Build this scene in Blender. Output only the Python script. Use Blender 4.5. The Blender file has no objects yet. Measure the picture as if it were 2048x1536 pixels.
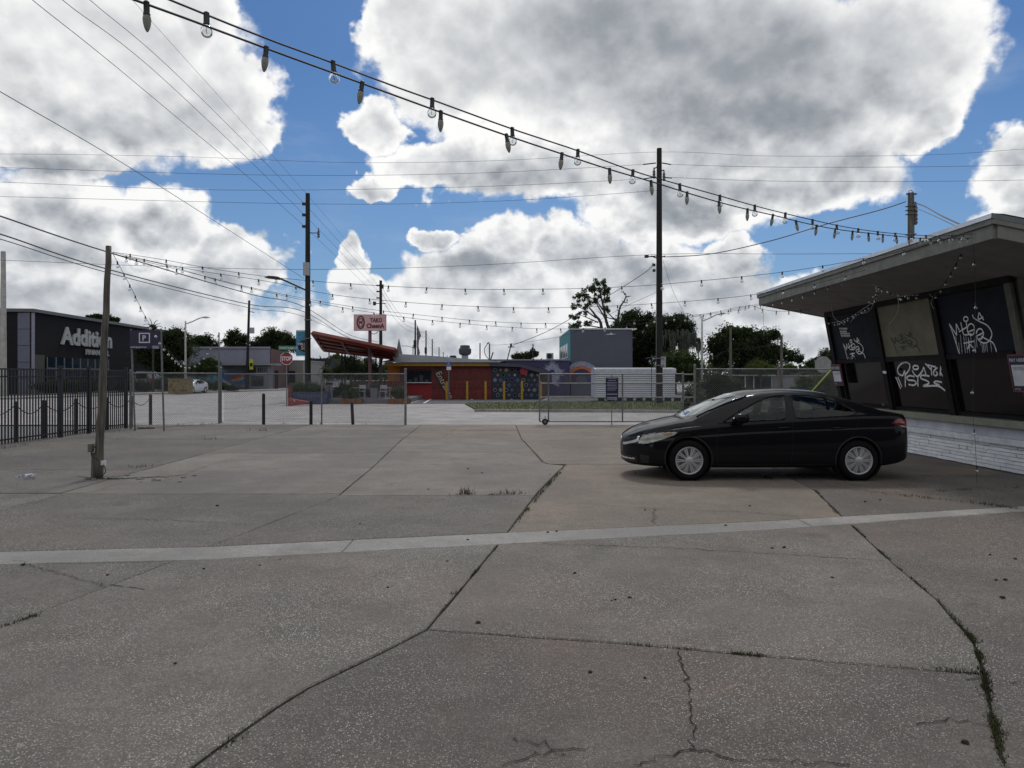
import bpy, bmesh, math, random
from mathutils import Vector, Matrix, Euler
R = math.radians
SC = bpy.context.scene
COL = SC.collection
random.seed(11)
# ------------------------------------------------------------------ camera
FPX, CX, HY, CAMZ = 1420.0, 1024.0, 752.0, 1.65
cam_d = bpy.data.cameras.new('camera')
cam = bpy.data.objects.new('camera', cam_d); COL.objects.link(cam)
cam.location = (0, 0, CAMZ); cam.rotation_euler = (R(90), 0, 0)
cam_d.sensor_width = 36; cam_d.lens = FPX/2048*36
cam_d.shift_y = -(768-HY)/2048
cam_d.clip_start = 0.05; cam_d.clip_end = 3000
SC.camera = cam
# ------------------------------------------------------------------ world
SUN_EL, SUN_AZ = R(52), R(8)          # azimuth measured from +Y towards +X
W = bpy.data.worlds.new('World'); SC.world = W; W.use_nodes = True
NT = W.node_tree
for n in list(NT.nodes): NT.nodes.remove(n)
class S:
    """socket with arithmetic, for writing node maths as expressions"""
    def __init__(s, sock): s.s = sock
    def _b(s, o, op, rev=False):
        n = NT.nodes.new('ShaderNodeMath'); n.operation = op
        a, b = (o, s) if rev else (s, o)
        for i, v in enumerate((a, b)):
            if isinstance(v, S): NT.links.new(v.s, n.inputs[i])
            elif v is not None: n.inputs[i].default_value = v
        return S(n.outputs[0])
    def __add__(s, o): return s._b(o, 'ADD')
    def __radd__(s, o): return s._b(o, 'ADD')
    def __sub__(s, o): return s._b(o, 'SUBTRACT')
    def __rsub__(s, o): return s._b(o, 'SUBTRACT', True)
    def __mul__(s, o): return s._b(o, 'MULTIPLY')
    def __rmul__(s, o): return s._b(o, 'MULTIPLY')
    def __truediv__(s, o): return s._b(o, 'DIVIDE')
    def max(s, o): return s._b(o, 'MAXIMUM')
    def min(s, o): return s._b(o, 'MINIMUM')
def smooth(x, a, b):
    n = NT.nodes.new('ShaderNodeMapRange'); n.interpolation_type = 'SMOOTHSTEP'
    NT.links.new(x.s, n.inputs['Value']); n.inputs['From Min'].default_value = a; n.inputs['From Max'].default_value = b
    return S(n.outputs[0])
def vmath(op, a, b=None, out=0):
    n = NT.nodes.new('ShaderNodeVectorMath'); n.operation = op
    for i, v in enumerate((a, b)):
        if v is None: continue
        if isinstance(v, (tuple, list)): n.inputs[i].default_value = v
        else: NT.links.new(v, n.inputs[i])
    return n.outputs[out]
def noise(vec, scale, detail=6, rough=.55, col=False):
    n = NT.nodes.new('ShaderNodeTexNoise'); NT.links.new(vec, n.inputs['Vector'])
    n.inputs['Scale'].default_value = scale; n.inputs['Detail'].default_value = detail; n.inputs['Roughness'].default_value = rough
    return n.outputs['Color'] if col else S(n.outputs[0])
def voro(vec, scale, detail=2):
    n = NT.nodes.new('ShaderNodeTexVoronoi'); n.feature = 'F1'; NT.links.new(vec, n.inputs['Vector'])
    n.inputs['Scale'].default_value = scale; n.inputs['Detail'].default_value = detail; n.inputs['Roughness'].default_value = .55
    n.normalize = True
    return S(n.outputs['Distance'])
def mixc(fac, a, b):
    n = NT.nodes.new('ShaderNodeMix'); n.data_type = 'RGBA'
    if isinstance(fac, S): NT.links.new(fac.s, n.inputs[0])
    else: n.inputs[0].default_value = fac
    for i, v in ((6, a), (7, b)):
        if isinstance(v, tuple): n.inputs[i].default_value = (*v, 1)
        else: NT.links.new(v, n.inputs[i])
    return n.outputs[2]
def build_sky():
    tc = NT.nodes.new('ShaderNodeTexCoord'); D = tc.outputs['Generated']
    sp = NT.nodes.new('ShaderNodeSeparateXYZ'); NT.links.new(D, sp.inputs[0])
    x, y, z = (S(sp.outputs[i]) for i in range(3))
    yy = y.max(.08)
    cb = NT.nodes.new('ShaderNodeCombineXYZ')
    NT.links.new((x/yy).s, cb.inputs[0]); NT.links.new((z/yy).s, cb.inputs[1])
    P2 = cb.outputs[0]
    # domain warp, then the cloud masses where they stand in the sky
    wn = vmath('SUBTRACT', noise(D, 4.5, 5, .6, True), (.5, .5, .5))
    P2w = vmath('ADD', P2, vmath('MULTIPLY', wn, (.22, .16, 0)))
    wn2 = vmath('SUBTRACT', noise(D, 17, 5, .6, True), (.5, .5, .5))
    P2w = vmath('ADD', P2w, vmath('MULTIPLY', wn2, (.07, .06, 0)))
    def field(blobs, P):
        f = None
        for (cx, cy, rx, ry, *w) in blobs:
            l = S(vmath('LENGTH', vmath('MULTIPLY', vmath('SUBTRACT', P, ((cx-CX)/FPX, (HY-cy)/FPX, 0)), (FPX/rx, FPX/ry, 1)), out=1))
            b = 1-l
            if w: b = b*w[0]
            f = b if f is None else f.max(b)
        return f
    clouds = [(130,110,420,250),(420,180,150,150),(400,20,110,90),(90,310,200,40),(470,230,90,70),(-250,200,300,300),
              (60,480,260,170),(330,450,130,110),(470,520,110,90),(200,640,420,130),(-200,560,260,200),(680,520,56,62),(705,600,95,70),(720,690,240,70),
              (560,660,130,60),
              (1020,500,100,85),(885,490,50,40),(1150,520,130,90),(960,610,260,110),(1330,590,300,150),(1480,500,90,60),(1600,640,320,90),
              (900,110,200,190),(790,40,90,110),(740,240,70,65),(735,368,95,38),(870,320,150,75),(1300,90,620,230),(1500,250,400,190),
              (1640,340,230,95),(1100,330,250,90),(1800,110,210,200),(1860,250,80,80),(1350,400,260,80),(1300,-300,700,300),
              (2060,350,125,95),(2090,450,150,90),(2200,560,250,170),(980,725,1900,85)]
    B = field(clouds, P2w)
    G = (noise(D, 1.7, 3, .5)-.36)*3.2
    m = smooth(y, .25, .5)
    B = G*(1-m) + B.min(.6).max(-.7)*m
    Dz = vmath('MULTIPLY', D, (1, 1, 1.25))
    n1 = noise(Dz, 7, 8, .60)-.5
    v1 = .40-voro(Dz, 13, 2.5)
    n3 = noise(Dz, 30, 5, .65)-.5
    F = B*1.25 + n1*.80 + v1*.42 + n3*.26 - .16
    alpha = smooth(F, -.06, .17)
    # relief: the same billows sampled a little towards the sun
    off = vmath('ADD', Dz, (.006, 0, .024))
    n2 = noise(off, 7, 8, .60)-.5
    v2 = .40-voro(off, 13, 2.5)
    lowc = smooth(z, .42, .15)
    rel = ((n1-n2)*2.6 + (v1-v2)*2.2)*(.34+lowc*.75)
    rim = smooth(F, .0, .12)*smooth(F, .55, .12)
    # broad grey undersides
    dark = [(220,250,260,90,.8),(120,330,170,50,.8),(330,60,80,50,.3),(60,560,260,80,.5),(350,570,230,60,.7),(500,450,80,50,.4),
            (1250,60,420,230,.9),(1500,150,480,260,1.0),(1400,360,330,90,.75),(1000,360,170,60,.5),(1730,330,200,80,.6),
            (1050,560,180,40,.5),(1480,570,190,70,.9),(1300,520,160,60,.55),(1550,430,90,60,.3),(700,700,400,30,.3),(1850,560,250,60,.3)]
    DK = field(dark, P2w).max(0)
    DK = DK*m + (noise(D, 2.3, 3, .5)-.42).max(0)*.8*(1-m)
    thick = smooth(F, .15, .95)
    br = .925 + rim*.06 + n3*.16 - DK.min(.80)*.44 - thick*(.16+lowc*.12) + rel.max(-.6).min(.45)*.62 + n1*.14
    br = br.max(.20).min(1.0)
    cb2 = NT.nodes.new('ShaderNodeValToRGB'); NT.links.new(br.s, cb2.inputs[0])
    cr = cb2.color_ramp
    cr.elements[0].position = .15; cr.elements[0].color = (.165,.195,.235,1)
    cr.elements[1].position = 1.0; cr.elements[1].color = (1.0,.995,.985,1)
    e = cr.elements.new(.45); e.color = (.335,.36,.395,1)
    e = cr.elements.new(.75); e.color = (.66,.675,.695,1)
    sky = NT.nodes.new('ShaderNodeTexSky'); sky.sky_type = 'NISHITA'; sky.sun_disc = False
    sky.sun_elevation = SUN_EL; sky.sun_rotation = SUN_AZ; sky.air_density = 1.0; sky.dust_density = .6; sky.ozone_density = 2.0
    k = 1/.1
    skyc = vmath('MULTIPLY', sky.outputs[0], (.34, .53, .74))
    haze = smooth(z, .42, .0)*.55
    base = mixc(haze, skyc, (.27*k, .41*k, .60*k))
    veil = smooth(noise(vmath('MULTIPLY', D, (1, 1, 3.2)), 2.6, 7, .62), .50, .74)*.32
    base = mixc(veil, base, (.50*k, .58*k, .68*k))
    cl = vmath('SCALE', cb2.outputs[0]); NT.nodes[-1].inputs['Scale'].default_value = k
    warm = mixc(smooth(z, .3, .0)*.35, cl, (.60*k, .64*k, .70*k))
    out = mixc(alpha, base, warm)
    below = mixc(smooth(z, -.02, -.06), out, (.12*k, .12*k, .12*k))
    bg = NT.nodes.new('ShaderNodeBackground'); NT.links.new(below, bg.inputs[0]); bg.inputs[1].default_value = .1
    wo = NT.nodes.new('ShaderNodeOutputWorld'); NT.links.new(bg.outputs[0], wo.inputs[0])
build_sky()
W.cycles.sampling_method = 'MANUAL'; W.cycles.sample_map_resolution = 512
sd = bpy.data.lights.new('sun', 'SUN'); sd.energy = 1.4; sd.angle = R(11); sd.color = (1, .95, .88)
sun = bpy.data.objects.new('sun', sd); COL.objects.link(sun)
sdir = Vector((math.sin(SUN_AZ)*math.cos(SUN_EL), math.cos(SUN_AZ)*math.cos(SUN_EL), math.sin(SUN_EL)))
sun.rotation_euler = sdir.to_track_quat('Z', 'Y').to_euler()
SC.view_settings.view_transform = 'Standard'; SC.view_settings.look = 'None'
SC.view_settings.exposure = 0; SC.view_settings.gamma = 1; SC.view_settings.use_curve_mapping = False
SC.cycles.max_bounces = 6; SC.cycles.diffuse_bounces = 3; SC.cycles.glossy_bounces = 3; SC.cycles.transparent_max_bounces = 16
SC.cycles.use_denoising = True
# ------------------------------------------------------------------ helpers
def P(px, py, Y): return Vector(((px-CX)*Y/FPX, Y, CAMZ+(HY-py)*Y/FPX))
def G(px, py, z=0.0):
    Y = FPX*(CAMZ-z)/(py-HY); return Vector(((px-CX)*Y/FPX, Y, z))
def hit(px, py, p0, n):
    d = Vector(((px-CX)/FPX, 1, (HY-py)/FPX)); o = Vector((0, 0, CAMZ))
    return o + d*((p0-o).dot(n)/d.dot(n))
class MB:
    def __init__(s): s.v = []; s.f = []; s.sm = False
    def add(s, vs, fs):
        b = len(s.v); s.v += [Vector(v) for v in vs]; s.f += [tuple(i+b for i in f) for f in fs]; return s
    def box(s, x0, x1, y0, y1, z0, z1, M=None):
        vs = [Vector((x, y, z)) for z in (z0, z1) for y in (y0, y1) for x in (x0, x1)]
        if M: vs = [M @ v for v in vs]
        return s.add(vs, [(0,2,3,1),(4,5,7,6),(0,1,5,4),(2,6,7,3),(0,4,6,2),(1,3,7,5)])
    def tube(s, pts, r, n=6, cap=True):
        pts = [Vector(p) for p in pts]; b = len(s.v); m = len(pts)
        rs = r if isinstance(r, (list, tuple)) else [r]*m
        up = None
        for i, p in enumerate(pts):
            t = (pts[min(i+1, m-1)]-pts[max(i-1, 0)])
            t = t.normalized() if t.length > 1e-9 else Vector((0, 0, 1))
            if up is None: up = Vector((0, 0, 1)) if abs(t.z) < .9 else Vector((1, 0, 0))
            a = t.cross(up).normalized(); c = a.cross(t).normalized(); up = c
            for k in range(n):
                q = 2*math.pi*k/n
                s.v.append(p+(a*math.cos(q)+c*math.sin(q))*rs[i])
        for i in range(m-1):
            for k in range(n):
                k2 = (k+1) % n
                s.f.append((b+i*n+k, b+i*n+k2, b+(i+1)*n+k2, b+(i+1)*n+k))
        if cap and n > 2:
            s.f.append(tuple(b+k for k in range(n))[::-1]); s.f.append(tuple(b+(m-1)*n+k for k in range(n)))
        return s
    def cyl(s, p, r, h, n=12, r2=None): return s.tube([p, Vector(p)+Vector((0, 0, h))], [r, r if r2 is None else r2], n)
    def lathe(s, prof, c=(0, 0, 0), n=16, M=None):
        b = len(s.v); c = Vector(c)
        for (r, z) in prof:
            for k in range(n):
                q = 2*math.pi*k/n; w = Vector((r*math.cos(q), r*math.sin(q), z))
                s.v.append(c+(M @ w if M else w))
        for i in range(len(prof)-1):
            for k in range(n):
                k2 = (k+1) % n
                s.f.append((b+i*n+k, b+i*n+k2, b+(i+1)*n+k2, b+(i+1)*n+k))
        s.f.append(tuple(b+k for k in range(n))[::-1]); s.f.append(tuple(b+(len(prof)-1)*n+k for k in range(n)))
        return s
    def prism(s, poly, d):
        """3D polygon extruded by vector d"""
        n = len(poly); d = Vector(d); vs = [Vector(p) for p in poly]; vs += [p+d for p in vs]
        return s.add(vs, [tuple(range(n))[::-1], tuple(range(n, 2*n))]+[(i, (i+1) % n, (i+1) % n+n, i+n) for i in range(n)])
    def ribbon(s, pts, w, nrm, off=0.0):
        pts = [Vector(p) for p in pts]; nrm = Vector(nrm).normalized(); b = len(s.v); m = len(pts)
        ws = w if isinstance(w, (list, tuple)) else [w]*m
        for i, p in enumerate(pts):
            t = (pts[min(i+1, m-1)]-pts[max(i-1, 0)])
            if t.length < 1e-9: t = Vector((1, 0, 0))
            a = t.normalized().cross(nrm).normalized()*ws[i]*.5
            s.v += [p+a+nrm*off, p-a+nrm*off]
        for i in range(m-1): s.f.append((b+2*i, b+2*i+1, b+2*i+3, b+2*i+2))
        return s
    def build(s, name, mat, parent=None, smooth=False, auto=None):
        o0 = Vector((0, 0, 0)); q = parent
        while q is not None: o0 += q.location; q = q.parent
        me = bpy.data.meshes.new(name); me.from_pydata([v-o0 for v in s.v], [], s.f)
        o = bpy.data.objects.new(name, me); COL.objects.link(o)
        if mat: me.materials.append(mat)
        if smooth or s.sm: me.polygons.foreach_set('use_smooth', [True]*len(me.polygons))
        if auto: me.set_sharp_from_angle(angle=R(auto))
        if parent: o.parent = parent
        me.update(); return o
def smooth_pts(pts, k=6):
    pts = [Vector(p) for p in pts]; out = []
    for i in range(len(pts)-1):
        p0 = pts[max(i-1, 0)]; p1 = pts[i]; p2 = pts[i+1]; p3 = pts[min(i+2, len(pts)-1)]
        for j in range(k):
            t = j/k
            out.append(.5*((2*p1)+(p2-p0)*t+(2*p0-5*p1+4*p2-p3)*t*t+(3*p1-p0-3*p2+p3)*t**3))
    out.append(pts[-1]); return out
def tag(o, label=None, cat=None, group=None, kind=None):
    if label: o['label'] = label
    if cat: o['category'] = cat
    if group: o['group'] = group
    if kind: o['kind'] = kind
    return o
def thing(name, label, cat, loc, group=None):
    o = bpy.data.objects.new(name, None); COL.objects.link(o); o.location = loc; o.empty_display_size = .2
    return tag(o, label, cat, group)
def copy_thing(root, loc, label=None):
    r = root.copy(); COL.objects.link(r); r.location = loc
    if label: r['label'] = label
    for ch in list(root.children):
        c = ch.copy(); COL.objects.link(c); c.parent = r
        for g in ch.children:
            d = g.copy(); COL.objects.link(d); d.parent = c
    return r
def lerp(tab, x):
    if x <= tab[0][0]: return tab[0][1]
    for (a, b), (c, d) in zip(tab, tab[1:]):
        if x <= c: return b+(d-b)*(x-a)/(c-a)
    return tab[-1][1]
def slerp_tab(tab):
    """monotone-ish cubic through table"""
    xs = [t[0] for t in tab]; ys = [t[1] for t in tab]; n = len(xs)
    d = [(ys[i+1]-ys[i])/(xs[i+1]-xs[i]) for i in range(n-1)]
    m = [d[0]]+[0 if d[i-1]*d[i] <= 0 else 2*d[i-1]*d[i]/(d[i-1]+d[i]) for i in range(1, n-1)]+[d[-1]]
    def f(x):
        if x <= xs[0]: return ys[0]
        if x >= xs[-1]: return ys[-1]
        i = max(k for k in range(n-1) if xs[k] <= x); h = xs[i+1]-xs[i]; t = (x-xs[i])/h
        return (2*t**3-3*t*t+1)*ys[i]+(t**3-2*t*t+t)*h*m[i]+(-2*t**3+3*t*t)*ys[i+1]+(t**3-t*t)*h*m[i+1]
    return f
TXT = {}
def text_mb(s, height, bold=0.0, extrude=0.0, M=None, spacing=1.0, shear=0.0):
    """letters as flat or extruded mesh; x along the text, y up, z out; origin at the lower-left"""
    cu = bpy.data.curves.new('t', 'FONT'); cu.body = s; cu.size = 1; cu.offset = bold; cu.extrude = extrude/max(height, 1e-6)*.7
    cu.resolution_u = 3; cu.space_character = spacing; cu.shear = shear
    o = bpy.data.objects.new('t', cu); COL.objects.link(o)
    bpy.context.view_layer.update()
    me = bpy.data.meshes.new_from_object(o.evaluated_get(bpy.context.evaluated_depsgraph_get()))
    vs = [v.co.copy() for v in me.vertices]; fs = [tuple(p.vertices) for p in me.polygons]
    bpy.data.objects.remove(o); bpy.data.curves.remove(cu); bpy.data.meshes.remove(me)
    k = height/.70
    b = MB(); b.add([(M @ (v*k)) if M else v*k for v in vs], fs)
    b.w = max(v.x for v in vs)*k; return b
def frame_M(o, xdir, ydir):
    x = Vector(xdir).normalized(); y = Vector(ydir); y = (y-x*y.dot(x)).normalized(); z = x.cross(y)
    return Matrix.Translation(Vector(o)) @ Matrix((x, y, z)).transposed().to_4x4()
# ------------------------------------------------------------------ materials
MATS = {}
def mat(name, col, rough=.7, metal=0.0, var=.12, vs=6.0, bump=0.0, bs=40.0, col2=None, coat=0.0, spec=.5, objvar=0.0, dirt=0.0, stretch=None):
    if name in MATS: return MATS[name]
    m = bpy.data.materials.new(name); m.use_nodes = True; nt = m.node_tree; N = nt.nodes; L = nt.links
    b = N['Principled BSDF']; b.inputs['Roughness'].default_value = rough; b.inputs['Metallic'].default_value = metal
    b.inputs['Specular IOR Level'].default_value = spec; b.inputs['Coat Weight'].default_value = coat; b.inputs['Coat Roughness'].default_value = .03
    tc = N.new('ShaderNodeTexCoord'); src = tc.outputs['Object']
    if stretch:
        mp = N.new('ShaderNodeMapping'); mp.inputs['Scale'].default_value = stretch; L.new(src, mp.inputs[0]); src = mp.outputs[0]
    no = N.new('ShaderNodeTexNoise'); no.inputs['Scale'].default_value = vs; no.inputs['Detail'].default_value = 6; no.inputs['Roughness'].default_value = .62
    L.new(src, no.inputs['Vector'])
    c2 = col2 or tuple(c*(1-var*1.6) for c in col); c1 = col if col2 else tuple(min(1, c*(1+var)) for c in col)
    mx = N.new('ShaderNodeMix'); mx.data_type = 'RGBA'; mx.inputs[6].default_value = (*c2, 1); mx.inputs[7].default_value = (*c1, 1)
    mr = N.new('ShaderNodeMapRange'); mr.inputs['From Min'].default_value = .32; mr.inputs['From Max'].default_value = .68
    L.new(no.outputs[0], mr.inputs[0]); L.new(mr.outputs[0], mx.inputs[0]); out = mx.outputs[2]
    if objvar:
        oi = N.new('ShaderNodeObjectInfo'); hv = N.new('ShaderNodeHueSaturation'); a = N.new('ShaderNodeMapRange')
        a.inputs['To Min'].default_value = 1-objvar; a.inputs['To Max'].default_value = 1+objvar
        L.new(oi.outputs['Random'], a.inputs[0]); L.new(a.outputs[0], hv.inputs['Value']); L.new(out, hv.inputs['Color']); out = hv.outputs[0]
    if dirt:
        n2 = N.new('ShaderNodeTexNoise'); n2.inputs['Scale'].default_value = vs*.35; n2.inputs['Detail'].default_value = 8; n2.inputs['Roughness'].default_value = .7
        L.new(src, n2.inputs['Vector']); r2 = N.new('ShaderNodeMapRange'); r2.inputs['From Min'].default_value = .5; r2.inputs['From Max'].default_value = .75
        r2.inputs['To Max'].default_value = dirt; L.new(n2.outputs[0], r2.inputs[0])
        m2 = N.new('ShaderNodeMix'); m2.data_type = 'RGBA'; m2.inputs[7].default_value = (.05, .045, .04, 1); L.new(r2.outputs[0], m2.inputs[0]); L.new(out, m2.inputs[6]); out = m2.outputs[2]
    L.new(out, b.inputs['Base Color'])
    if bump:
        n3 = N.new('ShaderNodeTexNoise'); n3.inputs['Scale'].default_value = bs; n3.inputs['Detail'].default_value = 4; L.new(src, n3.inputs['Vector'])
        bp = N.new('ShaderNodeBump'); bp.inputs['Strength'].default_value = bump; bp.inputs['Distance'].default_value = .01; L.new(n3.outputs[0], bp.inputs['Height']); L.new(bp.outputs[0], b.inputs['Normal'])
    MATS[name] = m; return m
def glass(name, tint=(.5, .55, .55), opacity=.35, rough=.02):
    """thin pane: tinted see-through with a mirror skin"""
    if name in MATS: return MATS[name]
    m = bpy.data.materials.new(name); m.use_nodes = True; nt = m.node_tree; N = nt.nodes; L = nt.links; N.clear()
    t = N.new('ShaderNodeBsdfTransparent'); t.inputs[0].default_value = (*tint, 1)
    g = N.new('ShaderNodeBsdfGlossy'); g.inputs['Roughness'].default_value = rough; g.inputs[0].default_value = (.9, .95, .95, 1)
    f = N.new('ShaderNodeFresnel'); f.inputs[0].default_value = 1.45
    a = N.new('ShaderNodeMath'); a.operation = 'ADD'; a.inputs[1].default_value = opacity; L.new(f.outputs[0], a.inputs[0])
    x = N.new('ShaderNodeMixShader'); L.new(a.outputs[0], x.inputs[0]); L.new(t.outputs[0], x.inputs[1]); L.new(g.outputs[0], x.inputs[2])
    o = N.new('ShaderNodeOutputMaterial'); L.new(x.outputs[0], o.inputs[0]); MATS[name] = m; return m
def leafmat(name, col, var=.5):
    if name in MATS: return MATS[name]
    m = mat(name, col, .65, var=var, vs=.9, spec=.25); nt = m.node_tree; N = nt.nodes; L = nt.links
    b = N['Principled BSDF']; tr = N.new('ShaderNodeBsdfTranslucent'); tr.inputs[0].default_value = (col[0]*1.6, col[1]*1.9, col[2]*.8, 1)
    ad = N.new('ShaderNodeMixShader'); ad.inputs[0].default_value = .3; o = N['Material Output']
    L.new(b.outputs[0], ad.inputs[1]); L.new(tr.outputs[0], ad.inputs[2]); L.new(ad.outputs[0], o.inputs[0]); return m
M_galv = mat('galvanised', (.17,.175,.18), .55, .5, .2, 9, .1)
M_blackm = mat('black_metal', (.012,.012,.018), .45, .0, .2)
M_wire = mat('cable_black', (.015,.015,.017), .6)
M_wood = mat('pole_wood_dark', (.012,.010,.009), .85, 0, .45, 5, .3, 30, stretch=(3,3,.25), dirt=.4)
M_woodg = mat('pole_wood_grey', (.115,.105,.088), .85, 0, .45, 8, .4, 30, stretch=(3,3,.25), dirt=.5)
M_conc_light = mat('concrete_pole', (.36,.35,.33), .8, 0, .15, 3, .1)
M_dark = mat('dark_void', (.01,.01,.011), .8)
M_white = mat('white_paint', (.62,.62,.64), .55, 0, .12, 4, .1, dirt=.3)
M_soil = mat('soil', (.035,.028,.02), .95, 0, .4, 20, .6, 60)
# ------------------------------------------------------------------ ground
def concrete(name, base, fleck, pink=.5, obj=.10):
    m = bpy.data.materials.new(name); m.use_nodes = True; nt = m.node_tree; N = nt.nodes; L = nt.links
    b = N['Principled BSDF']; b.inputs['Roughness'].default_value = .8; b.inputs['Specular IOR Level'].default_value = .3
    tc = N.new('ShaderNodeTexCoord'); O = tc.outputs['Object']
    oi = N.new('ShaderNodeObjectInfo')
    def nz(scale, det=6, ro=.6, st=None, dx=0):
        v = O
        if st or dx:
            mp = N.new('ShaderNodeMapping'); mp.inputs['Scale'].default_value = st or (1,1,1); mp.inputs['Location'].default_value = (dx, dx*.7, 0); L.new(O, mp.inputs[0]); v = mp.outputs[0]
        n = N.new('ShaderNodeTexNoise'); n.inputs['Scale'].default_value = scale; n.inputs['Detail'].default_value = det; n.inputs['Roughness'].default_value = ro
        L.new(v, n.inputs['Vector']); return n.outputs[0]
    def mr(s, a, c, lo=0, hi=1, sm=True):
        n = N.new('ShaderNodeMapRange'); n.interpolation_type = 'SMOOTHSTEP' if sm else 'LINEAR'
        n.inputs['From Min'].default_value = a; n.inputs['From Max'].default_value = c; n.inputs['To Min'].default_value = lo; n.inputs['To Max'].default_value = hi; L.new(s, n.inputs[0]); return n.outputs[0]
    def mix(f, a, c, mode='MIX'):
        n = N.new('ShaderNodeMix'); n.data_type = 'RGBA'; n.blend_type = mode
        if isinstance(f, float): n.inputs[0].default_value = f
        else: L.new(f, n.inputs[0])
        for i, v in ((6, a), (7, c)):
            if isinstance(v, tuple): n.inputs[i].default_value = (*v, 1)
            else: L.new(v, n.inputs[i])
        return n.outputs[2]
    def mul(a, c):
        n = N.new('ShaderNodeMath'); n.operation = 'MULTIPLY'; L.new(a, n.inputs[0])
        if isinstance(c, float): n.inputs[1].default_value = c
        else: L.new(c, n.inputs[1])
        return n.outputs[0]
    c = mix(mr(nz(.9, 8, .68), .32, .68), tuple(k*.68 for k in base), tuple(k*1.22 for k in base))
    c = mix(mr(nz(.45, 5, .6, dx=7), .50, .68, 0, pink), c, (base[0]*1.25, base[1]*1.0, base[2]*.88))
    c = mix(mr(nz(.35, 6, .7, dx=31), .46, .64, 0, .7), c, (base[0]*.52, base[1]*.53, base[2]*.54))
    c = mix(mr(nz(1.6, 8, .8, dx=51), .51, .64, 0, .6), c, (base[0]*.50, base[1]*.48, base[2]*.40))
    c = mix(mr(nz(2.2, 7, .75, (1, .22, 1), 3), .53, .72, 0, .35), c, tuple(k*.62 for k in base))
    c = mix(mr(nz(22, 6, .85), .36, .66, 0, .75), c, tuple(k*.58 for k in base))
    c = mix(mr(nz(110, 3, .8, dx=5), .50, .66, 0, .55), c, tuple(min(.5, k*1.9) for k in base))
    c = mix(mr(nz(5, 8, .8, dx=9), .50, .62, 0, .35), c, tuple(k*.62 for k in base))
    vs = N.new('ShaderNodeTexVoronoi'); vs.inputs['Scale'].default_value = .85; L.new(O, vs.inputs['Vector'])
    s2 = N.new('ShaderNodeSeparateColor'); L.new(vs.outputs['Color'], s2.inputs[0])
    ds = N.new('ShaderNodeMath'); ds.operation = 'ADD'; L.new(vs.outputs['Distance'], ds.inputs[0])
    nn = N.new('ShaderNodeMath'); nn.operation = 'MULTIPLY'; nn.inputs[1].default_value = .22; L.new(nz(6, 6, .7), nn.inputs[0]); L.new(nn.outputs[0], ds.inputs[1])
    spot = mul(mr(ds.outputs[0], .27, .17), mr(s2.outputs[0], .60, .66)); spot = mul(spot, .5)
    c = mix(spot, c, (base[0]*.40, base[1]*.40, base[2]*.42))
    # exposed aggregate and shell flecks
    vo = N.new('ShaderNodeTexVoronoi'); vo.inputs['Scale'].default_value = 112; L.new(O, vo.inputs['Vector'])
    sx = N.new('ShaderNodeSeparateColor'); L.new(vo.outputs['Color'], sx.inputs[0])
    worn = mr(nz(.8, 7, .75, dx=13), .36, .62, .22, 1)
    m1 = mul(mul(mr(vo.outputs['Distance'], .50, .34), mr(sx.outputs[0], .52, .60)), worn)
    m1 = mul(m1, fleck)
    c = mix(m1, c, mix(sx.outputs[1], (.20,.19,.17), (.58,.55,.50)))
    m2 = mul(mul(mr(vo.outputs['Distance'], .45, .3), mr(sx.outputs[2], .72, .8)), worn)
    m2 = mul(m2, min(1.0, fleck))
    c = mix(m2, c, (.045,.042,.04))
    a = N.new('ShaderNodeMapRange'); a.inputs['To Min'].default_value = 1-obj; a.inputs['To Max'].default_value = 1+obj; L.new(oi.outputs['Random'], a.inputs[0])
    hv = N.new('ShaderNodeHueSaturation'); L.new(a.outputs[0], hv.inputs['Value']); L.new(c, hv.inputs['Color'])
    L.new(hv.outputs[0], b.inputs['Base Color'])
    h = mix(.5, mix(mul(m1, 1.0), (.3,.3,.3), (1.,1.,1.)), nz(55, 5, .7))
    bp = N.new('ShaderNodeBump'); bp.inputs['Strength'].default_value = .55; bp.inputs['Distance'].default_value = .006; L.new(h, bp.inputs['Height']); L.new(bp.outputs[0], b.inputs['Normal'])
    MATS[name] = m; return m
M_slab = concrete('old_concrete', (.138,.124,.109), 1.0, .5, .10)
M_slabw = concrete('old_concrete_warm', (.190,.158,.128), .55, .9, .08)
M_slabd = concrete('old_concrete_dark', (.120,.105,.093), 1.0, .9, .08)
M_slabg = concrete('old_concrete_smooth', (.180,.162,.142), .35, .3, .10)
M_strip = concrete('patched_concrete', (.29,.275,.255), .0, .1, .03)
M_street = concrete('street_paving', (.40,.375,.36), .1, .1)
M_walk = concrete('pavement_concrete', (.33,.315,.30), .1, .1)
M_asph = mat('asphalt', (.085,.085,.09), .9, 0, .2, 3, .3, 90)
M_grass = mat('grass_base', (.050,.062,.022), .95, 0, .4, 2.5, .5, 60, col2=(.085,.075,.035))
def sheet(name, pts, z, m, kind='structure'):
    b = MB(); b.add([(p[0], p[1], z) for p in pts], [tuple(range(len(pts)))]); return tag(b.build(name, m), kind=kind)
sheet('ground', [(-1500,-300),(1500,-300),(1500,2500),(-1500,2500)], -.06, mat('far_ground', (.16,.16,.15), .9, vs=.05))
M_joint = mat('joint_grit', (.045,.040,.030), .95, 0, .5, 14, .6, 60, col2=(.012,.011,.009))
lot = sheet('parking_lot', [(-13.5,-4),(11,-4),(11,24.2),(-13.5,24.2)], -.016, M_joint)
sheet('street', [(-120,24.25),(60,24.25),(60,260),(-120,260)], -.02, M_street)
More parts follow.
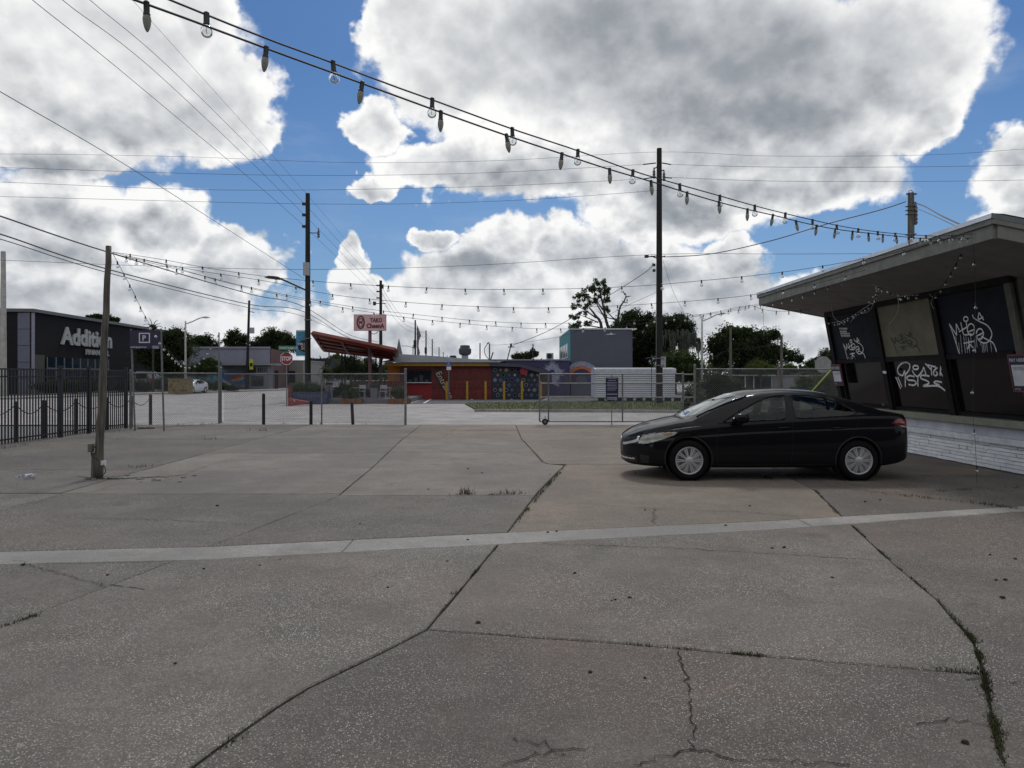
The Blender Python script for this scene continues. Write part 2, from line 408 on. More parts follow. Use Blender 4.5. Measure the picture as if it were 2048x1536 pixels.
# column lines X(Y) of the slab joints
LA = [(-5,-5.0),(4.66,-3.36),(6.37,-3.02),(9.72,-2.39),(12.4,-2.5),(18.3,-2.85),(25,-3.1)]
LB = [(-5,-3.2),(2.99,-1.36),(3.7,-1.12),(4.59,-.56),(6.93,-.14),(10,.35),(13.2,.98),(18.7,1.1),(25,.9)]
LB2 = [(-5,-3.2),(2.99,-1.36),(3.7,-1.12),(4.59,-.56),(6.93,-.14),(10,.35),(13.15,.98),(13.35,.62),(18.7,.25),(25,.1)]
LC = [(-5,.3)]+[(G(a,b).y, G(a,b).x) for a,b in ((2010,1536),(1985,1430),(1965,1340),(1950,1285),(1870,1195),(1790,1130),(1705,1052),(1630,980))]+[(10.9,4.45),(13.2,4.75),(18.7,4.6),(25,4.4)]
LL = [(-5,-8),(4.6,-6.9),(8.74,-6.3),(12.8,-6.5),(18,-6.65),(25,-6.9)]
LLL = [(-5,-10.9),(9,-10.2),(25,-10.4)]
LR = [(-5,5.8),(5,6.9),(10,7.9),(13,8.5),(25,8.8)]
EL = [(-5,-13.4),(25,-13.4)]; ER = [(-5,10.9),(25,10.9)]
S0 = [(-14,5.35),(-4.49,6.23),(-2.8,6.37),(-.12,6.97),(2.53,7.56),(6.27,8.68),(11,10.0)]
S1 = [(-14,5.75),(-4.82,6.68),(-2.92,6.87),(-.04,7.49),(2.7,8.05),(6.5,9.01),(11,10.3)]
const = lambda y: [(-20, y), (20, y)]
RD = [(-20,4.6),(-.56,4.62),(.6,4.40),(2.56,3.93),(20,3.2)]
rng = random.Random(5)
def slab(cl, cr, r0, r1, g=.008):
    def corner(c, r):
        y = r[0][1]
        for _ in range(25): y = lerp(r, lerp(c, y))
        return Vector((lerp(c, y), y))
    a, b2, c2, d = corner(cl, r0), corner(cr, r0), corner(cr, r1), corner(cl, r1)
    def side(p, q, tab, vert):
        n = max(2, int((q-p).length/.22)); out = []
        for i in range(n):
            t = i/n
            if vert: y = p.y+(q.y-p.y)*t; x = lerp(tab, y)
            else: x = p.x+(q.x-p.x)*t; y = lerp(tab, x)
            j = rng.uniform(-.005, .005) if i else 0
            out.append(Vector((x+(j if vert else 0), y+(0 if vert else j))))
        return out
    ring = side(a, b2, r0, 0)+side(b2, c2, cr, 1)+side(c2, d, r1, 0)+side(d, a, cl, 1)
    g = max(g, .011) if r0[0][1] > 8 and r0[0][1] < 23 else g; n = len(ring); cen = sum(ring, Vector((0, 0)))/n; out = []
    for i, p in enumerate(ring):
        t = (ring[(i+1) % n]-ring[i-1]).normalized(); nn = Vector((-t.y, t.x)); k = g
        out.append(p+nn*k)
    z = rng.uniform(-.004, .003)
    tx, ty = rng.uniform(-.0008, .0008), rng.uniform(-.0008, .0008)
    Z = lambda p: z+(p.x-cen.x)*tx+(p.y-cen.y)*ty
    mb = MB(); top = [Vector((p.x, p.y, Z(p))) for p in out]
    inn = [p+nn2*.0 for p, nn2 in zip(top, top)]
    bev = []
    for i, p in enumerate(out):
        t = (out[(i+1) % n]-out[i-1]).normalized(); q = p+Vector((-t.y, t.x))*(.006+rng.uniform(0, .006)); bev.append(Vector((q.x, q.y, Z(q))))
    low = [v-Vector((0, 0, .007)) for v in top]; bot = [Vector((v.x, v.y, -.04)) for v in top]
    vs = bev+low+bot
    fs = [tuple(range(n))]
    for i in range(n):
        j = (i+1) % n
        fs += [(i, i+n, j+n, j), (i+n, i+2*n, j+2*n, j+n)]
    mb.add(vs, fs); return mb
cols = [(EL,LLL),(LLL,LL),(LL,LA),(LA,LB),(LB,LC),(LC,LR),(LR,ER)]
rowsets = {
 0: [const(-2), const(2.6), S0, None, S1, const(10), const(14.5), const(18.7), const(24.1)],
 1: [const(-2), const(2.4), S0, None, S1, const(10), const(12.5), const(18.7), const(21.7), const(24.1)],
 2: [const(-2), const(1.5), S0, None, S1, const(9.95), const(12.45), const(15.2), const(18.7), const(21.7), const(24.1)],
 3: [const(-2), const(1.2), S0, None, S1, const(9.8), const(12.4), const(15.4), const(18.7), const(21.7), const(24.1)],
 4: [const(-2), const(1.0), RD, S0, None, S1, const(13.3), const(18.7), const(24.1)],
 5: [const(-2), const(1.5), S0, None, S1, const(11.9), const(15.3), const(18.7), const(24.1)],
 6: [const(-2), const(3), S0, None, S1, const(13), const(18.7), const(24.1)],
}
for k, rows in rowsets.items():
    cl, cr = cols[k]
    prev = None
    for r in rows:
        if r is None: prev = None; continue
        if prev is not None:
            use = cr
            if k in (3,) : use = LB2 if prev[0][1] >= 13 or r[0][1] > 13.3 else LB
            ucl = LB2 if (k == 4 and prev[0][1] >= 13) else cl
            y_ = prev[0][1]; mm = M_slab
            if k == 4: mm = M_slabd if y_ < 1.5 else (M_slab if r is S0 else (M_slabw if prev is S1 or y_ > 10 else M_slab))
            elif k == 5: mm = M_slabd if y_ < 7 or prev is S1 else M_slabw
            elif k in (2, 3) and y_ > 9: mm = M_slabg
            if k == 3 and y_ > 18: mm = M_slabw
            slab(ucl, use, prev, r).build('slab', mm, lot)
        prev = r
# the strip of newer concrete laid over a trench
for (xa, xb) in ((-13.4,-7.2),(-7.2,-1.6),(-1.6,3.3),(3.3,10.9)):
    slab([(-9,xa),(30,xa)], [(-9,xb),(30,xb)], S0, S1, .004).build('concrete_strip', M_strip, lot)
# cracks: thin jagged dark lines, one drawn crack each
def crack_pts(pl, jit=.014, step=.035):
    pts = []
    for a, c in zip(pl, pl[1:]):
        a, c = G(*a), G(*c); n = max(2, int((c-a).length/step))
        for i in range(n):
            t = i/n; p = a+(c-a)*t; pts.append(Vector((p.x+rng.gauss(0, jit), p.y+rng.gauss(0, jit), .005)))
    return pts
cr = MB()
CR = [[(1350,1300),(1372,1345),(1378,1400),(1385,1440),(1380,1500),(1330,1512),(1250,1536)],[(1380,1500),(1500,1520),(1560,1522),(1720,1536)],
 [(1020,1087),(1280,1094),(1500,1105),(1770,1122)],[(1095,1004),(1180,1008),(1310,1018),(1480,1024),(1610,1034)],[(1308,1016),(1305,1040),(1312,1050)],
 [(1280,900),(1180,890),(1130,890),(1090,898),(1060,905),(1110,910)],[(1085,925),(1050,885),(1040,878)],[(1500,945),(1560,965),(1630,973),(1700,978)],[(1600,962),(1750,985),(1850,985),(1960,975),(2048,976)],
 [(1640,965),(1780,975),(1880,990),(1990,1008),(2030,1018)],[(1690,975),(1800,990),(1990,985),(2048,995)],[(1740,962),(1900,966),(2048,990)],
 [(60,990),(180,985),(240,968),(330,962),(420,930),(520,905)],[(180,953),(300,945),(400,930)],[(0,1015),(60,1008),(130,990)],
 [(1940,1360),(2048,1365)],[(1985,1465),(2048,1475)],[(1000,1536),(1060,1510),(1110,1500),(1180,1505)],[(1020,1480),(1090,1490),(1150,1520)],
 [(880,880),(900,865),(925,850)],[(610,870),(660,862),(760,860)],[(420,866),(520,868),(580,862)],[(860,950),(1000,946)],
 [(1090,862),(1200,872),(1290,880)],[(160,1036),(330,1040),(500,1050)],[(640,935),(760,925)],[(30,1120),(200,1170),(300,1180)],[(1830,1450),(1900,1440),(2010,1452)]]
for pl in CR:
    pts = crack_pts(pl); cr.ribbon(pts, [rng.uniform(.002, .011) for _ in pts], (0, 0, 1))
tag(cr.build('cracks', mat('crack_dirt', (.018,.015,.012), .95)), kind='stuff')
# ---- weeds in the joints
def blade(mb, p, h, w, lean):
    a = rng.uniform(0, 6.28); d = Vector((math.cos(a), math.sin(a), 0)); s = Vector((-d.y, d.x, 0))*w
    q = p+Vector((0, 0, h*.6))+d*lean*.4; t = p+Vector((0, 0, h))+d*lean
    mb.add([p-s, p+s, q+s*.7, q-s*.7, t], [(0,1,2,3), (3,2,4)])
def weeds(line, dens, h, sp=.03, n=None):
    for a, c, *k in line:
        pass
wd, wd2 = MB(), MB()
def weed_line(pl, dens=60, h=.03, sp=.02, mb=None, z=-.01):
    mb = mb or wd
    for a, c in zip(pl, pl[1:]):
        a, c = G(*a), G(*c); Ln = (c-a).length
        cl = [rng.random()**2.2*1.1 for _ in range(int(Ln*5)+2)]
        for _ in range(int(Ln*dens)):
            t = rng.random(); k = cl[int(t*(len(cl)-1))]
            if rng.random() > k: continue
            p = a+(c-a)*t+Vector((rng.gauss(0, sp), rng.gauss(0, sp), z)); hh = h*rng.uniform(.5, 1.5)
            blade(mb, p, hh, .0025+.04*hh, hh*rng.uniform(.3, 1.1))
weed_line([(1705,1052),(1790,1130),(1870,1195),(1950,1285),(1965,1340),(1985,1430),(2010,1536)], 700, .018, .012)
weed_line([(1870,1195),(1950,1285),(1965,1340),(1985,1430),(2010,1536)], 900, .022, .016)
weed_line([(1210,1284),(1300,1293),(1400,1301)], 900, .020, .012); weed_line([(1460,1306),(1530,1313)], 1100, .022, .014); weed_line([(1800,1330),(1950,1346)], 900, .022, .014)
weed_line([(1400,1301),(1800,1332)], 200, .012, .006)
weed_line([(1017,1065),(1130,930)], 260, .035, .014); weed_line([(1060,1008),(1120,945)], 260, .035, .018)
weed_line([(0,1255),(80,1228)], 900, .025, .02); weed_line([(80,1228),(350,1120)], 150, .012, .006)
weed_line([(380,1536),(500,1460),(640,1365),(850,1262)], 260, .012, .009); weed_line([(400,1520),(490,1468)], 1200, .022, .02)
weed_line([(850,1262),(995,1090)], 250, .014, .008); weed_line([(900,1190),(915,1186)], 3000, .03, .012); weed_line([(940,1155),(960,1130)], 700, .02, .01)
weed_line([(900,990),(1000,990),(1060,988)], 160, .035, .012, wd2); weed_line([(925,988),(945,988)], 500, .09, .04, wd2); weed_line([(1000,988),(1050,987)], 160, .07, .03, wd2)
weed_line([(265,935),(300,933)], 500, .06, .07, wd2); weed_line([(400,880),(430,879)], 120, .09, .05, wd2); weed_line([(490,862),(530,862)], 120, .12, .06, wd2)
weed_line([(1530,955),(1570,965)], 300, .05, .02); weed_line([(1680,965),(1720,972)], 500, .05, .03); weed_line([(1750,985),(1990,1010)], 260, .03, .05); weed_line([(1960,1008),(2040,1018)], 400, .03, .04)
weed_line([(1630,980),(1680,1033)], 260, .022, .012); weed_line([(1850,983),(2048,975)], 160, .03, .03)
weed_line([(258,858),(441,846)], 40, .08, .06, wd2); weed_line([(441,846),(812,850)], 30, .08, .05, wd2); weed_line([(130,870),(250,862)], 60, .08, .05, wd2); weed_line([(0,898),(130,878)], 60, .06, .05, wd2)
M_weed = leafmat('weed_green', (.045,.046,.020), .9); M_weedd = mat('weed_dry', (.13,.10,.05), .9, var=.4)
tag(wd.build('joint_moss_and_grass', M_weed), kind='stuff'); tag(wd2.build('dry_joint_grass', M_weedd), kind='stuff')
# ---- small dark clods scattered on the slabs
M_clod = mat('clod', (.03,.022,.016), .95, var=.4, vs=60, bump=.5)
clod_me = None
CL = [(957,1246,9),(1150,1147,7),(1259,1196,7),(1231,1200,5),(1180,1345,9),(1931,1486,13),(2010,1160,8),(1991,1160,6),(2006,1196,8),(2030,1118,6),(1568,1096,8),(1451,1051,5),(1095,1065,5),(1113,1063,5),(47,1130,8),(408,1138,6),(434,1012,6),(350,1328,7),(776,1176,6),(936,1080,5),(895,1123,5),(520,1131,5),(215,1150,5),(1271,947,4),(1500,1012,4),(1290,1020,4),(964,946,4),(857,979,4),(936,938,4),(1545,1097,6),(1100,950,3),(1730,1004,5),(1760,1000,4),(1700,955,4),(1980,1110,5),(1224,1202,4),(1290,1356,6),(560,1120,4),(720,1048,4),(1665,1156,6)]
for i, (cx, cy, s) in enumerate(CL):
    p = G(cx, cy); r = s*p.y/FPX*.55
    if clod_me is None:
        b = MB(); b.lathe([(.2,-.4),(.8,-.3),(1,0),(.75,.45),(.25,.65)], n=8)
        for v in b.v: v += Vector((rng.gauss(0,.13), rng.gauss(0,.13), rng.gauss(0,.08)))
        o = b.build('clod', M_clod); clod_me = o.data
    else: o = bpy.data.objects.new('clod', clod_me); COL.objects.link(o)
    o.scale = (r*rng.uniform(.8,1.4), r, r*rng.uniform(.6,.9)); o.location = (p.x, p.y, r*.3); o.rotation_euler = (0, 0, rng.uniform(0, 6))
    tag(o, 'small dark clod of dirt lying loose on the concrete lot', 'dirt clod', 'dark dirt clods scattered over the lot')
p = G(55, 958); b = MB()
for i in range(26):
    a = Vector((rng.gauss(0,.07), rng.gauss(0,.05), abs(rng.gauss(.03,.02)))); b.add([p+a, p+a+Vector((rng.gauss(0,.06), rng.gauss(0,.05), rng.uniform(0,.04))), p+a+Vector((rng.gauss(0,.05), rng.gauss(0,.05), rng.uniform(0,.05)))], [(0,1,2)])
tag(b.build('crumpled_wrapper', mat('wrapper', (.30,.32,.42), .5)), 'crumpled pale blue wrapper lying on concrete left of wooden post', 'litter')
# ---- beyond the lot: kerbs, verge, grass, asphalt
def raised(name, poly, h, m, kind='structure', z0=-.05):
    b = MB(); b.prism([(p[0], p[1], z0) for p in poly], (0, 0, h-z0)); return tag(b.build(name, m), kind=kind)
k0, k1, k2 = (-95,30), (-35.9,49.8), (-25.7,80.8)
k1 = (-35.6,50.5); kk = [(-70,36),(-35.6,50.5),(-33.2,62),(-26.6,80),(-24.5,100),(-26,260)]
raised('pavement', kk+[(-29,260),(-27.6,100),(-29.6,80.6),(-36.2,62.6),(-38.4,52.6),(-72,39)], .11, M_walk)
raised('verge', [(-72,39.05),(-38.45,52.65),(-36.25,62.65),(-29.65,80.7),(-27.7,100),(-29.1,260),(-160,260),(-160,39.05)], .08, M_grass)
sheet('car_park', [(-90,58),(-42.5,58),(-44,90),(-90,90)], .084, M_asph)
raised('grass_patch', [(-2.77,41.8),(-1.6,33.4),(8,32.4),(30,31),(30,44.5),(3.9,44.2)], .06, M_grass)
raised('kerb', [(-1.75,33.1),(-1.6,33.38),(8,32.38),(30,30.98),(30,30.7),(8,32.1)], .10, M_walk)
sheet('tako_car_park', [(-6.2,42.6),(-2.9,42.4),(3.9,44.6),(30,44.9),(30,75),(-13,75),(-13,53),(-6.2,53)], -.012, M_asph)
b = MB()
for (x0, y0, x1, y1) in ((848,806,868,794),(944,799,940,794),(1024,799,1014,794),(820,802,840,797),(1085,800,1100,796)):
    a, c = G(x0, y0), G(x1, y1); b.ribbon([a, c], .14, (0,0,1), 0)
for v in b.v: v.z = -.006
tag(b.build('parking_stripes', M_white), kind='structure')
patio = raised('patio', [(-11.5,42.7),(-6.4,42.7),(-6.4,50.9),(-11.5,50.9)], .26, mat('patio_grey', (.13,.13,.15), .8, dirt=.3))
# grass blades on the patch
gb = MB()
for _ in range(9000):
    x, y = rng.uniform(-2.6, 14), rng.uniform(32.4, 44); 
    if x < -2.77+(41.8-y)*.14: continue
    if y > 42+.35*(x+2.8): continue
    blade(gb, Vector((x, y, .055)), rng.uniform(.04, .11), .012, .05)
tag(gb.build('grass', leafmat('grass_leaf', (.055,.075,.022))), kind='stuff')
# ------------------------------------------------------------------ the diner at the right
def diner():
    YN, YF = 11.38, 18.1
    t = thing('diner_building', 'low diner with outward leaning boarded windows, graffiti, flat overhanging roof and white brick base', 'building', (8.5, YN, 0))
    green = mat('olive_trim', (.19,.195,.17), .75, 0, .15, 5, .15, dirt=.3)
    greenl = mat('sill_olive', (.24,.24,.18), .75, 0, .12, 4, .1, dirt=.3)
    soff = mat('soffit_stucco', (.215,.21,.215), .9, 0, .10, 3, .25, 120, dirt=.15)
    navy = mat('board_navy', (.014,.016,.026), .7, 0, .2, 3, .1, dirt=.1, spec=.15)
    olive = mat('board_olive', (.15,.145,.095), .7, 0, .12, 3, .1)
    mull = mat('mullion_dark', (.013,.011,.013), .75, 0, .3, 6, .1, spec=.2)
    pane = mat('dark_window_glass', (.006,.006,.008), .12, 0, .1, spec=.22)
    dkgreen = mat('frame_olive', (.10,.10,.08), .7, 0, .15, 5, .1)
    WX = lambda z: 8.50-.45*(z-.88)/2.42
    nrm = Vector((-2.42, 0, -.45)).normalized()
    def WP(y, z, off=0.0): return Vector((WX(z), y, z))+nrm*off
    def slabw(y0, y1, z0, z1, a, b2):
        """piece lying on the leaning wall from depth a to depth b2"""
        m = MB(); q = [WP(y0, z0, a), WP(y1, z0, a), WP(y1, z1, a), WP(y0, z1, a)]; m.prism(q, nrm*(b2-a)); return m
    # body
    m = MB(); m.prism([Vector((WX(.88)+.05, YN+.02, .0)), Vector((WX(.88)+.05, YN+.02, .88)), Vector((WX(3.3)+.05, YN+.02, 3.28)), Vector((16, YN+.02, 1.7)), Vector((16, YN+.02, 0))], (0, YF-YN-.04, 0))
    m.build('wall', green, t)
    m = MB(); m.box(8.70, 10.3, YN-.01, YN+.015, .9, 3.0); m.build('window', pane, t)
    ys = [YF-.0, 15.75, 13.55, YN+.10]
    colr = [navy, olive, navy]
    for i in range(3):
        y1, y0 = ys[i], ys[i+1]
        slabw(y0+.07, y1-.07, 2.07, 3.165, .0, .03).build('window_board', colr[i], t)
        w = slabw(y0+.12, y1-.12, .98, 1.97, -.045, -.02).build('window_pane', pane, t)
        f = MB()
        for (a, b2, c, d) in ((y0+.08, y0+.13, .93, 2.0), (y1-.13, y1-.08, .93, 2.0), (y0+.13, y1-.13, .93, .98)):
            q = slabw(a, b2, c, d, .0, .03); f.add(q.v, q.f)
        f.build('window_frame', mull, t)
    for i, y in enumerate(ys):
        wd = .085 if i < 3 else .075
        slabw(y-wd, y+wd, .90, 3.17, .031, .085).build('mullion', dkgreen if i == 3 else mull, t)
    slabw(YN+.27, YF-.10, 1.972, 2.065, .0, .06).build('mid_rail', mull, t)
    slabw(YN, YF, 3.172, 3.30, .0, .11).build('header_beam', mull, t)
    m = MB(); m.box(8.36, 8.75, YN-.12, YF, .775, .90); m.build('sill', greenl, t)
    m = MB(); m.box(8.46, 8.75, YN-.06, YF-.05, .585, .772); m.build('base_board', mat('base_white', (.50,.51,.56), .7, 0, .15, 3, .1, dirt=.35), t)
    mw = mat('ledge_white', (.70,.71,.73), .75, 0, .1, 7, .4, 30, dirt=.3)
    m = MB(); m.box(8.40, 8.75, YN-.12, YF-.05, .475, .582); m.build('ledge', mw, t)
    m = MB(); m.box(8.535, 8.8, YN-.02, YF-.05, 0, .472); m.build('base_wall', mat('mortar', (.30,.30,.32), .9), t)
    bm_ = mat('painted_brick', (.84,.85,.86), .8, 0, .05, 12, .5, 50, objvar=.07, dirt=.08)
    r = random.Random(3); shapes = []
    for k in range(6):
        m = MB(); L = (.22, .28, .34, .40, .31, .46)[k]
        m.box(-.055-r.uniform(0,.012), .02, .004, L-.004, .004, .059); 
        for v in m.v: v += Vector((r.gauss(0,.003), r.gauss(0,.002), r.gauss(0,.0022)))
        me = bpy.data.meshes.new('brick'); me.from_pydata(m.v, [], m.f); me.materials.append(bm_); shapes.append((me, L))
    for c in range(7):
        y = YN-.05-r.uniform(0, .2)
        while y < YF-.1:
            me, L = r.choice(shapes); o = bpy.data.objects.new('brick', me); COL.objects.link(o); o.parent = t
            o.location = Vector((8.535-r.uniform(0,.014), y, .02+c*.065))-t.location; y += L
    # roof
    X0, Y0, Y1 = 6.5, 9.6, 18.7
    sz = lambda x: 3.53-.19*(x-X0)
    m = MB(); m.prism([Vector((X0+.05, Y0+.04, sz(X0))), Vector((16, Y0+.3, sz(16))), Vector((16, Y0+.3, sz(16)+.25)), Vector((X0+.05, Y0+.04, sz(X0)+.25))], (0, Y1-Y0-.06, 0)); m.build('soffit', soff, t)
    m = MB(); m.prism([Vector((X0, Y0, sz(X0)-.02)), Vector((X0+.045, Y0, sz(X0)-.02)), Vector((X0+.045, Y0, sz(X0)+.17)), Vector((X0, Y0, sz(X0)+.17))], (0, Y1-Y0, 0)); m.build('fascia_board', green, t)
    m = MB(); m.box(X0-.035, X0+.04, Y0-.03, Y1+.02, sz(X0)+.172, sz(X0)+.29); m.build('fascia_board', green, t)
    for (yy, s, q) in ((Y0, -1, .3), (Y1, 1, 0)):
        m = MB(); m.prism([Vector((X0+.05, yy+.0, sz(X0)-.02)), Vector((16, yy+q, sz(16)-.02)), Vector((16, yy+q, sz(16)+.17)), Vector((X0+.05, yy, sz(X0)+.17))], (0, s*.035, 0)); m.build('fascia_board', green, t)
        m = MB(); m.prism([Vector((X0-.03, yy+s*.03, sz(X0)+.172)), Vector((16, yy+s*.03+q, sz(16)+.172)), Vector((16, yy+s*.03+q, sz(16)+.29)), Vector((X0-.03, yy+s*.03, sz(X0)+.29))], (0, s*.03, 0)); m.build('fascia_board', green, t)
    metal = mat('roof_flashing', (.62,.65,.68), .42, .4, .12, 3, .1)
    m = MB(); h = sz(X0)+.292
    m.add([(X0-.055,Y0-.05,h-.045),(X0-.055,Y1+.04,h-.045),(X0-.05,Y1+.04,h+.02),(X0-.05,Y0-.05,h+.02),(X0+.12,Y1+.04,h+.01),(X0+.12,Y0-.05,h+.01),(16,Y1+.04,h-1.73),(16,Y0+.2,h-1.73)],
          [(0,1,2,3),(3,2,4,5),(5,4,6,7)]); m.build('roof', metal, t)
    m = MB(); ye = Y0-.055; m.prism([Vector((X0-.05,ye,h-.05)),Vector((16,ye+.3,h-1.86)),Vector((16,ye+.3,h-1.76)),Vector((X0-.05,ye,h+.02))], (0,-.01,0)); m.build('roof_edge_flashing', mat('roof_flashing_dark', (.15,.17,.18), .5, .4), t)
    # graffiti strokes (sprayed paint: thin ribbons on the boards)
    p0 = WP(14, 2, .036)
    def stroke(mb, pts, w, k=5):
        q = [hit(x, y, p0, nrm) for x, y in pts]
        q = smooth_pts(q, k) if len(q) > 2 else q
        mb.ribbon(q, w, nrm, .0)
    c4 = lambda x, y: (1780+x/3.84, 560+y/3.84)
    def ell(cx, cy, rx, ry, a0=0, a1=360): return [(cx+rx*math.cos(R(a)), cy+ry*math.sin(R(a))) for a in range(a0, a1+1, 24)]
    TAG = [[(535,578),(490,430),(455,335)],[(455,335),(512,425)],[(512,425),(508,335)],[(508,335),(532,385)],[(543,325),(556,380),(570,420),(625,414)],[(530,398),(602,355)],
           ell(582,300,17,18),[(585,318),(588,345),(592,372)],ell(622,380,28,44),[(600,400),(650,378)],ell(690,414,27,40,-180,120),[(664,432),(722,402)],
           [(635,265),(642,290),(690,320),(745,348),(780,400),(775,445),(745,480),(705,480),(672,450),(668,425)],[(700,432),(750,460),(785,478),(806,512),(820,562)],
           [(684,250),(678,300),(716,284)],[(684,250),(720,308)],[(566,486),(646,470)],[(604,462),(612,520)],[(610,492),(642,522)],[(608,498),(596,530)]]
    DR = [(540,420,580),(566,430,575),(582,430,560),(600,440,575),(604,450,530),(648,440,573),(704,470,570),(716,480,565),(728,480,545),(742,485,573),(772,470,572),(690,440,500),(660,430,520),(505,430,520),(527,480,575),(618,420,520)]
    wp = mat('spray_white', (.85,.86,.88), .6, var=.25, vs=20); dk = mat('spray_dark', (.02,.022,.03), .6)
    m = MB()
    for s in TAG: stroke(m, [c4(*p) for p in s], .024)
    for x, a, b2 in DR: stroke(m, [c4(x, a), c4(x+(b2-a)*.10, b2)], .009)
    m.build('graffiti', wp, t)
    m = MB()
    for s in TAG: stroke(m, [c4(5+(x-455)*.62, 400+(y-250)*.5) for x, y in s], .018)
    m.build('graffiti', dk, t)
    m = MB(); c3 = lambda x, y: (1360+x/5.12, 560+y/5.12)
    for s in TAG: stroke(m, [c3(1670+(x-455)*.63, 590+(y-250)*.72) for x, y in s], .022)
    for x, a, b2 in DR[:6]: stroke(m, [c3(1670+(x-455)*.63, 590+(a-150)*.72), c3(1680+(x-455)*.63, 590+(b2-250)*.72)], .010)
    for i, (n, yy) in enumerate(((7, 500), (6, 530), (8, 552), (8, 575))):
        for k in range(n):
            x = 1632+i*6+k*12; stroke(m, [c3(x, yy-10), c3(x+6, yy+8)], .022); stroke(m, [c3(x+1, yy-8), c3(x+9, yy-6)], .014)
    m.build('graffiti', wp, t)
    p0 = WP(14, 1.5, -.015); m = MB()
    for s in ([(118,822),(114,700),(98,732),(72,725),(58,700),(64,668),(92,640),(126,632),(152,652),(146,690),(118,728)],[(188,742),(152,735),(128,750),(142,768),(182,772),(202,790),(180,808),(142,802)],
              ell(197,672,21,15),[(170,692),(186,722),(214,740),(248,700),(260,672),(278,738)],[(214,742),(214,818)],[(270,640),(316,690)],[(284,652),(352,668)],[(316,662),(320,732)],
              [(364,672),(340,695),(334,722),(350,735),(366,718),(352,704)],[(390,662),(384,736)],[(404,672),(386,702),(412,748)],[(302,738),(246,732),(238,755),(288,776),(296,796),(254,815),(330,812),(380,818),(424,850)],
              [(398,785),(352,778),(340,792),(380,806)],[(44,745),(82,835)],[(60,745),(92,822)]):
        stroke(m, [c4(*p) for p in s], .035)
    m.build('graffiti', wp, t)
    # paint scrape on the far pane, white card by the pane
    m = MB(); q = [(1758,815),(1760,822),(1790,826),(1790,812),(1784,816),(1778,808),(1772,814),(1766,806)]; m.add([hit(x, y, p0, nrm) for x, y in q], [tuple(range(8))]); m.build('paint_scrape', mat('scrape', (.12,.13,.15), .8), t)
    m = MB(); q = [(1765,742),(1772,742),(1773,747),(1766,747)]; m.add([hit(x, y, WP(14,2,.16), nrm) for x, y in q], [(0,1,2,3)]); m.build('sticker', wp, t)
    # pay signs
    pn = mat('sign_navy', (.015,.013,.045), .5); pr = mat('sign_red_edge', (.22,.03,.05), .5); pw = mat('sign_white', (.62,.64,.68), .5)
    for (ya, yb, z0, z1, lab) in ((11.66, 11.22, 1.42, 2.03, 'red and navy pay here sign on the near corner post of the diner'), (18.14, 17.62, 1.44, 1.97, 'small pay here sign at the far end post of the diner')):
        s = thing('pay_sign', lab, 'sign', WP(ya, z0, .17))
        slabw(yb, ya, z0, z1, .155, .165).build('panel', pr, s)
        a = .02; slabw(yb+a, ya-a, z0+a, z1-a, .1655, .168).build('face', pn, s)
        slabw(yb+.06, ya-.06, z0+.10, z1-.17, .1685, .170).build('paper', pw, s)
        xd = WP(yb, z0)-WP(ya, z0); yd = WP(ya, z1)-WP(ya, z0)
        W_ = ya-yb
        q = text_mb('PAY HERE', W_*.13, .02, 0, frame_M(WP(ya-.045, z1-.12, .172), xd, yd)); k = (W_-.09)/q.w
        q = text_mb('PAY HERE', W_*.13*k, .02, 0, frame_M(WP(ya-.045, z1-.12, .172), xd, yd)); q.build('lettering', pw, s)
        m = MB()
        for j in range(3): m.ribbon([WP(ya-.09, z1-.21-j*.02, .172), WP(yb+.10, z1-.21-j*.02, .172)], .006, nrm)
        m.build('small_print', pn, s)
        q = text_mb('parking', .03, 0, 0, frame_M(WP(ya-.06, z0+.04, .172), xd, yd)); q.build('lettering', pw, s)
diner()
# ------------------------------------------------------------------ fences, gate, bollards, lot furniture
def mesh_fabric(a, b2, z0, z1, name, parent, r=.0034, pitch=.072):
    """woven diamond wires between two ground points"""
    a, b2 = Vector((a[0], a[1], 0)), Vector((b2[0], b2[1], 0)); L = (b2-a).length; d = (b2-a)/L; H = z1-z0
    n = Vector((-d.y, d.x, 0)); m = MB(); k = int((L+H)/pitch)+1
    for s in (1, -1):
        for i in range(k):
            u0 = i*pitch-(H if s > 0 else 0); u1 = u0+H*s
            za, zb = z0, z1
            if s < 0: u0 = i*pitch; u1 = u0-H
            pa, pb = [u0, z0], [u1, z1]
            def clip(p, q, lim, sg):
                if (p[0]-lim)*sg > 0:
                    t = (lim-p[0])/(q[0]-p[0]) if q[0] != p[0] else 0
                    return [lim, p[1]+(q[1]-p[1])*t]
                return p
            if max(u0, u1) <= 0 or min(u0, u1) >= L: continue
            pa2 = clip(clip(pa, pb, 0, -1), pb, L, 1); pb2 = clip(clip(pb, pa, 0, -1), pa, L, 1)
            if abs(pa2[0]-pb2[0]) < .01: continue
            m.tube([a+d*pa2[0]+n*(.002*s)+Vector((0,0,pa2[1])), a+d*pb2[0]+n*(.002*s)+Vector((0,0,pb2[1]))], r, 3, False)
    return m.build(name, M_galv, parent)
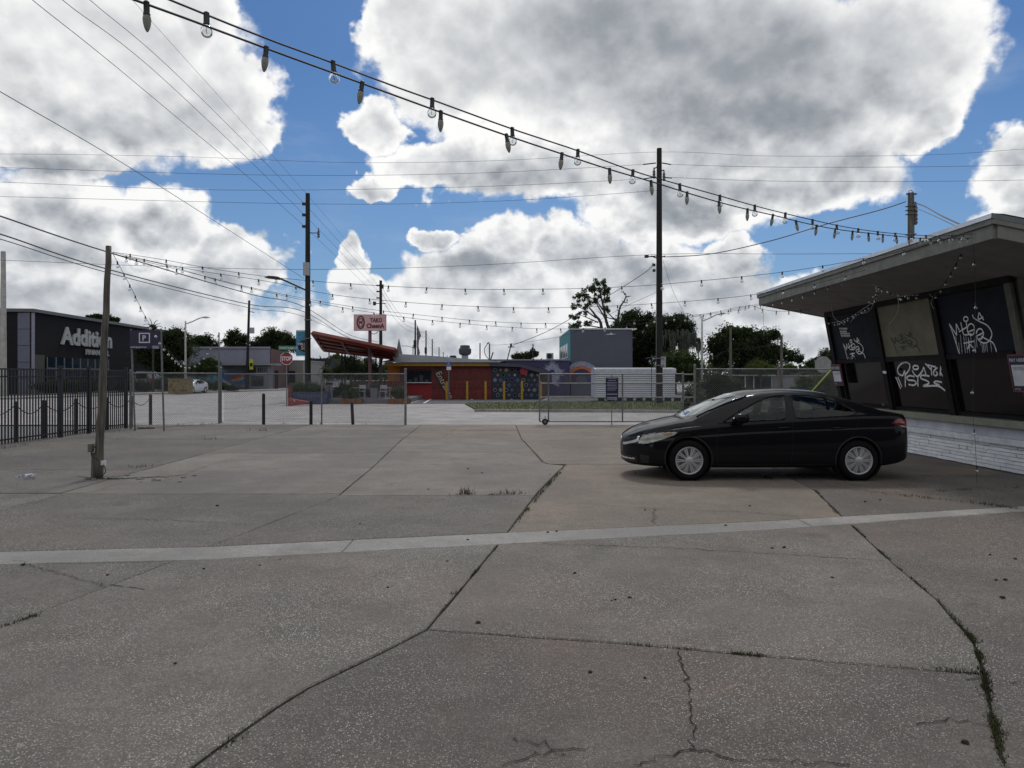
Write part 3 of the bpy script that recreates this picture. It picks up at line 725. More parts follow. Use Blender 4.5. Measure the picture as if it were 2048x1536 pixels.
def fence_run(label, pts, posts, zt, zb=.05, bottom_rail=False, group=None, rp=.030, ptop=.06):
    t = thing('chain_link_fence', label, 'fence', (pts[0][0], pts[0][1], 0), group)
    for a, c in zip(pts, pts[1:]):
        m = MB(); m.tube([(a[0], a[1], zt), (c[0], c[1], zt)], .021, 8); m.build('top_rail', M_galv, t)
        mesh_fabric(a, c, zb, zt, 'wire_mesh', t)
        if bottom_rail: m = MB(); m.tube([(a[0], a[1], zb), (c[0], c[1], zb)], .003, 4); m.build('tension_wire', M_galv, t)
    for (x, y, h, r) in posts:
        m = MB(); m.tube([(x, y, -.03), (x, y, h)], r, 10); m.lathe([(r*1.15, 0), (r*1.1, .03), (r*.5, .055)], (x, y, h), 10)
        m.build('post', M_galv, t)
    return t
def gx(px, py): p = G(px, py); return (p.x, p.y)
A, B_, C_ = gx(258, 858), gx(441, 845), gx(811, 850)
zt = 1.74
fence_run('chain link fence run behind the navy parking sign', [A, B_], [(A[0]+.05, A[1], 1.80, .03)], zt, bottom_rail=True)
mid = (B_[0]+(C_[0]-B_[0])*.56, B_[1]+(C_[1]-B_[1])*.56)
fence_run('chain link fence run ending in a post at the open gateway', [(B_[0]+.14, B_[1]-.02), C_], [(B_[0], B_[1], 1.92, .045), (C_[0], C_[1], 1.86, .04), (mid[0], mid[1], 1.78, .025)], zt-.02, bottom_rail=True)
# tie wire barrels at the corner post
D0, D1, D2 = gx(1390, 845), (6.6, 24.0), (11.5, 24.3)
fence_run('taller chain link fence with barbed top behind the black car', [(6.15, 23.9), (9.0, 24.0), (14.5, 24.2)], [(6.15, 23.9, 2.0, .04), (9.0, 24.0, 1.95, .03), (11.6, 24.1, 1.95, .03), (14.5, 24.2, 1.95, .03)], 1.885)
def gate():
    x0, x1, y = .93, 5.78, 24.05
    t = thing('rolling_gate', 'rolling chain link gate standing open on a small black wheel', 'gate', (x0, y, 0))
    V = lambda x: (x-1024)/FPX*y
    for px in (1079, 1097, 1245, 1366): m = MB(); m.tube([(V(px), y, .12), (V(px), y, 1.70)], .026, 8); m.build('upright', M_galv, t)
    for py in (748, 767, 795, 843):
        z = CAMZ+(HY-py)*y/FPX; m = MB(); m.tube([(V(1079), y, z), (V(1366), y, z)], .022, 8); m.build('rail', M_galv, t)
    mesh_fabric((V(1097), y), (V(1366), y), .10, 1.69, 'wire_mesh', t)
    mesh_fabric((V(1079), y+.01), (V(1097), y+.01), .10, 1.69, 'wire_mesh', t)
    m = MB(); Mx = Matrix.Rotation(R(90), 4, 'X'); m.lathe([(.03,-.05),(.09,-.05),(.105,-.03),(.105,.03),(.09,.05),(.03,.05)], (V(1090), y-.05, .105), 18, Mx)
    w = m.build('wheel', M_dark, t, auto=40); m = MB(); m.lathe([(.02,-.06),(.05,-.06),(.05,.06),(.02,.06)], (V(1090), y-.05, .105), 10, Mx); m.build('hub', M_galv, w)
    m = MB(); m.box(V(1090)-.012, V(1090)+.012, y-.1, y-.08, .1, .3); m.build('wheel_bracket', M_galv, t)
    # rules sign hung on the gate
    pn = mat('sign_navy', (0,0,0)); s = thing('rules_sign', 'navy sign with small white rules text hung on the rolling gate', 'sign', (V(1223), y-.08, 1.65))
    m = MB(); m.box(V(1211), V(1236), y-.075, y-.06, .84, 1.60); m.build('panel', pn, s)
    m = MB(); rr = random.Random(2)
    for i, (py, w0, w1) in enumerate([(757,1214,1233),(761,1216,1231),(765,1213,1234),(768,1214,1233),(771,1213,1232),(774,1215,1234),(777,1214,1233),(780,1214,1230)]):
        z = CAMZ+(HY-py)*y/FPX; m.box(V(w0), V(w1), y-.079, y-.076, z-.008, z+.008)
    for py in (788, 795, 798): z = CAMZ+(HY-py)*y/FPX; m.box(V(1213), V(1234), y-.079, y-.076, z-.017, z+.012)
    m.build('small_print', mat('print_grey', (.30,.31,.40), .6), s)
    m = MB(); m.tube([(V(1223), y-.05, 0), (V(1223), y-.05, 1.68)], .018, 6); m.build('post', M_galv, s)
gate()
# gate track stub posts and lock tangle at the right post
t = thing('gate_latch_posts', 'pair of galvanised receiver posts with a green pipe bracket beside the gate', 'post', (6.02, 24.2, 0))
for px, h in ((1366, 1.80), (1390, 2.05)):
    x = (px-1024)/FPX*24.2; m = MB(); m.tube([(x, 24.2, 0), (x, 24.2, h)], .035, 10); m.build('post', M_galv, t)
for py in (749, 767, 795): z = CAMZ+(HY-py)*24.2/FPX; m = MB(); m.tube([((1366-1024)/FPX*24.2, 24.2, z), ((1390-1024)/FPX*24.2, 24.2, z)], .022, 8); m.build('rail', M_galv, t)
# black picket fence at the left
def picket_fence():
    ya, yb = 10.2, 22.35; XF = lambda y: -12.02-.02*(y-16)
    t = thing('iron_picket_fence', 'black iron picket fence along the left edge of the lot', 'fence', (XF(ya), ya, 0))
    for z in (1.80, 1.62, .12): m = MB(); m.prism([(XF(ya)-.015, ya, z), (XF(ya)+.015, ya, z), (XF(ya)+.015, ya, z+.035), (XF(ya)-.015, ya, z+.035)], (XF(yb)-XF(ya), yb-ya, 0)); m.build('rail', M_blackm, t)
    me = None; y = ya+.05
    while y < yb:
        if me is None:
            m = MB(); m.box(-.0125, .0125, -.0125, .0125, .03, 1.815); o = m.build('picket', M_blackm); me = o.data; o.parent = t
        else: o = bpy.data.objects.new('picket', me); COL.objects.link(o); o.parent = t
        o.location = Vector((XF(y), y, 0))-t.location; o.location.z = 0; y += .112
    for y in (10.2, 13.3, 16.45, 19.0, 20.3, 22.35):
        m = MB(); m.box(XF(y)-.04, XF(y)+.04, y-.04, y+.04, -.02, 1.90); m.box(XF(y)-.05, XF(y)+.05, y-.05, y+.05, 1.90, 1.93); m.build('post', M_blackm, t)
picket_fence()
M_boll = mat('bollard_black', (.008,.007,.008), .7, 0, .4, 6, .2, col2=(.022,.018,.018))
proto = None
def bollard(x, y, h, label, r=.052, lean=0, grp='black posts beyond the lot fences', yellow=None):
    t = thing('bollard', label, 'bollard', (x, y, 0), grp)
    m = MB(); m.tube([(x, y, -.05), (x+lean, y, h)], [r, r*.95], 10); m.lathe([(r*.95, 0), (r*.7, .02), (r*.2, .03)], (x+lean, y, h), 10); m.build('post', yellow or M_boll, t); return t
chain_x = []
LBL = ['nearest chained black post seen through the left end of the iron fence', 'second chained black post through the iron fence', 'third chained black post through the iron fence',
       'chained black post just right of the wooden light pole', 'leftmost chained black post under the navy parking sign', 'right chained black post under the navy parking sign']
for (px, py, pt), lab in zip([(32, 893, 806), (88, 885, 804), (152, 872, 800), (213, 864, 799), (262, 855, 796), (301, 848, 792)], LBL):
    p = G(px, py)
    if px < 250: p.x = -12.42; p.y = -12.42*FPX/(px-CX)
    h = .99; x = p.x; bollard(x, p.y, h, lab, .055); chain_x.append(Vector((x, p.y, h-.05)))
m = MB()
p0 = chain_x[0]+Vector((0, -1.6, 0)); ch = [p0]+chain_x
for a, c in zip(ch, ch[1:]):
    m.tube([a+(c-a)*(i/12)-Vector((0,0,1))*(.26*4*(i/12)*(1-i/12)) for i in range(13)], .013, 5)
tag(m.build('barrier_chain', M_blackm), 'dark sagging chain strung between the short black posts', 'chain')
for (px, pb, pt, lab) in ((521, 850, 789, 'plain black post standing alone outside the fence, left of the stop sign'), (617, 850, 803, 'short black post behind the fence below the tall utility pole'), (702, 850, 806, 'short leaning black post in front of the left orange planter')):
    p = G(px, pb-.5); bollard(p.x, p.y+.3, CAMZ+(HY-pt)*p.y/FPX, lab, .055, -.04 if px == 702 else 0)
# wooden light pole in the foreground left
def wood_pole():
    b0, tp = G(197, 957), P(217, 492, 11.5)
    t = thing('wooden_light_pole', 'leaning weathered wooden pole holding the string lights at the left', 'pole', b0)
    m = MB(); n = 14; pts = [b0+(tp-b0)*(i/n)+Vector((rng.gauss(0,.006), 0, 0)) for i in range(n+1)]; pts[0].z = -.03
    m.tube(pts, [.066-.024*i/n for i in range(n+1)], 12); m.build('post', M_woodg, t, smooth=True)
    m = MB(); q = G(188, 953); m.prism([Vector((b0.x-.115, b0.y-.02, -.01)), Vector((b0.x-.055, b0.y-.02, -.01)), Vector((b0.x-.045, b0.y-.02, .42)), Vector((b0.x-.10, b0.y-.02, .42))], (0, .08, 0)); m.build('brace_stub', M_woodg, t)
    m = MB(); z = CAMZ+(HY-896)*11.4/FPX; m.box(b0.x-.115, b0.x-.05, b0.y-.10, b0.y-.03, z-.06, z+.07); m.build('outlet_box', mat('box_grey', (.12,.12,.11), .6), t)
    m = MB(); m.box(b0.x+.07, b0.x+.14, b0.y-.06, b0.y-.02, .22, .29); m.build('small_box', M_white, t)
    m = MB(); m.tube(smooth_pts([b0+Vector((.1, -.05, .25)), b0+Vector((.16,-.08,.12)), b0+Vector((.10,-.1,.02)), b0+Vector((.4,-.1,.01))], 6), .008, 5); m.tube(smooth_pts([b0+Vector((.02,-.1,.55)), b0+Vector((-.05,-.12,.4)), b0+Vector((.07,-.1,.3))], 6), .007, 5)
    m.build('cable', M_wire, t)
    # broken patch of concrete round the foot
    m = MB()
    for k in range(26):
        a = rng.uniform(0, 6.28); d = abs(rng.gauss(.25, .2)); x, y = b0.x+.45+d*2.0*math.cos(a), b0.y-.02+d*.7*math.sin(a); s = rng.uniform(.015, .045)
        m.prism([Vector((x+s*math.cos(q)*rng.uniform(.6,1.2), y+s*math.sin(q)*rng.uniform(.6,1.2), 0)) for q in (0, 1.2, 2.5, 3.8, 5)], (0, 0, s*.5))
    tag(m.build('concrete_rubble', M_strip), kind='stuff')
    m = MB(); pts = [b0+Vector((math.cos(a)*r1*(1.0), math.sin(a)*r1*.8, .006)) for a, r1 in [(i*.5, .13+rng.uniform(0,.12)) for i in range(12)]]; m.add(pts, [tuple(range(12))]); m.ribbon([b0+Vector((.1,-.03,.006)), b0+Vector((.5,.02,.006)), b0+Vector((.9,.2,.006)), b0+Vector((1.25,.38,.006))], [.10,.06,.05,.01], (0,0,1)); m.ribbon([b0+Vector((-.1,.03,.006)), b0+Vector((-.5,.22,.006))], [.06,.01], (0,0,1))
    tag(m.build('broken_concrete_gap', M_soil), kind='structure')
    return tp
POLE_TOP = wood_pole()
# navy parking sign on two posts
def parking_sign():
    Y = G(300, 862).y; t = thing('parking_sign', 'navy P parking sign on two galvanised posts by the left fence', 'sign', (P(295, 862, Y).x, Y, 0))
    for (a, b2) in (((262, 660), (270, 861)), ((322, 659), (328, 862))):
        p, q = P(*a, Y), P(*b2, Y); q.z = -.02; m = MB(); m.tube([q, p+Vector((0,0,.03))], .030, 4); m.build('post', M_galv, t)
    L0, L1, zt_, zb_ = P(261.5, 0, Y).x, P(321, 0, Y).x, P(0, 661, Y).z, P(0, 697.5, Y).z; pn = MATS['sign_navy']
    m = MB(); m.box(L0, L1, Y-.06, Y-.035, zb_, zt_); pl = m.build('panel', pn, t)
    lw = mat('sign_lettering', (.55,.56,.68), .5)
    y = Y-.064
    def rect_ring(x0, x1, z0, z1, w):
        m = MB()
        for (a, b2, c, d) in ((x0, x1, z1-w, z1), (x0, x1, z0, z0+w), (x0, x0+w, z0+w, z1-w), (x1-w, x1, z0+w, z1-w)): m.box(a, b2, y, y+.003, c, d)
        return m
    X = lambda px: P(px, 0, Y).x; Z = lambda py: P(0, py, Y).z
    m = rect_ring(X(280), X(302), Z(686), Z(666), .032); m.build('logo_frame', lw, pl)
    text_mb('P', Z(671)-Z(681), .03, 0, frame_M((X(286.5), y, Z(681)), (1,0,0), (0,0,1))).build('lettering', lw, pl)
    q = text_mb('parkingmgmt.com', .06, .01, 0, frame_M((X(263), y, Z(696)), (1,0,0), (0,0,1))); k = (X(295)-X(263))/q.w
    text_mb('parkingmgmt.com', .06*k, .015, 0, frame_M((X(263), y, Z(695.5)), (1,0,0), (0,0,1))).build('lettering', lw, pl)
    rect_ring(X(307), X(320), Z(697), Z(692), .010).build('logo_frame', lw, pl)
    text_mb('PMG', .045, .02, 0, frame_M((X(309), y, Z(696.4)), (1,0,0), (0,0,1))).build('lettering', lw, pl)
    m = MB(); m.box(X(288)-1.0, X(304)-.9, Y-.3, Y-.1, 0, .05); 
    m2 = MB(); a = G(275, 858); m2.prism([(a.x, a.y, 0), (a.x+.48, a.y+.05, 0), (a.x+.47, a.y+.14, 0), (a.x, a.y+.1, 0)], (0, 0, .05)); tag(m2.build('wooden_plank', M_woodg), 'short grey board lying on the ground between the parking sign posts', 'plank')
parking_sign()
# ------------------------------------------------------------------ utility poles, wires, lamps
def sag(a, b2, s, n=24):
    a, b2 = Vector(a), Vector(b2); return [a+(b2-a)*(i/n)-Vector((0, 0, s*4*(i/n)*(1-i/n))) for i in range(n+1)]
def upole(px, ptop, Y, r, label, x=None, m_=None, hard=None, group='utility poles along the street', name='utility_pole', lean=0):
    top = P(px, ptop, Y); t = thing(name, label, 'utility pole', (top.x+lean, Y, 0), group)
    m = MB(); n = 8; m.tube([Vector((top.x+lean*(1-i/n), Y, -.05+(top.z+.05)*i/n)) for i in range(n+1)], [r*1.15-r*.35*i/n for i in range(n+1)], 12); m.build('post', m_ or M_wood, t, auto=40)
    return t, top
t1, top1 = upole(1318.5, 297, 41.8, .185, 'tall dark wooden utility pole standing in the grass patch by the white trailer')
def fit(parent, name, px, py, Y, sx, sz, m_=M_blackm, sy=.2):
    p = P(px, py, Y); m = MB(); m.box(p.x-sx/2, p.x+sx/2, p.y-sy/2, p.y+sy/2, p.z-sz/2, p.z+sz/2); return m.build(name, m_, parent)
Yp = 41.8
def insul(parent, px, py, Y, tilt=0):
    p = P(px, py, Y); m = MB(); m.lathe([(.05,-.35),(.10,-.25),(.06,-.2),(.10,-.1),(.06,-.05),(.09,.05),(.05,.12),(.03,.3)], p, 8); m.build('insulator', mat('insulator_grey', (.10,.10,.11), .4), parent)
insul(t1, 1308, 345, Yp); insul(t1, 1328, 350, Yp)
for (x0, y0, x1, y1) in ((1312,326,1286,329),(1324,326,1342,329),(1326,355,1344,356),(1312,354,1286,358),(1316,332,1308,338),(1322,342,1328,340),(1322,511,1294,514),(1318,518,1302,512),(1324,514,1330,512)):
    m = MB(); m.tube([P(x0,y0,Yp), P(x1,y1,Yp)], .035, 6); m.build('bracket', M_blackm, t1)
for (px, py, sx, sz) in ((1293,513,.22,.14),(1308,530,.14,.14),(1308,541,.14,.14)): fit(t1, 'fitting', px, py, Yp, sx, sz)
fit(t1, 'meter_box', 1326, 724, Yp-.1, .30, .62, mat('meter_grey', (.30,.31,.33), .5)); fit(t1, 'band', 1318, 717, Yp, .5, .06, M_galv, .5); fit(t1, 'band', 1318, 731, Yp, .5, .06, M_galv, .5)
m = MB(); m.tube([P(1313,540,Yp-.2), P(1312,806,Yp-.2)], .02, 5); m.build('conduit', M_galv, t1)
m = MB(); m.tube([P(1303,700,Yp-.1), P(1303,800,Yp-.1)], .02, 5); m.build('ground_wire', M_wood, t1)
Y2 = 47.0
t2, top2 = upole(615.5, 387, Y2, .18, 'tall dark utility pole with street lamp arm and grey box beside the stop sign')
fit(t2, 'transformer_box', 612.5, 538, Y2-.25, .38, .85, mat('meter_grey', (0,0,0)))
for py in (408, 430, 453): fit(t2, 'insulator', 609, py, Y2, .28, .16)
m = MB(); m.tube([P(616,466,Y2), P(636,466,Y2)], .03, 6); m.build('bracket', M_blackm, t2); insul(t2, 637, 465, Y2)
m = MB(); m.tube(smooth_pts([P(612,580,Y2), P(590,570,Y2), P(570,561,Y2), P(556,556,Y2)], 6), .065, 8); m.build('lamp_arm', M_blackm, t2)
m = MB(); a = P(528,554.5,Y2); c = P(557,556,Y2); m.prism([a+Vector((0,0,.0)), a+Vector((.25,0,.10)), c+Vector((-.35,0,.14)), c+Vector((0,0,.09)), c+Vector((0,0,-.10)), a+Vector((.2,0,-.06))], (0,.3,0)); m.build('lamp_head', M_blackm, t2)
for py in (620, 657): fit(t2, 'band', 615.5, py+20, Y2, .38, .05, M_galv, .42)
# banner on it
b = thing('banner', 'blue street banner with a black disc on the side of the utility pole', 'banner', P(605, 712, Y2+.3))
p, q = P(592, 711, Y2+.26), P(616, 662, Y2+.26); m = MB(); m.box(p.x, q.x, Y2+.26, Y2+.28, p.z, q.z); m.build('cloth', mat('banner_blue', (.045,.20,.32), .7), b)
m = MB(); c = P(607, 692, Y2+.255); m.add([c+Vector((.38*math.cos(a*.3927), 0, .38*math.sin(a*.3927))) for a in range(16)], [tuple(range(16))]); m.build('disc', M_dark, b)
lw = MATS['sign_lettering']
text_mb('MILLS', .17, .02, 0, frame_M((c.x-.36, Y2+.25, c.z+.05), (1,0,0), (0,0,1))).build('lettering', lw, b); text_mb('50', .24, .02, 0, frame_M((c.x-.17, Y2+.25, c.z-.25), (1,0,0), (0,0,1))).build('lettering', mat('banner_cream', (.45,.42,.30), .7), b)
for py in (661, 712): m = MB(); m.tube([P(592,py,Y2+.3), P(616,py,Y2+.3)], .02, 5); m.build('banner_arm', M_blackm, b)
t3, top3 = upole(761.5, 561, 86, .20, 'dark utility pole rising behind the pink restaurant sign')
m = MB(); m.tube([P(748,607,86), P(772,607,86)], .05, 5); m.build('crossbar', M_blackm, t3); fit(t3, 'insulator', 749, 607, 86, .35, .45); fit(t3,'insulator',763,573,86,.5,.5)
for py in (571,583,596): fit(t3, 'insulator', 757, py, 86, .5, .15)
far = [(830.5, 640, 147, 'utility pole left of the flag with a drum high on it'), (852, 661, 181, 'first thin distant utility pole right of the flag'), (864.5, 678, 222, 'second thin distant utility pole right of the flag'), (878, 694, 270, 'third thin distant utility pole right of the flag'), (886.5, 704, 330, 'fourth tiny distant utility pole right of the flag'), (894.5, 711, 400, 'last tiny utility pole before the roof fan')]
tops = [top2, top3]
for (px, pt, Y, lab) in far:
    t, tp = upole(px, pt, Y, .19, lab); tops.append(tp)
    if Y < 200: fit(t, 'transformer', px-.5, pt+48 if Y < 150 else pt+40, Y, .6, 1.6)
t5, top5 = upole(498.5, 601, 84, .16, 'slim dark utility pole in front of the grey mural building', lean=-.3)
for py in (625, 661): m = MB(); m.tube([P(499,py-2,84), P(509,py,84)], .04, 5); m.build('bracket', M_blackm, t5)
fit(t5, 'transformer', 504, 661, 84, .5, .7, MATS['meter_grey'])
ys = thing('yellow_sign', 'small yellow and black pennant sign on the slim pole', 'sign', P(502, 739, 83.6)); p, q = P(499, 739, 83.6), P(506, 718, 83.6); m = MB(); m.box(p.x, q.x, 83.6, 83.65, p.z, q.z); m.build('panel', mat('sign_yellow', (.42,.42,.03), .6), ys)
m = MB(); p, q = P(500, 733, 83.57), P(505, 726, 83.57); m.box(p.x, q.x, 83.57, 83.59, p.z, q.z); m.build('emblem', M_dark, ys)
upole(1822, 386, 30, .15, 'grey green utility pole rising behind the diner roof', m_=M_woodg); t6 = bpy.context.scene.objects[-1]
t6 = [o for o in SC.objects if o.get('label') == 'grey green utility pole rising behind the diner roof'][0]
m = MB(); m.tube([P(1813,388,30), P(1833,388,30)], .035, 6); m.build('crossbar', M_blackm, t6); m = MB(); m.tube(smooth_pts([P(1818,388,30), P(1818,382,30), P(1822,380,30), P(1825,384,30), P(1825,390,30)], 5), .015, 5); m.build('wire_loop', M_galv, t6)
for py in (412, 420, 428, 469): fit(t6, 'band', 1822, py, 30, .33, .03, M_galv, .33)
for py in (418, 433): insul(t6, 1831, py, 30)
upole(6.5, 503, 55, .21, 'pale concrete pole at the far left edge', m_=M_conc_light, group='pale concrete poles')
upole(1461, 655, 62, .13, 'grey wooden pole among the trees, left of the low house', m_=M_woodg); upole(1563, 671, 64, .13, 'grey wooden pole in front of the low house', m_=M_woodg)
upole(438, 665, 24.9, .028, 'thin tall pipe tied to the chain link corner post', m_=M_galv, name='pipe_post', group='thin pipes'); 
# street lamps on their own poles
def street_lamp(px, pt, pb, Y, arm, label, m_=M_galv, r=.09):
    top = P(px, pt, Y); t = thing('street_lamp', label, 'street lamp', (top.x, Y, 0), 'street lamps')
    m = MB(); m.tube([(top.x, Y, -.05), top], [r*1.2, r*.7], 10); m.build('post', m_, t, smooth=True)
    m = MB(); pts = smooth_pts([P(x, y, Y) for x, y in arm[:-1]], 5); m.tube(pts, r*.55, 6); m.build('arm', m_, t)
    a, c = P(*arm[-2], Y), P(*arm[-1], Y); d = (c-a); m = MB(); m.prism([a+Vector((0,-.12,.06)), a+d*.5+Vector((0,-.12,.09)), c+Vector((0,-.12,0)), a+d*.4+Vector((0,-.12,-.07)), a+Vector((0,-.12,-.05))], (0, .24, 0)); m.build('lamp_head', m_, t)
street_lamp(371, 642, 785, 66, [(371,648),(385,643),(398,637),(406,635),(420,635)], 'street lamp with curved arm in front of the left trees', M_conc_light)
street_lamp(1404, 632, 795, 58, [(1405,642),(1420,636),(1432,630),(1438,629),(1453,627)], 'pale street lamp right of the tall pole, arm to the right', M_conc_light)
street_lamp(1366.5, 682, 790, 88, [(1366,684),(1356,681),(1346,677),(1343,676.5),(1333,676)], 'smaller pale street lamp whose arm reaches left', M_conc_light, .11)
street_lamp(658, 703, 800, 120, [(658,704),(662,702),(668,702),(672,702),(676,702.5)], 'distant street lamp in front of the dark roofed house', M_galv, .15)
street_lamp(826, 690, 790, 150, [(830,698),(822,694),(812,692),(806,692),(802,692)], 'distant lamp with long arm near the church steeple', M_galv, .12)
def wire(pts, r, label, group=None, k=8, name='power_line'):
    m = MB(); m.tube(smooth_pts(pts, k), r, 4, False); o = m.build(name, M_wire); return tag(o, label, 'wire', group)
G1 = 'wires crossing the sky behind the tall pole'
def flat(pl, Y, r, label, group): wire([P(x, y, Y) for x, y in pl], r, label, group)
flat([(-350,312),(0,308),(350,313),(700,325),(1000,321),(1318,304),(1540,312),(1850,310),(2048,298),(2300,280)], Yp, .0085, 'topmost of the thin wires crossing the sky behind the tall pole', G1)
flat([(-350,325),(0,335),(525,350),(930,347),(1286,329)], Yp, .010, 'second wire down crossing from the left edge to the tall pole', G1)
flat([(-350,352),(0,364),(450,380),(930,374),(1286,358)], Yp, .010, 'third wire down crossing from the left edge to the tall pole', G1)
flat([(-350,385),(0,393),(640,408),(1000,402),(1314,381)], Yp, .010, 'fourth wire down crossing from the left edge to the tall pole', G1)
flat([(1342,329),(1540,334),(1800,334),(2048,330),(2300,322)], Yp, .010, 'upper of the two wires running right from the tall pole', G1)
flat([(1344,355),(1540,362),(1800,363),(2048,360),(2300,352)], Yp, .010, 'lower of the two wires running right from the tall pole', G1)
flat([(-350,505),(0,520),(300,532),(620,539),(940,531),(1312,509),(1600,508),(2048,506)], Yp+6, .013, 'long faint wire crossing low over the whole sky', G1)
G2 = 'wires running along the street into the distance'
def street_wire(pl, r, label): wire([P(*p) for p in pl], r, label, G2)
street_wire([(-60,-105,15.6),(65,0,18.8),(300,190,26),(609,453,Y2),(757,596,86)], .012, 'lowest of three parallel street wires falling from the top left corner')
street_wire([(10,-110,16.5),(125,0,20),(340,170,27.5),(609,430,Y2),(757,583,86)], .012, 'middle of three parallel street wires falling from the top left corner')
street_wire([(60,-110,17.6),(180,0,21.4),(370,165,29),(609,408,Y2),(757,571,86)], .012, 'upper of three parallel street wires falling from the top left corner')
street_wire([(190,-90,19.5),(265,0,23.8),(440,195,32),(613,388,Y2),(761,562,86)], .008, 'thin topmost street wire ending at the tip of the lamp pole')
street_wire([(-150,95,15.5),(0,183,18.2),(300,360,27),(608,557,Y2)], .013, 'street wire sloping from the left edge to the grey box on the pole')
street_wire([(-160,378,15.3),(0,432,18.2),(225,507,24),(500,588,37),(609,614,Y2),(700,670,70),(757,684,86)], .022, 'thick black cable, upper one passing behind the wooden light pole')
street_wire([(-160,425,15.3),(0,468,18.2),(225,541,24),(500,609,37),(609,624,Y2),(700,677,70),(757,688,86)], .020, 'thick black cable, middle one passing behind the wooden light pole')
street_wire([(-160,440,15.3),(0,478,18.2),(225,548,24),(500,616,37),(609,634,Y2),(720,686,75)], .013, 'thin black cable, lowest one passing behind the wooden light pole')
for (a, c, l) in (((762,571,86),(830,648,147),'upper'),((762,583,86),(830,656,147),'middle'),((762,596,86),(830,664,147),'lower'),):
    A_, C2 = P(*a), P(*c); m = MB(); m.tube(sag(A_, C2, 1.2), .02, 4, False); tag(m.build('power_line', M_wire), l+' wire between the pole behind the pink sign and the flag', 'wire', G2)
for i in range(2, len(tops)-1):
    for j, dz in enumerate((-.3, -1.4, -2.4)):
        m = MB(); m.tube(sag(tops[i]+Vector((0,0,dz)), tops[i+1]+Vector((0,0,dz)), 1), .025, 4, False)
        tag(m.build('power_line', M_wire), ('top', 'middle', 'low')[j]+' distant wire, span '+('first','second','third','fourth','fifth')[i-2]+' beyond the flag pole', 'wire', G2)
wire([P(1328,514,Yp), P(1420,508,38), P(1540,482,34), P(1650,449,32), P(1760,420,30.6), P(1812,403,30)], .022, 'twisted service cable from the tall pole up to the pole behind the diner', 'service cables')
wire([P(1828,405,30), P(1850,413,27), P(1880,430,22), P(1921,449,17)], .022, 'thick service cable dropping from the rear pole onto the diner roof', 'service cables')
wire([P(1826,414,30), P(1860,428,25), P(1911,452,17.6)], .012, 'thin service cable dropping from the rear pole onto the diner roof', 'service cables')
wire([P(1306,526,Yp), P(1290,545,43), P(1200,602,47), P(1100,660,50), P(1024,691,52)], .022, 'service cable sloping from the tall pole down to the restaurant mast', 'service cables')
wire([P(1314,584,Yp), P(1240,618,44), P(1140,668,49), P(1020,688,54), P(980,690,55)], .010, 'fainter lower wire sloping from the tall pole to the restaurant roof', 'service cables')
wire([P(1326,521,Yp), P(1345,580,41), P(1372,634,40), P(1400,700,39)], .008, 'thin guy wire slanting down right of the tall pole', 'service cables')
wire([P(1290,717,44), P(1330,712,50), P(1420,716,58), P(1460,700,62), P(1563,690,64)], .012, 'low wire slung between the grey wooden poles', 'service cables')
m = MB(); m.tube([P(1624,782,25), P(1670,731,25)], .022, 6); tag(m.build('guy_guard', mat('guard_yellow', (.42,.44,.06), .6)), 'yellow plastic guy wire guard slanting behind the car roof', 'guy guard')
# ------------------------------------------------------------------ string lights
M_sock = mat('socket_black', (.012,.012,.012), .5); M_globe = glass('bulb_glass', (.93,.94,.94), .10, .04)
M_c9 = mat('bulb_frosted', (.42,.42,.38), .35, 0, .2, 30, col2=(.28,.28,.24)); 
tr = M_c9.node_tree; bb = tr.nodes['Principled BSDF']; bb.inputs['Transmission Weight'].default_value = .0
tl = tr.nodes.new('ShaderNodeBsdfTranslucent'); tl.inputs[0].default_value = (.6,.6,.55,1); mx_ = tr.nodes.new('ShaderNodeMixShader'); mx_.inputs[0].default_value = .55
tr.links.new(bb.outputs[0], mx_.inputs[1]); tr.links.new(tl.outputs[0], mx_.inputs[2]); tr.links.new(mx_.outputs[0], tr.nodes['Material Output'].inputs[0])
def mesh_of(m, mm, name, sm=True):
    me = bpy.data.meshes.new(name); me.from_pydata(m.v, [], m.f); me.materials.append(mm)
    if sm: me.polygons.foreach_set('use_smooth', [True]*len(me.polygons)); me.set_sharp_from_angle(angle=R(50))
    return me
_m = MB(); _m.lathe([(.004,.012),(.010,.008),(.0105,-.03),(.0125,-.032),(.0125,-.036)], n=10); ME_SOCK = mesh_of(_m, M_sock, 'socket')
_m = MB(); _m.lathe([(.010,-.036),(.014,-.043),(.020,-.052),(.0215,-.062),(.019,-.072),(.012,-.079),(.004,-.082)], n=12); ME_GLOBE = mesh_of(_m, M_globe, 'bulb')
_m = MB(); _m.lathe([(.010,-.034),(.013,-.042),(.0145,-.052),(.013,-.066),(.0095,-.080),(.005,-.090),(.001,-.094)], n=12); ME_C9 = mesh_of(_m, M_c9, 'bulb')
_m = MB(); _m.tube([(0,0,-.036),(.003,0,-.05),(-.004,.003,-.062),(.002,-.002,-.068)], .0012, 4); ME_FIL = mesh_of(_m, M_sock, 'filament')
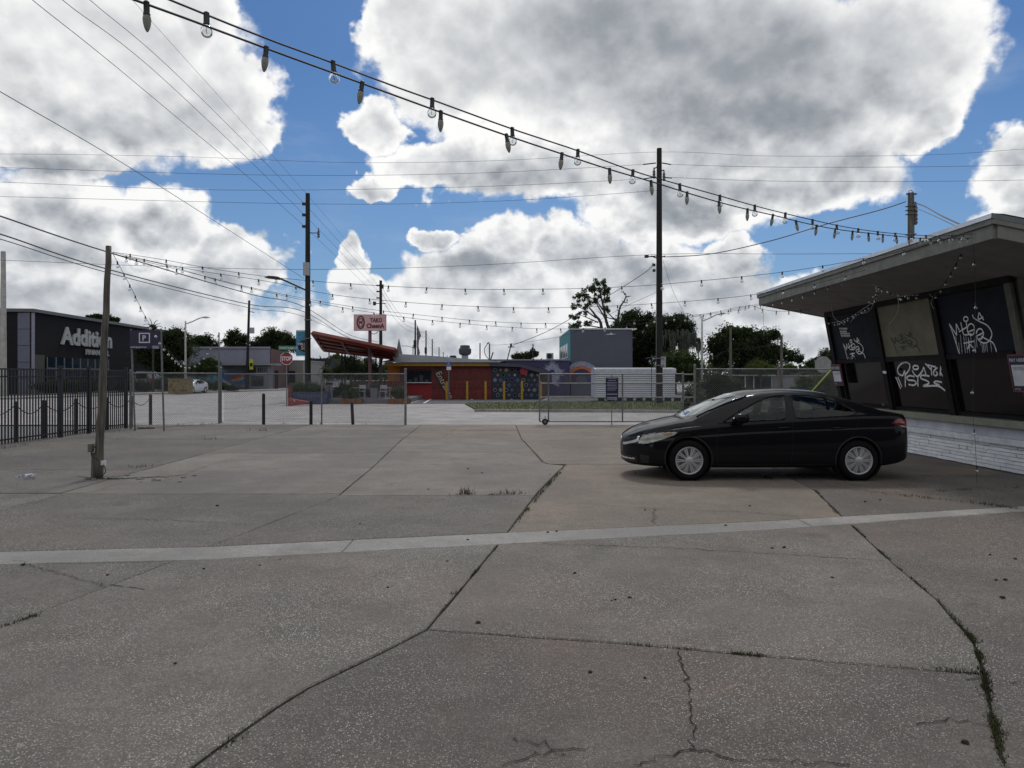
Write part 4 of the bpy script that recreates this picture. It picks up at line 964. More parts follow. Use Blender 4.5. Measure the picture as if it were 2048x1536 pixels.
def string_lights(label, pts, bulbs, kind, r=.004, group='string lights over the lot', scale=1.0, tilt=.08, cordm=None):
    t = thing('string_lights', label, 'string lights', pts[0], group)
    m = MB(); m.tube(pts, r, 5, False); m.build('cord', cordm or M_wire, t)
    rr = random.Random(len(pts)*7+int(pts[0].x*10))
    for b in bulbs:
        o = bpy.data.objects.new('bulb', ME_C9 if kind == 'c9' else ME_GLOBE); COL.objects.link(o); o.parent = t; o.location = b-t.location
        o.rotation_euler = (rr.gauss(0, tilt), rr.gauss(0, tilt), rr.uniform(0, 3)); o.scale = (scale,)*3
        s = bpy.data.objects.new('socket', ME_SOCK); COL.objects.link(s); s.parent = o
        if kind != 'c9': f = bpy.data.objects.new('filament', ME_FIL); COL.objects.link(f); f.parent = o
    return t
def persp_string(label, trace, x0, n0, xv, Yend, xe, kind, n1, n_start=-2, **k):
    N = (x0-xv)*n0/(xe-xv); f = slerp_tab(trace)
    def pt(n): x = xv+(x0-xv)*n0/(n+n0); return P(x, f(x) if x > trace[0][0] else trace[0][1]+(x-trace[0][0])*(trace[1][1]-trace[0][1])/(trace[1][0]-trace[0][0]), Yend*(n+n0)/N)
    pts = [pt(n_start+(N-n0-n_start)*i/60) for i in range(61)]
    string_lights(label, pts, [pt(n) for n in range(n_start, n1)], kind, **k)
persp_string('heavy cord of frosted pointed bulbs sweeping from top left to the diner roof corner', [(270,0),(293,8),(412,52),(530,96),(722,166),(880,224),(1013,271),(1124,308),(1219,339),(1302,363),(1375,386),(1440,405),(1495,419),(1553,432),(1600,444),(1637,452),(1675,459),(1742,467),(1800,473),(1870,478),(1945,476)], 293, 8.07, 2465, 10.0, 1945, 'c9', 26, r=.0044, tilt=.12, scale=.95)
persp_string('cord of clear round bulbs running just above the frosted one', [(340,0),(413,30),(540,80),(669,127),(770,166),(868,201),(1027,259),(1160,303),(1266,342),(1358,369),(1440,392),(1507,411),(1570,427),(1625,440),(1680,452),(1742,462),(1800,468),(1870,472),(1945,468)], 413, 7.27, 2506, 10.0, 1945, 'globe', 20, r=.0042, scale=1.05)
# the strings fanning from the wooden pole to the diner eave
def eave(px): # point on the diner's street-side fascia
    Y = 6.44*FPX/(px-CX); return Y
def fan(label, pl, Ya, Yb, spacing=.61, first=.3, r=.0038, **k):
    f = slerp_tab(pl); x0, x1 = pl[0][0], pl[-1][0]; N = 90; pts = []
    for i in range(N+1):
        s = i/N; Y = Ya+(Yb-Ya)*s
        X = ((x0-CX)*Ya+((x1-CX)*Yb-(x0-CX)*Ya)*s)/Y+CX
        pts.append(P(X, f(X), Y))
    bl, acc, nx = [], 0, first
    for a, c in zip(pts, pts[1:]):
        L = (c-a).length
        while acc+L >= nx: bl.append(a+(c-a)*((nx-acc)/L)); nx += spacing
        acc += L
    string_lights(label, pts, bl, 'globe', r=r, **k)
fan('uppermost string of round bulbs spanning from the wooden pole to the diner fascia', [(225,504),(330,520),(415,536),(550,555),(690,567),(831,575),(972,579),(1115,578),(1260,573),(1408,561),(1559,545),(1710,521),(1790,505),(1880,480)], 11.5, 10.7, scale=1.1)
fan('second string of round bulbs from the wooden pole, meeting the fascia midway', [(225,505),(389,540),(530,562),(670,590),(804,604),(930,612),(1060,616),(1200,613),(1297,608),(1460,595),(1600,574),(1732,540)], 11.5, 12.9, first=.5, scale=1.1)
fan('third string of round bulbs ending at the far corner of the diner roof', [(225,507),(375,544),(480,570),(604,596),(735,618),(859,632),(975,643),(1086,647),(1180,645),(1290,640),(1390,630),(1440,624),(1516,608)], 11.5, 18.6, first=.35, scale=1.15)
fan('lowest sagging string of round bulbs from the wooden pole across the lot', [(225,508),(320,527),(445,563),(578,594),(700,618),(812,635),(914,646),(1010,654),(1098,658),(1200,656),(1300,645),(1390,633),(1470,621),(1516,611)], 11.6, 18.7, first=.2, scale=1.15)
def pulled(label, pl, spacing, **k):
    pts = smooth_pts([P(*p) for p in pl], 10); bl, acc, nx = [], 0, spacing*.5
    for a, c in zip(pts, pts[1:]):
        L = (c-a).length
        while acc+L >= nx and L > 0: bl.append(a+(c-a)*((nx-acc)/L)); nx += spacing
        acc += L
    string_lights(label, pts, bl, 'globe', **k)
pulled('swag of round bulbs dropping from the wooden pole past the parking sign', [(226,508,11.5),(238,530,11.9),(262,575,13),(290,632,14.5),(316,676,16),(340,706,17.5),(368,730,20),(392,727,21.5),(410,711,22.6),(424,690,23.8),(438,667,24.9)], .60, scale=1.25)
pulled('loose string hanging straight down from the near roof corner to the ground', [(1946,478,10.2),(1948,515,10.2),(1951,600,10.25),(1948,700,10.3),(1946,820,10.4),(1951,893,10.5),(1954,966,10.75)], .62, r=.003)
pulled('string drooping from the near fascia down to the window header', [(1940,470,10.1),(1925,502,10.6),(1905,540,11.4),(1885,572,12.2),(1868,592,12.9)], .45, r=.0045)
pulled('string trailing along under the far roof edge', [(1516,612,18.6),(1545,606,17.4),(1600,592,16.0),(1660,571,14.8),(1730,548,13.6),(1745,546,13.2)], .5)
pulled('short dark string curling under the far roof corner', [(1390,632,21),(1450,620,20),(1500,611,19),(1522,618,18.8),(1560,623,18.4),(1600,620,17.8),(1620,618,17.5)], .4, scale=1.2)
pulled('tangle drooping from the soffit toward the first graffiti board', [(1760,575,13.2),(1750,600,13.8),(1720,622,14.8),(1690,640,16),(1662,646,17)], .18, r=.006, tilt=.8, cordm=mat('white_cord', (.35,.35,.36), .6))
pulled('clump of bulbs and white cord under the soffit above the olive board', [(1757,574,13.2),(1775,583,13.0),(1790,592,12.9),(1812,592,12.6),(1838,590,12.4)], .07, r=.004, tilt=1.2, cordm=MATS['white_cord'])
for lab, pl in (('stray white cord looping from soffit to the first board', [(1650,590,16.5),(1662,610,16),(1668,635,15.5),(1690,650,15.2)]), ('stray white cord dangling in front of the olive board', [(1795,592,12.9),(1797,615,12.9),(1790,635,13),(1778,648,13.1)]),
                ('white cord arcing below the tangle over the first board', [(1750,600,13.8),(1738,622,14.2),(1715,630,14.8),(1700,645,15)]), ('thin cord arching against the soffit', [(1650,600,16),(1690,580,15),(1740,570,13.8),(1757,574,13.2)]),
                ('short cord end hanging by the thick post', [(1858,588,12.8),(1866,596,12.7),(1862,606,12.7),(1868,618,12.6)]), ('pair of thin cords hanging from the far roof corner', [(1526,608,18.6),(1527,640,18.6),(1528,672,18.6)])):
    m = MB(); m.tube(smooth_pts([P(*p) for p in pl], 8), .004, 4, False); tag(m.build('loose_cord', MATS['white_cord']), lab, 'cord', 'loose cords under the diner soffit')
# ------------------------------------------------------------------ buildings across the streets
def bx(name, m_, parent, x0, x1, y0, y1, z0, z1): m = MB(); m.box(x0, x1, y0, y1, z0, z1); return m.build(name, m_, parent)
def pbx(name, m_, parent, px0, px1, pt, pb, Y, dep=.1, z0=None):
    a, c = P(px0, pb, Y), P(px1, pt, Y); m = MB(); m.box(a.x, c.x, Y, Y+dep, a.z if z0 is None else z0, c.z); return m.build(name, m_, parent)
def bank():
    x0, y0, x1, y1, H = -41.3, 61.0, -44.2, 93.0, 7.45
    t = thing('bank_building', 'dark flat roofed bank building with big white lettering behind the iron fence', 'building', (x0, y0, 0))
    d = Vector((x1-x0, y1-y0, 0)).normalized(); n = Vector((d.y, -d.x, 0)); o = Vector((x0, y0, 0))
    Wp = lambda u, z, off=0: o+d*u+n*off+Vector((0, 0, z))
    wall = mat('bank_dark_panel', (.014,.013,.016), .75, 0, .12, 2, spec=.15); pil = mat('bank_grey_panel', (.115,.12,.17), .5, .2, .08, 1); trimm = mat('bank_trim', (.11,.11,.12), .5, .3)
    L = (Vector((x1, y1, 0))-o).length
    m = MB(); m.prism([Wp(0, 0), Wp(L, 0), Wp(L, 0, -26), Wp(0, 0, -26)], (0, 0, H-.3)); m.build('wall', wall, t)
    m = MB(); m.prism([Wp(-.2, H-.3, .3), Wp(L, H-.3, .3), Wp(L, H-.3, -26), Wp(-.2, H-.3, -26)], (0, 0, .28)); m.build('roof_edge', trimm, t)
    for k in range(5): m = MB(); m.box(x0-1.40, x0-.08, y0-.10, y0-.01, k*1.42+.02, k*1.42+1.40); m.build('panel', pil, t)
    m = MB(); m.prism([Wp(-.02, 0, .02), Wp(.16, 0, .02), Wp(.16, 0, .2), Wp(-.02, 0, .2)], (0, 0, H-.35)); m.build('corner_trim', mat('trim_pale', (.22,.22,.27), .5), t)
    # letters
    U = lambda px: (lambda k: k)(((px-CX)/FPX*y0-x0)/(d.x-(px-CX)/FPX*d.y))
    lw = mat('letters_white', (.36,.37,.37), .5)
    q = text_mb('Addition', 1.5, .02); u0, u1 = U(121), U(221); zb = CAMZ+(HY-687)*((o+d*u0).y)/FPX
    k = (u1-u0)/q.w; q = text_mb('Addition', 1.55, .035, .06, frame_M(Wp(u0, zb, .10), d, (0,0,1)) @ Matrix.Diagonal((k*1.5/1.55,1,1,1))); q.build('lettering', lw, t)
    uf0, uf1 = U(169), U(216); zf = CAMZ+(HY-701)*((o+d*uf0).y)/FPX
    q = text_mb('FINANCIAL', .6, .02); k = (uf1-uf0)/q.w; q = text_mb('FINANCIAL', .5, .03, .05, frame_M(Wp(uf0, zf-.38, .10), d, (0,0,1)) @ Matrix.Diagonal((k*1.2,1,1,1))); q.build('lettering', lw, t)
    gl = mat('bank_glass', (.012,.022,.035), .08); fr = mat('bank_mullion', (.26,.28,.30), .4, .5)
    ua, ub = U(92), U(215); m = MB(); m.prism([Wp(ua, .4, .02), Wp(ub, .4, .02), Wp(ub, 3.35, .02), Wp(ua, 3.35, .02)], n*.05); m.build('glass_wall', gl, t)
    for i in range(9): u = ua+(ub-ua)*i/8; m = MB(); m.prism([Wp(u-.05, .4, .07), Wp(u+.05, .4, .07), Wp(u+.05, 3.35, .07), Wp(u-.05, 3.35, .07)], n*.06); m.build('mullion', fr, t)
    for z in (.8, 2.35): m = MB(); m.prism([Wp(ua, z-.04, .135), Wp(ub, z-.04, .135), Wp(ub, z+.04, .135), Wp(ua, z+.04, .135)], n*.04); m.build('transom', fr, t)
    ud0, ud1 = U(66), U(87); m = MB(); m.prism([Wp(ud0, 0, .02), Wp(ud1, 0, .02), Wp(ud1, 3.5, .02), Wp(ud0, 3.5, .02)], n*.08); m.build('stone_panel', mat('bank_stone', (.06,.055,.05), .8), t)
    # lower wing to the left
    w = mat('bank_brown', (.10,.075,.065), .8, 0, .2, 3); w2 = mat('bank_tan', (.14,.125,.12), .8)
    bx('side_wing', mat('bank_void', (.03,.022,.025), .8), t, x0-2.1, x0-1.42, y0+.4, y0+12, 3.8, 7.0)
    bx('side_wing', w2, t, x0-2.4, x0-1.45, y0+.2, y0+12, 0, 4.1); bx('side_wing', w, t, x0-3.4, x0-2.42, y0+.5, y0+12, 0, 5.8); bx('side_wing', mat('bank_light', (.26,.26,.29), .8), t, x0-9, x0-3.3, y0+1.5, y0+14, 0, 6.2)
bank()
def mural_building():
    Y = 86; t = thing('mural_building', 'long low lavender grey building with a blue swirl mural and shopfront', 'building', (P(460, 0, Y).x, Y, 0))
    lav = mat('lavender_wall', (.215,.225,.29), .8, 0, .10, .5, dirt=.15); X = lambda px: P(px, 0, Y).x; Z = lambda py: P(0, py, Y).z
    m = MB(); m.prism([(X(370),Y,0),(X(540),Y,0),(X(540)-2.8,Y+14,0),(X(370),Y+14,0)], (0,0,Z(697))); m.build('wall', lav, t); bx('parapet', mat('parapet_grey', (.25,.26,.31), .8), t, X(369), X(540.5), Y-.15, Y+.05, Z(697), Z(693.5))
    mar = mat('maroon_wall', (.06,.012,.02), .8, 0, .2, 1); m = MB(); m.prism([(X(540)+.02, Y, 0), (X(540)-2.2, Y+14, 0), (X(540)-2.2, Y+14, Z(697)), (X(540)+.02, Y, Z(697))], (.05, .0, 0)); m.build('side_wall', mar, t)
    bx('shopfront', mat('shop_grey', (.14,.15,.18), .7), t, X(508), X(546), Y-1.5, Y-.01, 0, Z(733)); bx('shop_roof', mat('shop_roof', (.20,.20,.22), .6), t, X(443), X(563), Y-1.9, Y-.02, Z(731), Z(727.5)); bx('shop_window', mat('shop_glass', (.03,.035,.045), .1), t, X(512), X(536), Y-1.58, Y-1.51, Z(771), Z(752)); bx('awning', M_dark, t, X(509), X(521), Y-1.9, Y-1.6, Z(745), Z(735))
    for i in range(5): bx('shop_window', MATS['shop_glass'], t, X(525+i*4), X(527.5+i*4), Y-1.57, Y-1.51, Z(744), Z(735))
    bx('door', M_dark, t, X(555), X(562), Y-1.0, Y-.9, 0, Z(741))
    # mural: flat paint shapes
    def paint(poly, m_, k, y=Y-.02): m = MB(); m.add([(P(a, b2, Y).x, y-k*.006, P(a, b2, Y).z) for a, b2 in poly], [tuple(range(len(poly)))]); m.build('mural', m_, t)
    blue = mat('mural_blue', (.03,.14,.36), .7, var=.3, vs=1); teal = mat('mural_teal', (.05,.20,.26), .7, var=.5, vs=2); org = mat('mural_orange', (.50,.13,.03), .7, var=.2); red = mat('mural_red', (.34,.03,.04), .7); yel = mat('mural_yellow', (.48,.34,.04), .7); pur = mat('mural_purple', (.10,.08,.28), .7)
    paint([(382,748),(446,748),(446,779),(382,779)], teal, 1); paint([(440,745),(508,745),(508,780),(440,780)], blue, 2)
    paint([(455,762),(466,754),(478,747),(492,746),(488,752),(478,758),(466,762)], red, 3); paint([(458,762),(470,757),(484,749),(491,750),(484,757),(472,762)], org, 4); paint([(463,762),(476,759),(487,753),(490,756),(480,761)], yel, 5)
    paint([(446,758),(452,762),(462,768),(475,772),(490,771),(498,766),(500,770),(490,775),(474,776),(458,771),(446,766)], MATS['letters_white'], 3); paint([(465,769),(478,773),(492,772),(500,769),(500,773),(484,777),(468,774)], red, 4)
    paint([(482,756),(486,755),(487,759),(483,761)], MATS['letters_white'], 6); paint([(496,745),(508,745),(508,779),(502,779),(494,762)], pur, 3)
mural_building()
def simple_building(name, label, px0, px1, pt, Y, dep, m_, extra=None):
    a, c = P(px0, 0, Y), P(px1, 0, Y); t = thing(name, label, 'building', ((a.x+c.x)/2, Y, 0)); bx('wall', m_, t, a.x, c.x, Y, Y+dep, 0, P(0, pt, Y).z)
    bx('parapet', mat('parapet_grey', (0,0,0)), t, a.x-.08, c.x+.08, Y-.06, Y+dep+.06, P(0, pt, Y).z, P(0, pt, Y).z+.12); return t
t = simple_building('shop_building', 'grey shop seen between the stop sign and the utility pole', 560, 606, 722, 100, 12, mat('shop_tan', (.22,.21,.20), .8, dirt=.3)); pbx('window', MATS['shop_glass'], t, 566, 590, 742, 765, 99.9)
def dark_house():
    Y = 112; t = thing('dark_roofed_house', 'white house under a steep black roof, left below the red canopy', 'building', (P(640,0,Y).x, Y, 0)); X = lambda px: P(px,0,Y).x; Z = lambda py: P(0,py,Y).z
    bx('wall', mat('house_white', (.27,.28,.30), .8), t, X(600), X(658), Y, Y+12, 0, Z(735)); m = MB(); m.prism([(X(598), Y-.5, Z(744)), (X(657), Y-.5, Z(744)), (X(666), Y-.4, Z(717)), (X(612), Y-.4, Z(717))], (0, 6, 0)); m.build('roof', mat('roof_black', (.015,.016,.022), .8), t)
    for a, c in ((606,612),(620,627),(632,638),(642,648)): pbx('window', MATS['shop_glass'], t, a, c, 748, 760, Y-.06, .05)
    for a in (614,618,629,640,650): pbx('porch_post', M_white, t, a, a+1.2, 742, 775, Y-1.2, .2, 0)
dark_house()
def steeple():
    Y = 260; c = P(798, 716, Y); t = thing('church_steeple', 'thin pointed church steeple far down the street', 'church', (c.x, Y, 0)); m = MB(); m.lathe([(1.9,0),(1.7,5.5)], (c.x, Y, 0), 8); m.lathe([(1.3,5.5),(1.1,9.4)], (c.x,Y,0), 8); m.build('tower', mat('steeple_white', (.30,.31,.32), .7), t); m = MB(); m.lathe([(1.3,9.4),(.05,P(0,677,Y).z)], (c.x,Y,0), 8); m.build('spire', mat('spire_grey', (.12,.12,.13), .7), t)
steeple()
def flag():
    Y = 120; b0 = P(835, 752, Y); t = thing('flag', 'limp striped flag hanging beside the distant utility pole', 'flag', (b0.x, Y, 0)); m = MB(); m.tube([(b0.x, Y, 0), P(834, 651, Y)], .05, 5); m.build('flagpole', M_wire, t)
    st = [(835,652),(841,667),(842,672),(838,680),(837,693),(840,706),(836,716),(834,716),(834,690),(834,670)]
    m = MB(); m.prism([P(x, y, Y-.1) for x, y in st], (0, .06, 0)); m.build('cloth', mat('flag_red', (.08,.02,.03), .8, var=.5, vs=3, col2=(.18,.17,.18)), t)
flag()
# ---- the red restaurant
def tako():
    Y = 51.0; t = thing('restaurant_building', 'low dark red restaurant with orange corner, serving window and patterned navy end wall', 'building', (P(880,0,Y).x, Y, 0)); X = lambda px: P(px,0,Y).x; Z = lambda py: P(0,py,Y).z
    redw = mat('plank_red', (.13,.013,.012), .6, 0, .25, 3, .1, objvar=.25); orange = mat('wall_orange', (.48,.15,.02), .7, 0, .15, 2); yel = mat('fascia_yellow', (.30,.15,.02), .7); redl = mat('wall_red', (.24,.010,.014), .6, 0, .1, 2)
    bx('wall', mat('wall_back', (.05,.01,.012), .8), t, X(800), X(983), Y+.02, Y+12, 0, 2.55)
    bx('corner_wall', orange, t, X(772), X(799.8), Y+.6, Y+8, 0, 2.55)
    zz = .02
    while zz < 2.4:
        for a, c in ((800, 814), (863, 983)) if 1.22 < zz < 2.05 else (((800, 983),) if zz > 1.9 else ((863, 983),)):
            bx('plank', redw, t, X(a), X(c), Y-.03, Y+.015, zz, zz+.155)
        zz += .165
    bx('plank_panel', redl, t, X(813), X(863), Y-.035, Y+.015, 0, 1.16)
    bx('serving_window', mat('serving_glass', (.01,.012,.016), .1), t, X(814), X(862), Y-.01, Y+.01, 1.2, 2.02)
    for px in (814, 838, 861): bx('window_frame', M_dark, t, X(px), X(px+1.2), Y-.05, Y-.012, 1.2, 2.02)
    bx('window_ledge', M_white, t, X(808), X(864), Y-.35, Y-.04, 1.15, 1.20)
    for i in range(4): bx('serving_window', mat('window_clutter', (.03,.035,.05), .3), t, X(817+i*11), X(824+i*11), Y-.015, Y-.011, 1.22, 1.4+.15*(i % 3))
    bx('fascia', yel, t, X(771), X(983), Y-.45, Y+.0, 2.36, 2.60)
    m = MB(); zt0 = 2.62; m.add([(X(768),Y-.6,zt0),(X(1000),Y-.6,zt0),(X(1010),Y+12,zt0+.35),(X(770),Y+12,zt0+.9),(X(768),Y-.6,zt0+.07),(X(1000),Y-.6,zt0+.07)], [(0,1,5,4),(4,5,2,3)]); m.build('roof', mat('roof_pale', (.30,.32,.35), .5, .2, .12, 1), t)
    m = MB(); m.prism([P(782,707,52), P(870,712,52), P(1000,723,52), P(1000,727,52), P(790,724,52)], (0, 6, 0)); m.build('roof', MATS['roof_pale'], t)
    # entrance arrow sign
    m = MB(); q = [(865,741),(873,734),(884,741),(895,772),(893,782),(888,786),(868,750)]; m.prism([P(a, b2, Y-.10) for a, b2 in q], (0, .05, 0)); s = m.build('arrow_board', mat('board_brown', (.035,.018,.012), .7), t)
    text_mb('Entrance', .42, .01, 0, frame_M(P(871, 746, Y-.12), (.52, 0, -1), (1, 0, .52))).build('lettering', mat('letter_cream', (.40,.33,.25), .7), s)
    # patterned end
    nv = mat('mural_navy', (.012,.015,.035), .6); bx('mural_wall', nv, t, X(983.5), X(1079), Y-.05, Y+10, 0, 2.36)
    m = MB(); m.prism([P(978,724,Y-.5), P(1046,729,Y-.5), P(1096,742,Y-.5), P(1096,745,Y-.5), P(1078,745,Y-.5), P(1040,734,Y-.5), P(980,732,Y-.5)], (0, 10, 0)); m.build('end_roof', mat('end_roof', (.05,.05,.07), .6), t)
    m = MB(); m.prism([(X(1079), Y, 0), (X(1096), Y+2, 0), (X(1096), Y+2, 2.0), (X(1079), Y, 2.2)], (0, .1, 0)); m.build('end_wall', mat('end_red', (.07,.015,.02), .8), t)
    rr = random.Random(8); cols_ = [mat('motif_gold', (.30,.22,.10), .6), mat('motif_grey', (.17,.18,.22), .6), mat('motif_blue', (.05,.08,.16), .6), mat('motif_green', (.02,.09,.05), .6), mat('motif_plum', (.09,.03,.06), .6), mat('motif_cream', (.36,.36,.38), .6)]
    for j in range(6):
        for i in range(8):
            c = P(990+i*11.3+(j % 2)*5.6, 740+j*10, Y-.06); 
            if c.x > X(1075) or c.z < .15: continue
            kd = rr.choice('dcsx'); cm = rr.choices(cols_, [2,2,3,1,1,1])[0]; r = .14+.03*(kd == 'd'); m = MB(); y = Y-.06
            if kd == 'd': m.add([(c.x-r,y,c.z),(c.x,y,c.z-r),(c.x+r,y,c.z),(c.x,y,c.z+r)], [(0,1,2,3)])
            elif kd == 'c': m.lathe([(r*.6,0),(r*.6,.01),(r,.01),(r,0)], (c.x,y,c.z), 12, Matrix.Rotation(R(90),4,'X')); 
            elif kd == 's':
                m.add([(c.x+(r*(1 if k % 2 else .38))*math.cos(k*.7854), y, c.z+(r*(1 if k % 2 else .38))*math.sin(k*.7854)) for k in range(8)], [tuple(range(8))])
            else: m.add([(c.x+(r*(.38 if k % 2 else 1))*math.cos(k*.7854), y, c.z+(r*(.38 if k % 2 else 1))*math.sin(k*.7854)) for k in range(8)], [tuple(range(8))])
            m.build('motif', cm, t)
    m = MB(); c = P(1048, 742, Y-.3); m.lathe([(.01,0),(.29,.0),(.29,.03),(.01,.03)], c, 18, Matrix.Rotation(R(90),4,'X')); m.build('red_disc', mat('disc_red', (.26,.012,.03), .6), t)
    # small tree house: canopy
    c = thing('canopy', 'big tilted red canopy with yellow underside reaching out over the street corner', 'canopy', (-11, 45, 3))
    A_, B2, C2, D2 = Vector((-12.6,45,4.22)), Vector((-7.4,45,3.16)), Vector((-9.4,58,2.98)), Vector((-15.3,57.7,3.66))
    red2 = mat('canopy_red', (.14,.016,.010), .5, 0, .2, 2); und = mat('canopy_panel', (.30,.10,.022), .6, 0, .15, 2)
    def qp(u, v): return (A_*(1-u)+B2*u)*(1-v)+(D2*(1-u)+C2*u)*v
    m = MB(); m.prism([A_, B2, C2, D2], (0,0,.06)); 
    for v_ in m.v: v_.z += .2
    m.build('deck', mat('deck_top', (.25,.26,.28), .6), c)
    for i in range(3):
        for j in range(4):
            u0, u1, v0, v1 = .04+i*.32, .04+i*.32+.30, .03+j*.245, .03+j*.245+.225
            m = MB(); m.prism([qp(u0,v0), qp(u1,v0), qp(u1,v1), qp(u0,v1)], (0,0,.04)); 
            for v_ in m.v: v_.z += .12
            m.build('panel', und if j < 2 else red2, c)
    for a, b2 in ((A_,B2),(B2,C2),(C2,D2),(D2,A_)): m = MB(); m.tube([a+Vector((0,0,.12)), b2+Vector((0,0,.12))], .17, 4); m.build('fascia', red2, c)
    for v in (.26,.5,.75): m = MB(); m.tube([qp(0,v)+Vector((0,0,.05)), qp(1,v)+Vector((0,0,.05))], .09, 4); m.build('beam', red2, c)
    for u in (.34,.67): m = MB(); m.tube([qp(u,0)+Vector((0,0,.03)), qp(u,1)+Vector((0,0,.03))], .09, 4); m.build('beam', red2, c)
    m = MB(); m.tube([P(684,705,50), P(684,752,50)+Vector((0,0,-1.6))], .05, 6); m.build('post', M_dark, c)
    for a, b2 in (((708,708,54),(712,800,54)),((752,714,54),(752,800,54)),((690,708,56),(690,800,56))): m = MB(); q = P(*b2); q.z = 0; m.tube([P(*a), q], .06, 6); m.build('post', M_dark, c)
    for a, b2 in (((712,760,54),(700,712,54)),((752,745,54),(766,716,54)),((752,745,54),(736,714,54))): m = MB(); m.tube([P(*a), P(*b2)], .05, 5); m.build('strut', M_dark, c)
    # pink sign
    Ys = 46; s = thing('restaurant_sign', 'pale pink restaurant sign with plum lettering on a plum pole', 'sign', (P(739,0,Ys).x, Ys, 0)); Xs = lambda px: P(px,0,Ys).x; Zs = lambda py: P(0,py,Ys).z
    plum = mat('sign_plum', (.095,.022,.055), .6); m = MB(); m.tube([(Xs(739), Ys+.15, 0), (Xs(739), Ys+.15, Zs(660))], .11, 10); m.build('post', mat('sign_pole', (.12,.045,.06), .6), s)
    bx('board', mat('sign_pink', (.55,.33,.33), .6, 0, .08, 2), s, Xs(708.5), Xs(772), Ys-.08, Ys+.08, Zs(661), Zs(629.5))
    bx('board_frame', mat('sign_frame', (.16,.10,.11), .6), s, Xs(708), Xs(772.4), Ys-.07, Ys+.07, Zs(661.6), Zs(629))
    for txt, px, py, hpx, wpx in (('TAKO', 741, 644.5, 8, 24), ('CheenA', 733.5, 656, 8.5, 36)):
        h = hpx*Ys/FPX; q = text_mb(txt, h, .055, 0); k = wpx*Ys/FPX/q.w; M = frame_M((Xs(px), Ys-.085, Zs(py)), (1,0,0), (0,0,1)) @ Matrix.Diagonal((k, 1, 1, 1)); text_mb(txt, h, .055, 0, M).build('lettering', plum, s)
    m = MB(); cc = Vector((Xs(722), Ys-.085, Zs(645)))
    def er(rx, rz, w, dx=0, dz=0): m.ribbon([cc+Vector((dx+rx*math.cos(a*.3), 0, dz+rz*math.sin(a*.3))) for a in range(22)], w, (0,-1,0))
    er(.22,.40,.10); er(.12,.14,.05,0,.12); er(.11,.13,.05,0,-.16); m.ribbon([cc+Vector((-.12,0,-.02)), cc+Vector((0,0,.06)), cc+Vector((.12,0,.0))], .06, (0,-1,0)); m.build('emblem', plum, s)
    m = MB(); m.tube(smooth_pts([P(741,666,Ys), P(750,668,Ys), P(757,662,Ys)], 5), .02, 5); m.build('conduit', plum, s)
    # roof equipment
    Yr = 55; f = thing('exhaust_fan', 'mushroom shaped exhaust fan on the restaurant roof', 'roof fan', P(930, 718, Yr)); c = P(930, 718, Yr); k = Yr/FPX
    m = MB(); m.lathe([(9*k,0),(9*k,7*k)], c, 4, Matrix.Rotation(R(45),4,'Z')); m.build('curb', MATS['roof_pale'], f); m = MB(); m.lathe([(6*k,7*k),(11*k,9*k),(12.5*k,13*k),(12.5*k,20*k),(10*k,22*k),(9.5*k,27*k),(4*k,28*k)], c, 18); m.build('cowl', mat('fan_grey', (.06,.065,.07), .5, .3), f, auto=35)
    v = thing('roof_vent', 'small black round vent left of the roof fan', 'roof vent', P(906,718,Yr)); m = MB(); m.lathe([(6*k,0),(7*k,3*k),(7*k,6*k),(5*k,8*k)], P(906,719,Yr), 12); m.build('cap', M_dark, v)
    for px, pt, pb, l in ((960,686,718,'thin roof mast left of the bent one'),(1066,688,722,'thin mast over the purple building')):
        m = MB(); m.tube([P(px,pb,57), P(px,pt,57)], .05, 5); tag(m.build('roof_mast', M_blackm), l, 'mast')
    w = thing('service_mast', 'bent service mast with looping cables on the restaurant roof', 'mast', P(979,722,54)); m = MB(); m.tube([P(979,730,54), P(979,688,54), P(977,685,54), P(974,688,54)], .06, 6); m.build('pipe', M_galv, w); m = MB(); m.tube(smooth_pts([P(975,688,54),P(969,698,54),P(971,710,54),P(979,720,54)],6), .025, 4); m.tube([P(986,705,54), P(977,732,53)], .05, 5); m.build('cable', M_wire, w)
    w = thing('leaning_mast', 'leaning service mast with insulators on the restaurant roof right end', 'mast', P(1014,722,53)); m = MB(); m.tube([P(1014,722,53), P(1022,690,53)], .05, 6); m.build('pipe', M_galv, w); m = MB(); m.tube([P(1016,694,53), P(1029,694,53)], .04, 5); m.tube([P(1022,687,53), P(1022,695,53)], .08, 5); m.build('insulator', M_blackm, w)
tako()
yb = mat('bollard_yellow', (.36,.22,.015), .6, 0, .1, 4, dirt=.2)
for px, l in ((893,'leftmost yellow bollard beside the accessible parking sign'),(934,'second yellow bollard from the left along the red wall'),(971,'third yellow bollard, at the end of the red wall'),(1008,'yellow bollard at the left part of the navy patterned wall'),(1044,'yellow bollard below the red disc on the navy wall'),(1082,'yellow bollard seen through the gate end, right of the navy wall')):
    bollard(P(px,0,50).x, 50.2, 1.25, l, .085, grp='yellow bollards in front of the restaurant', yellow=yb)
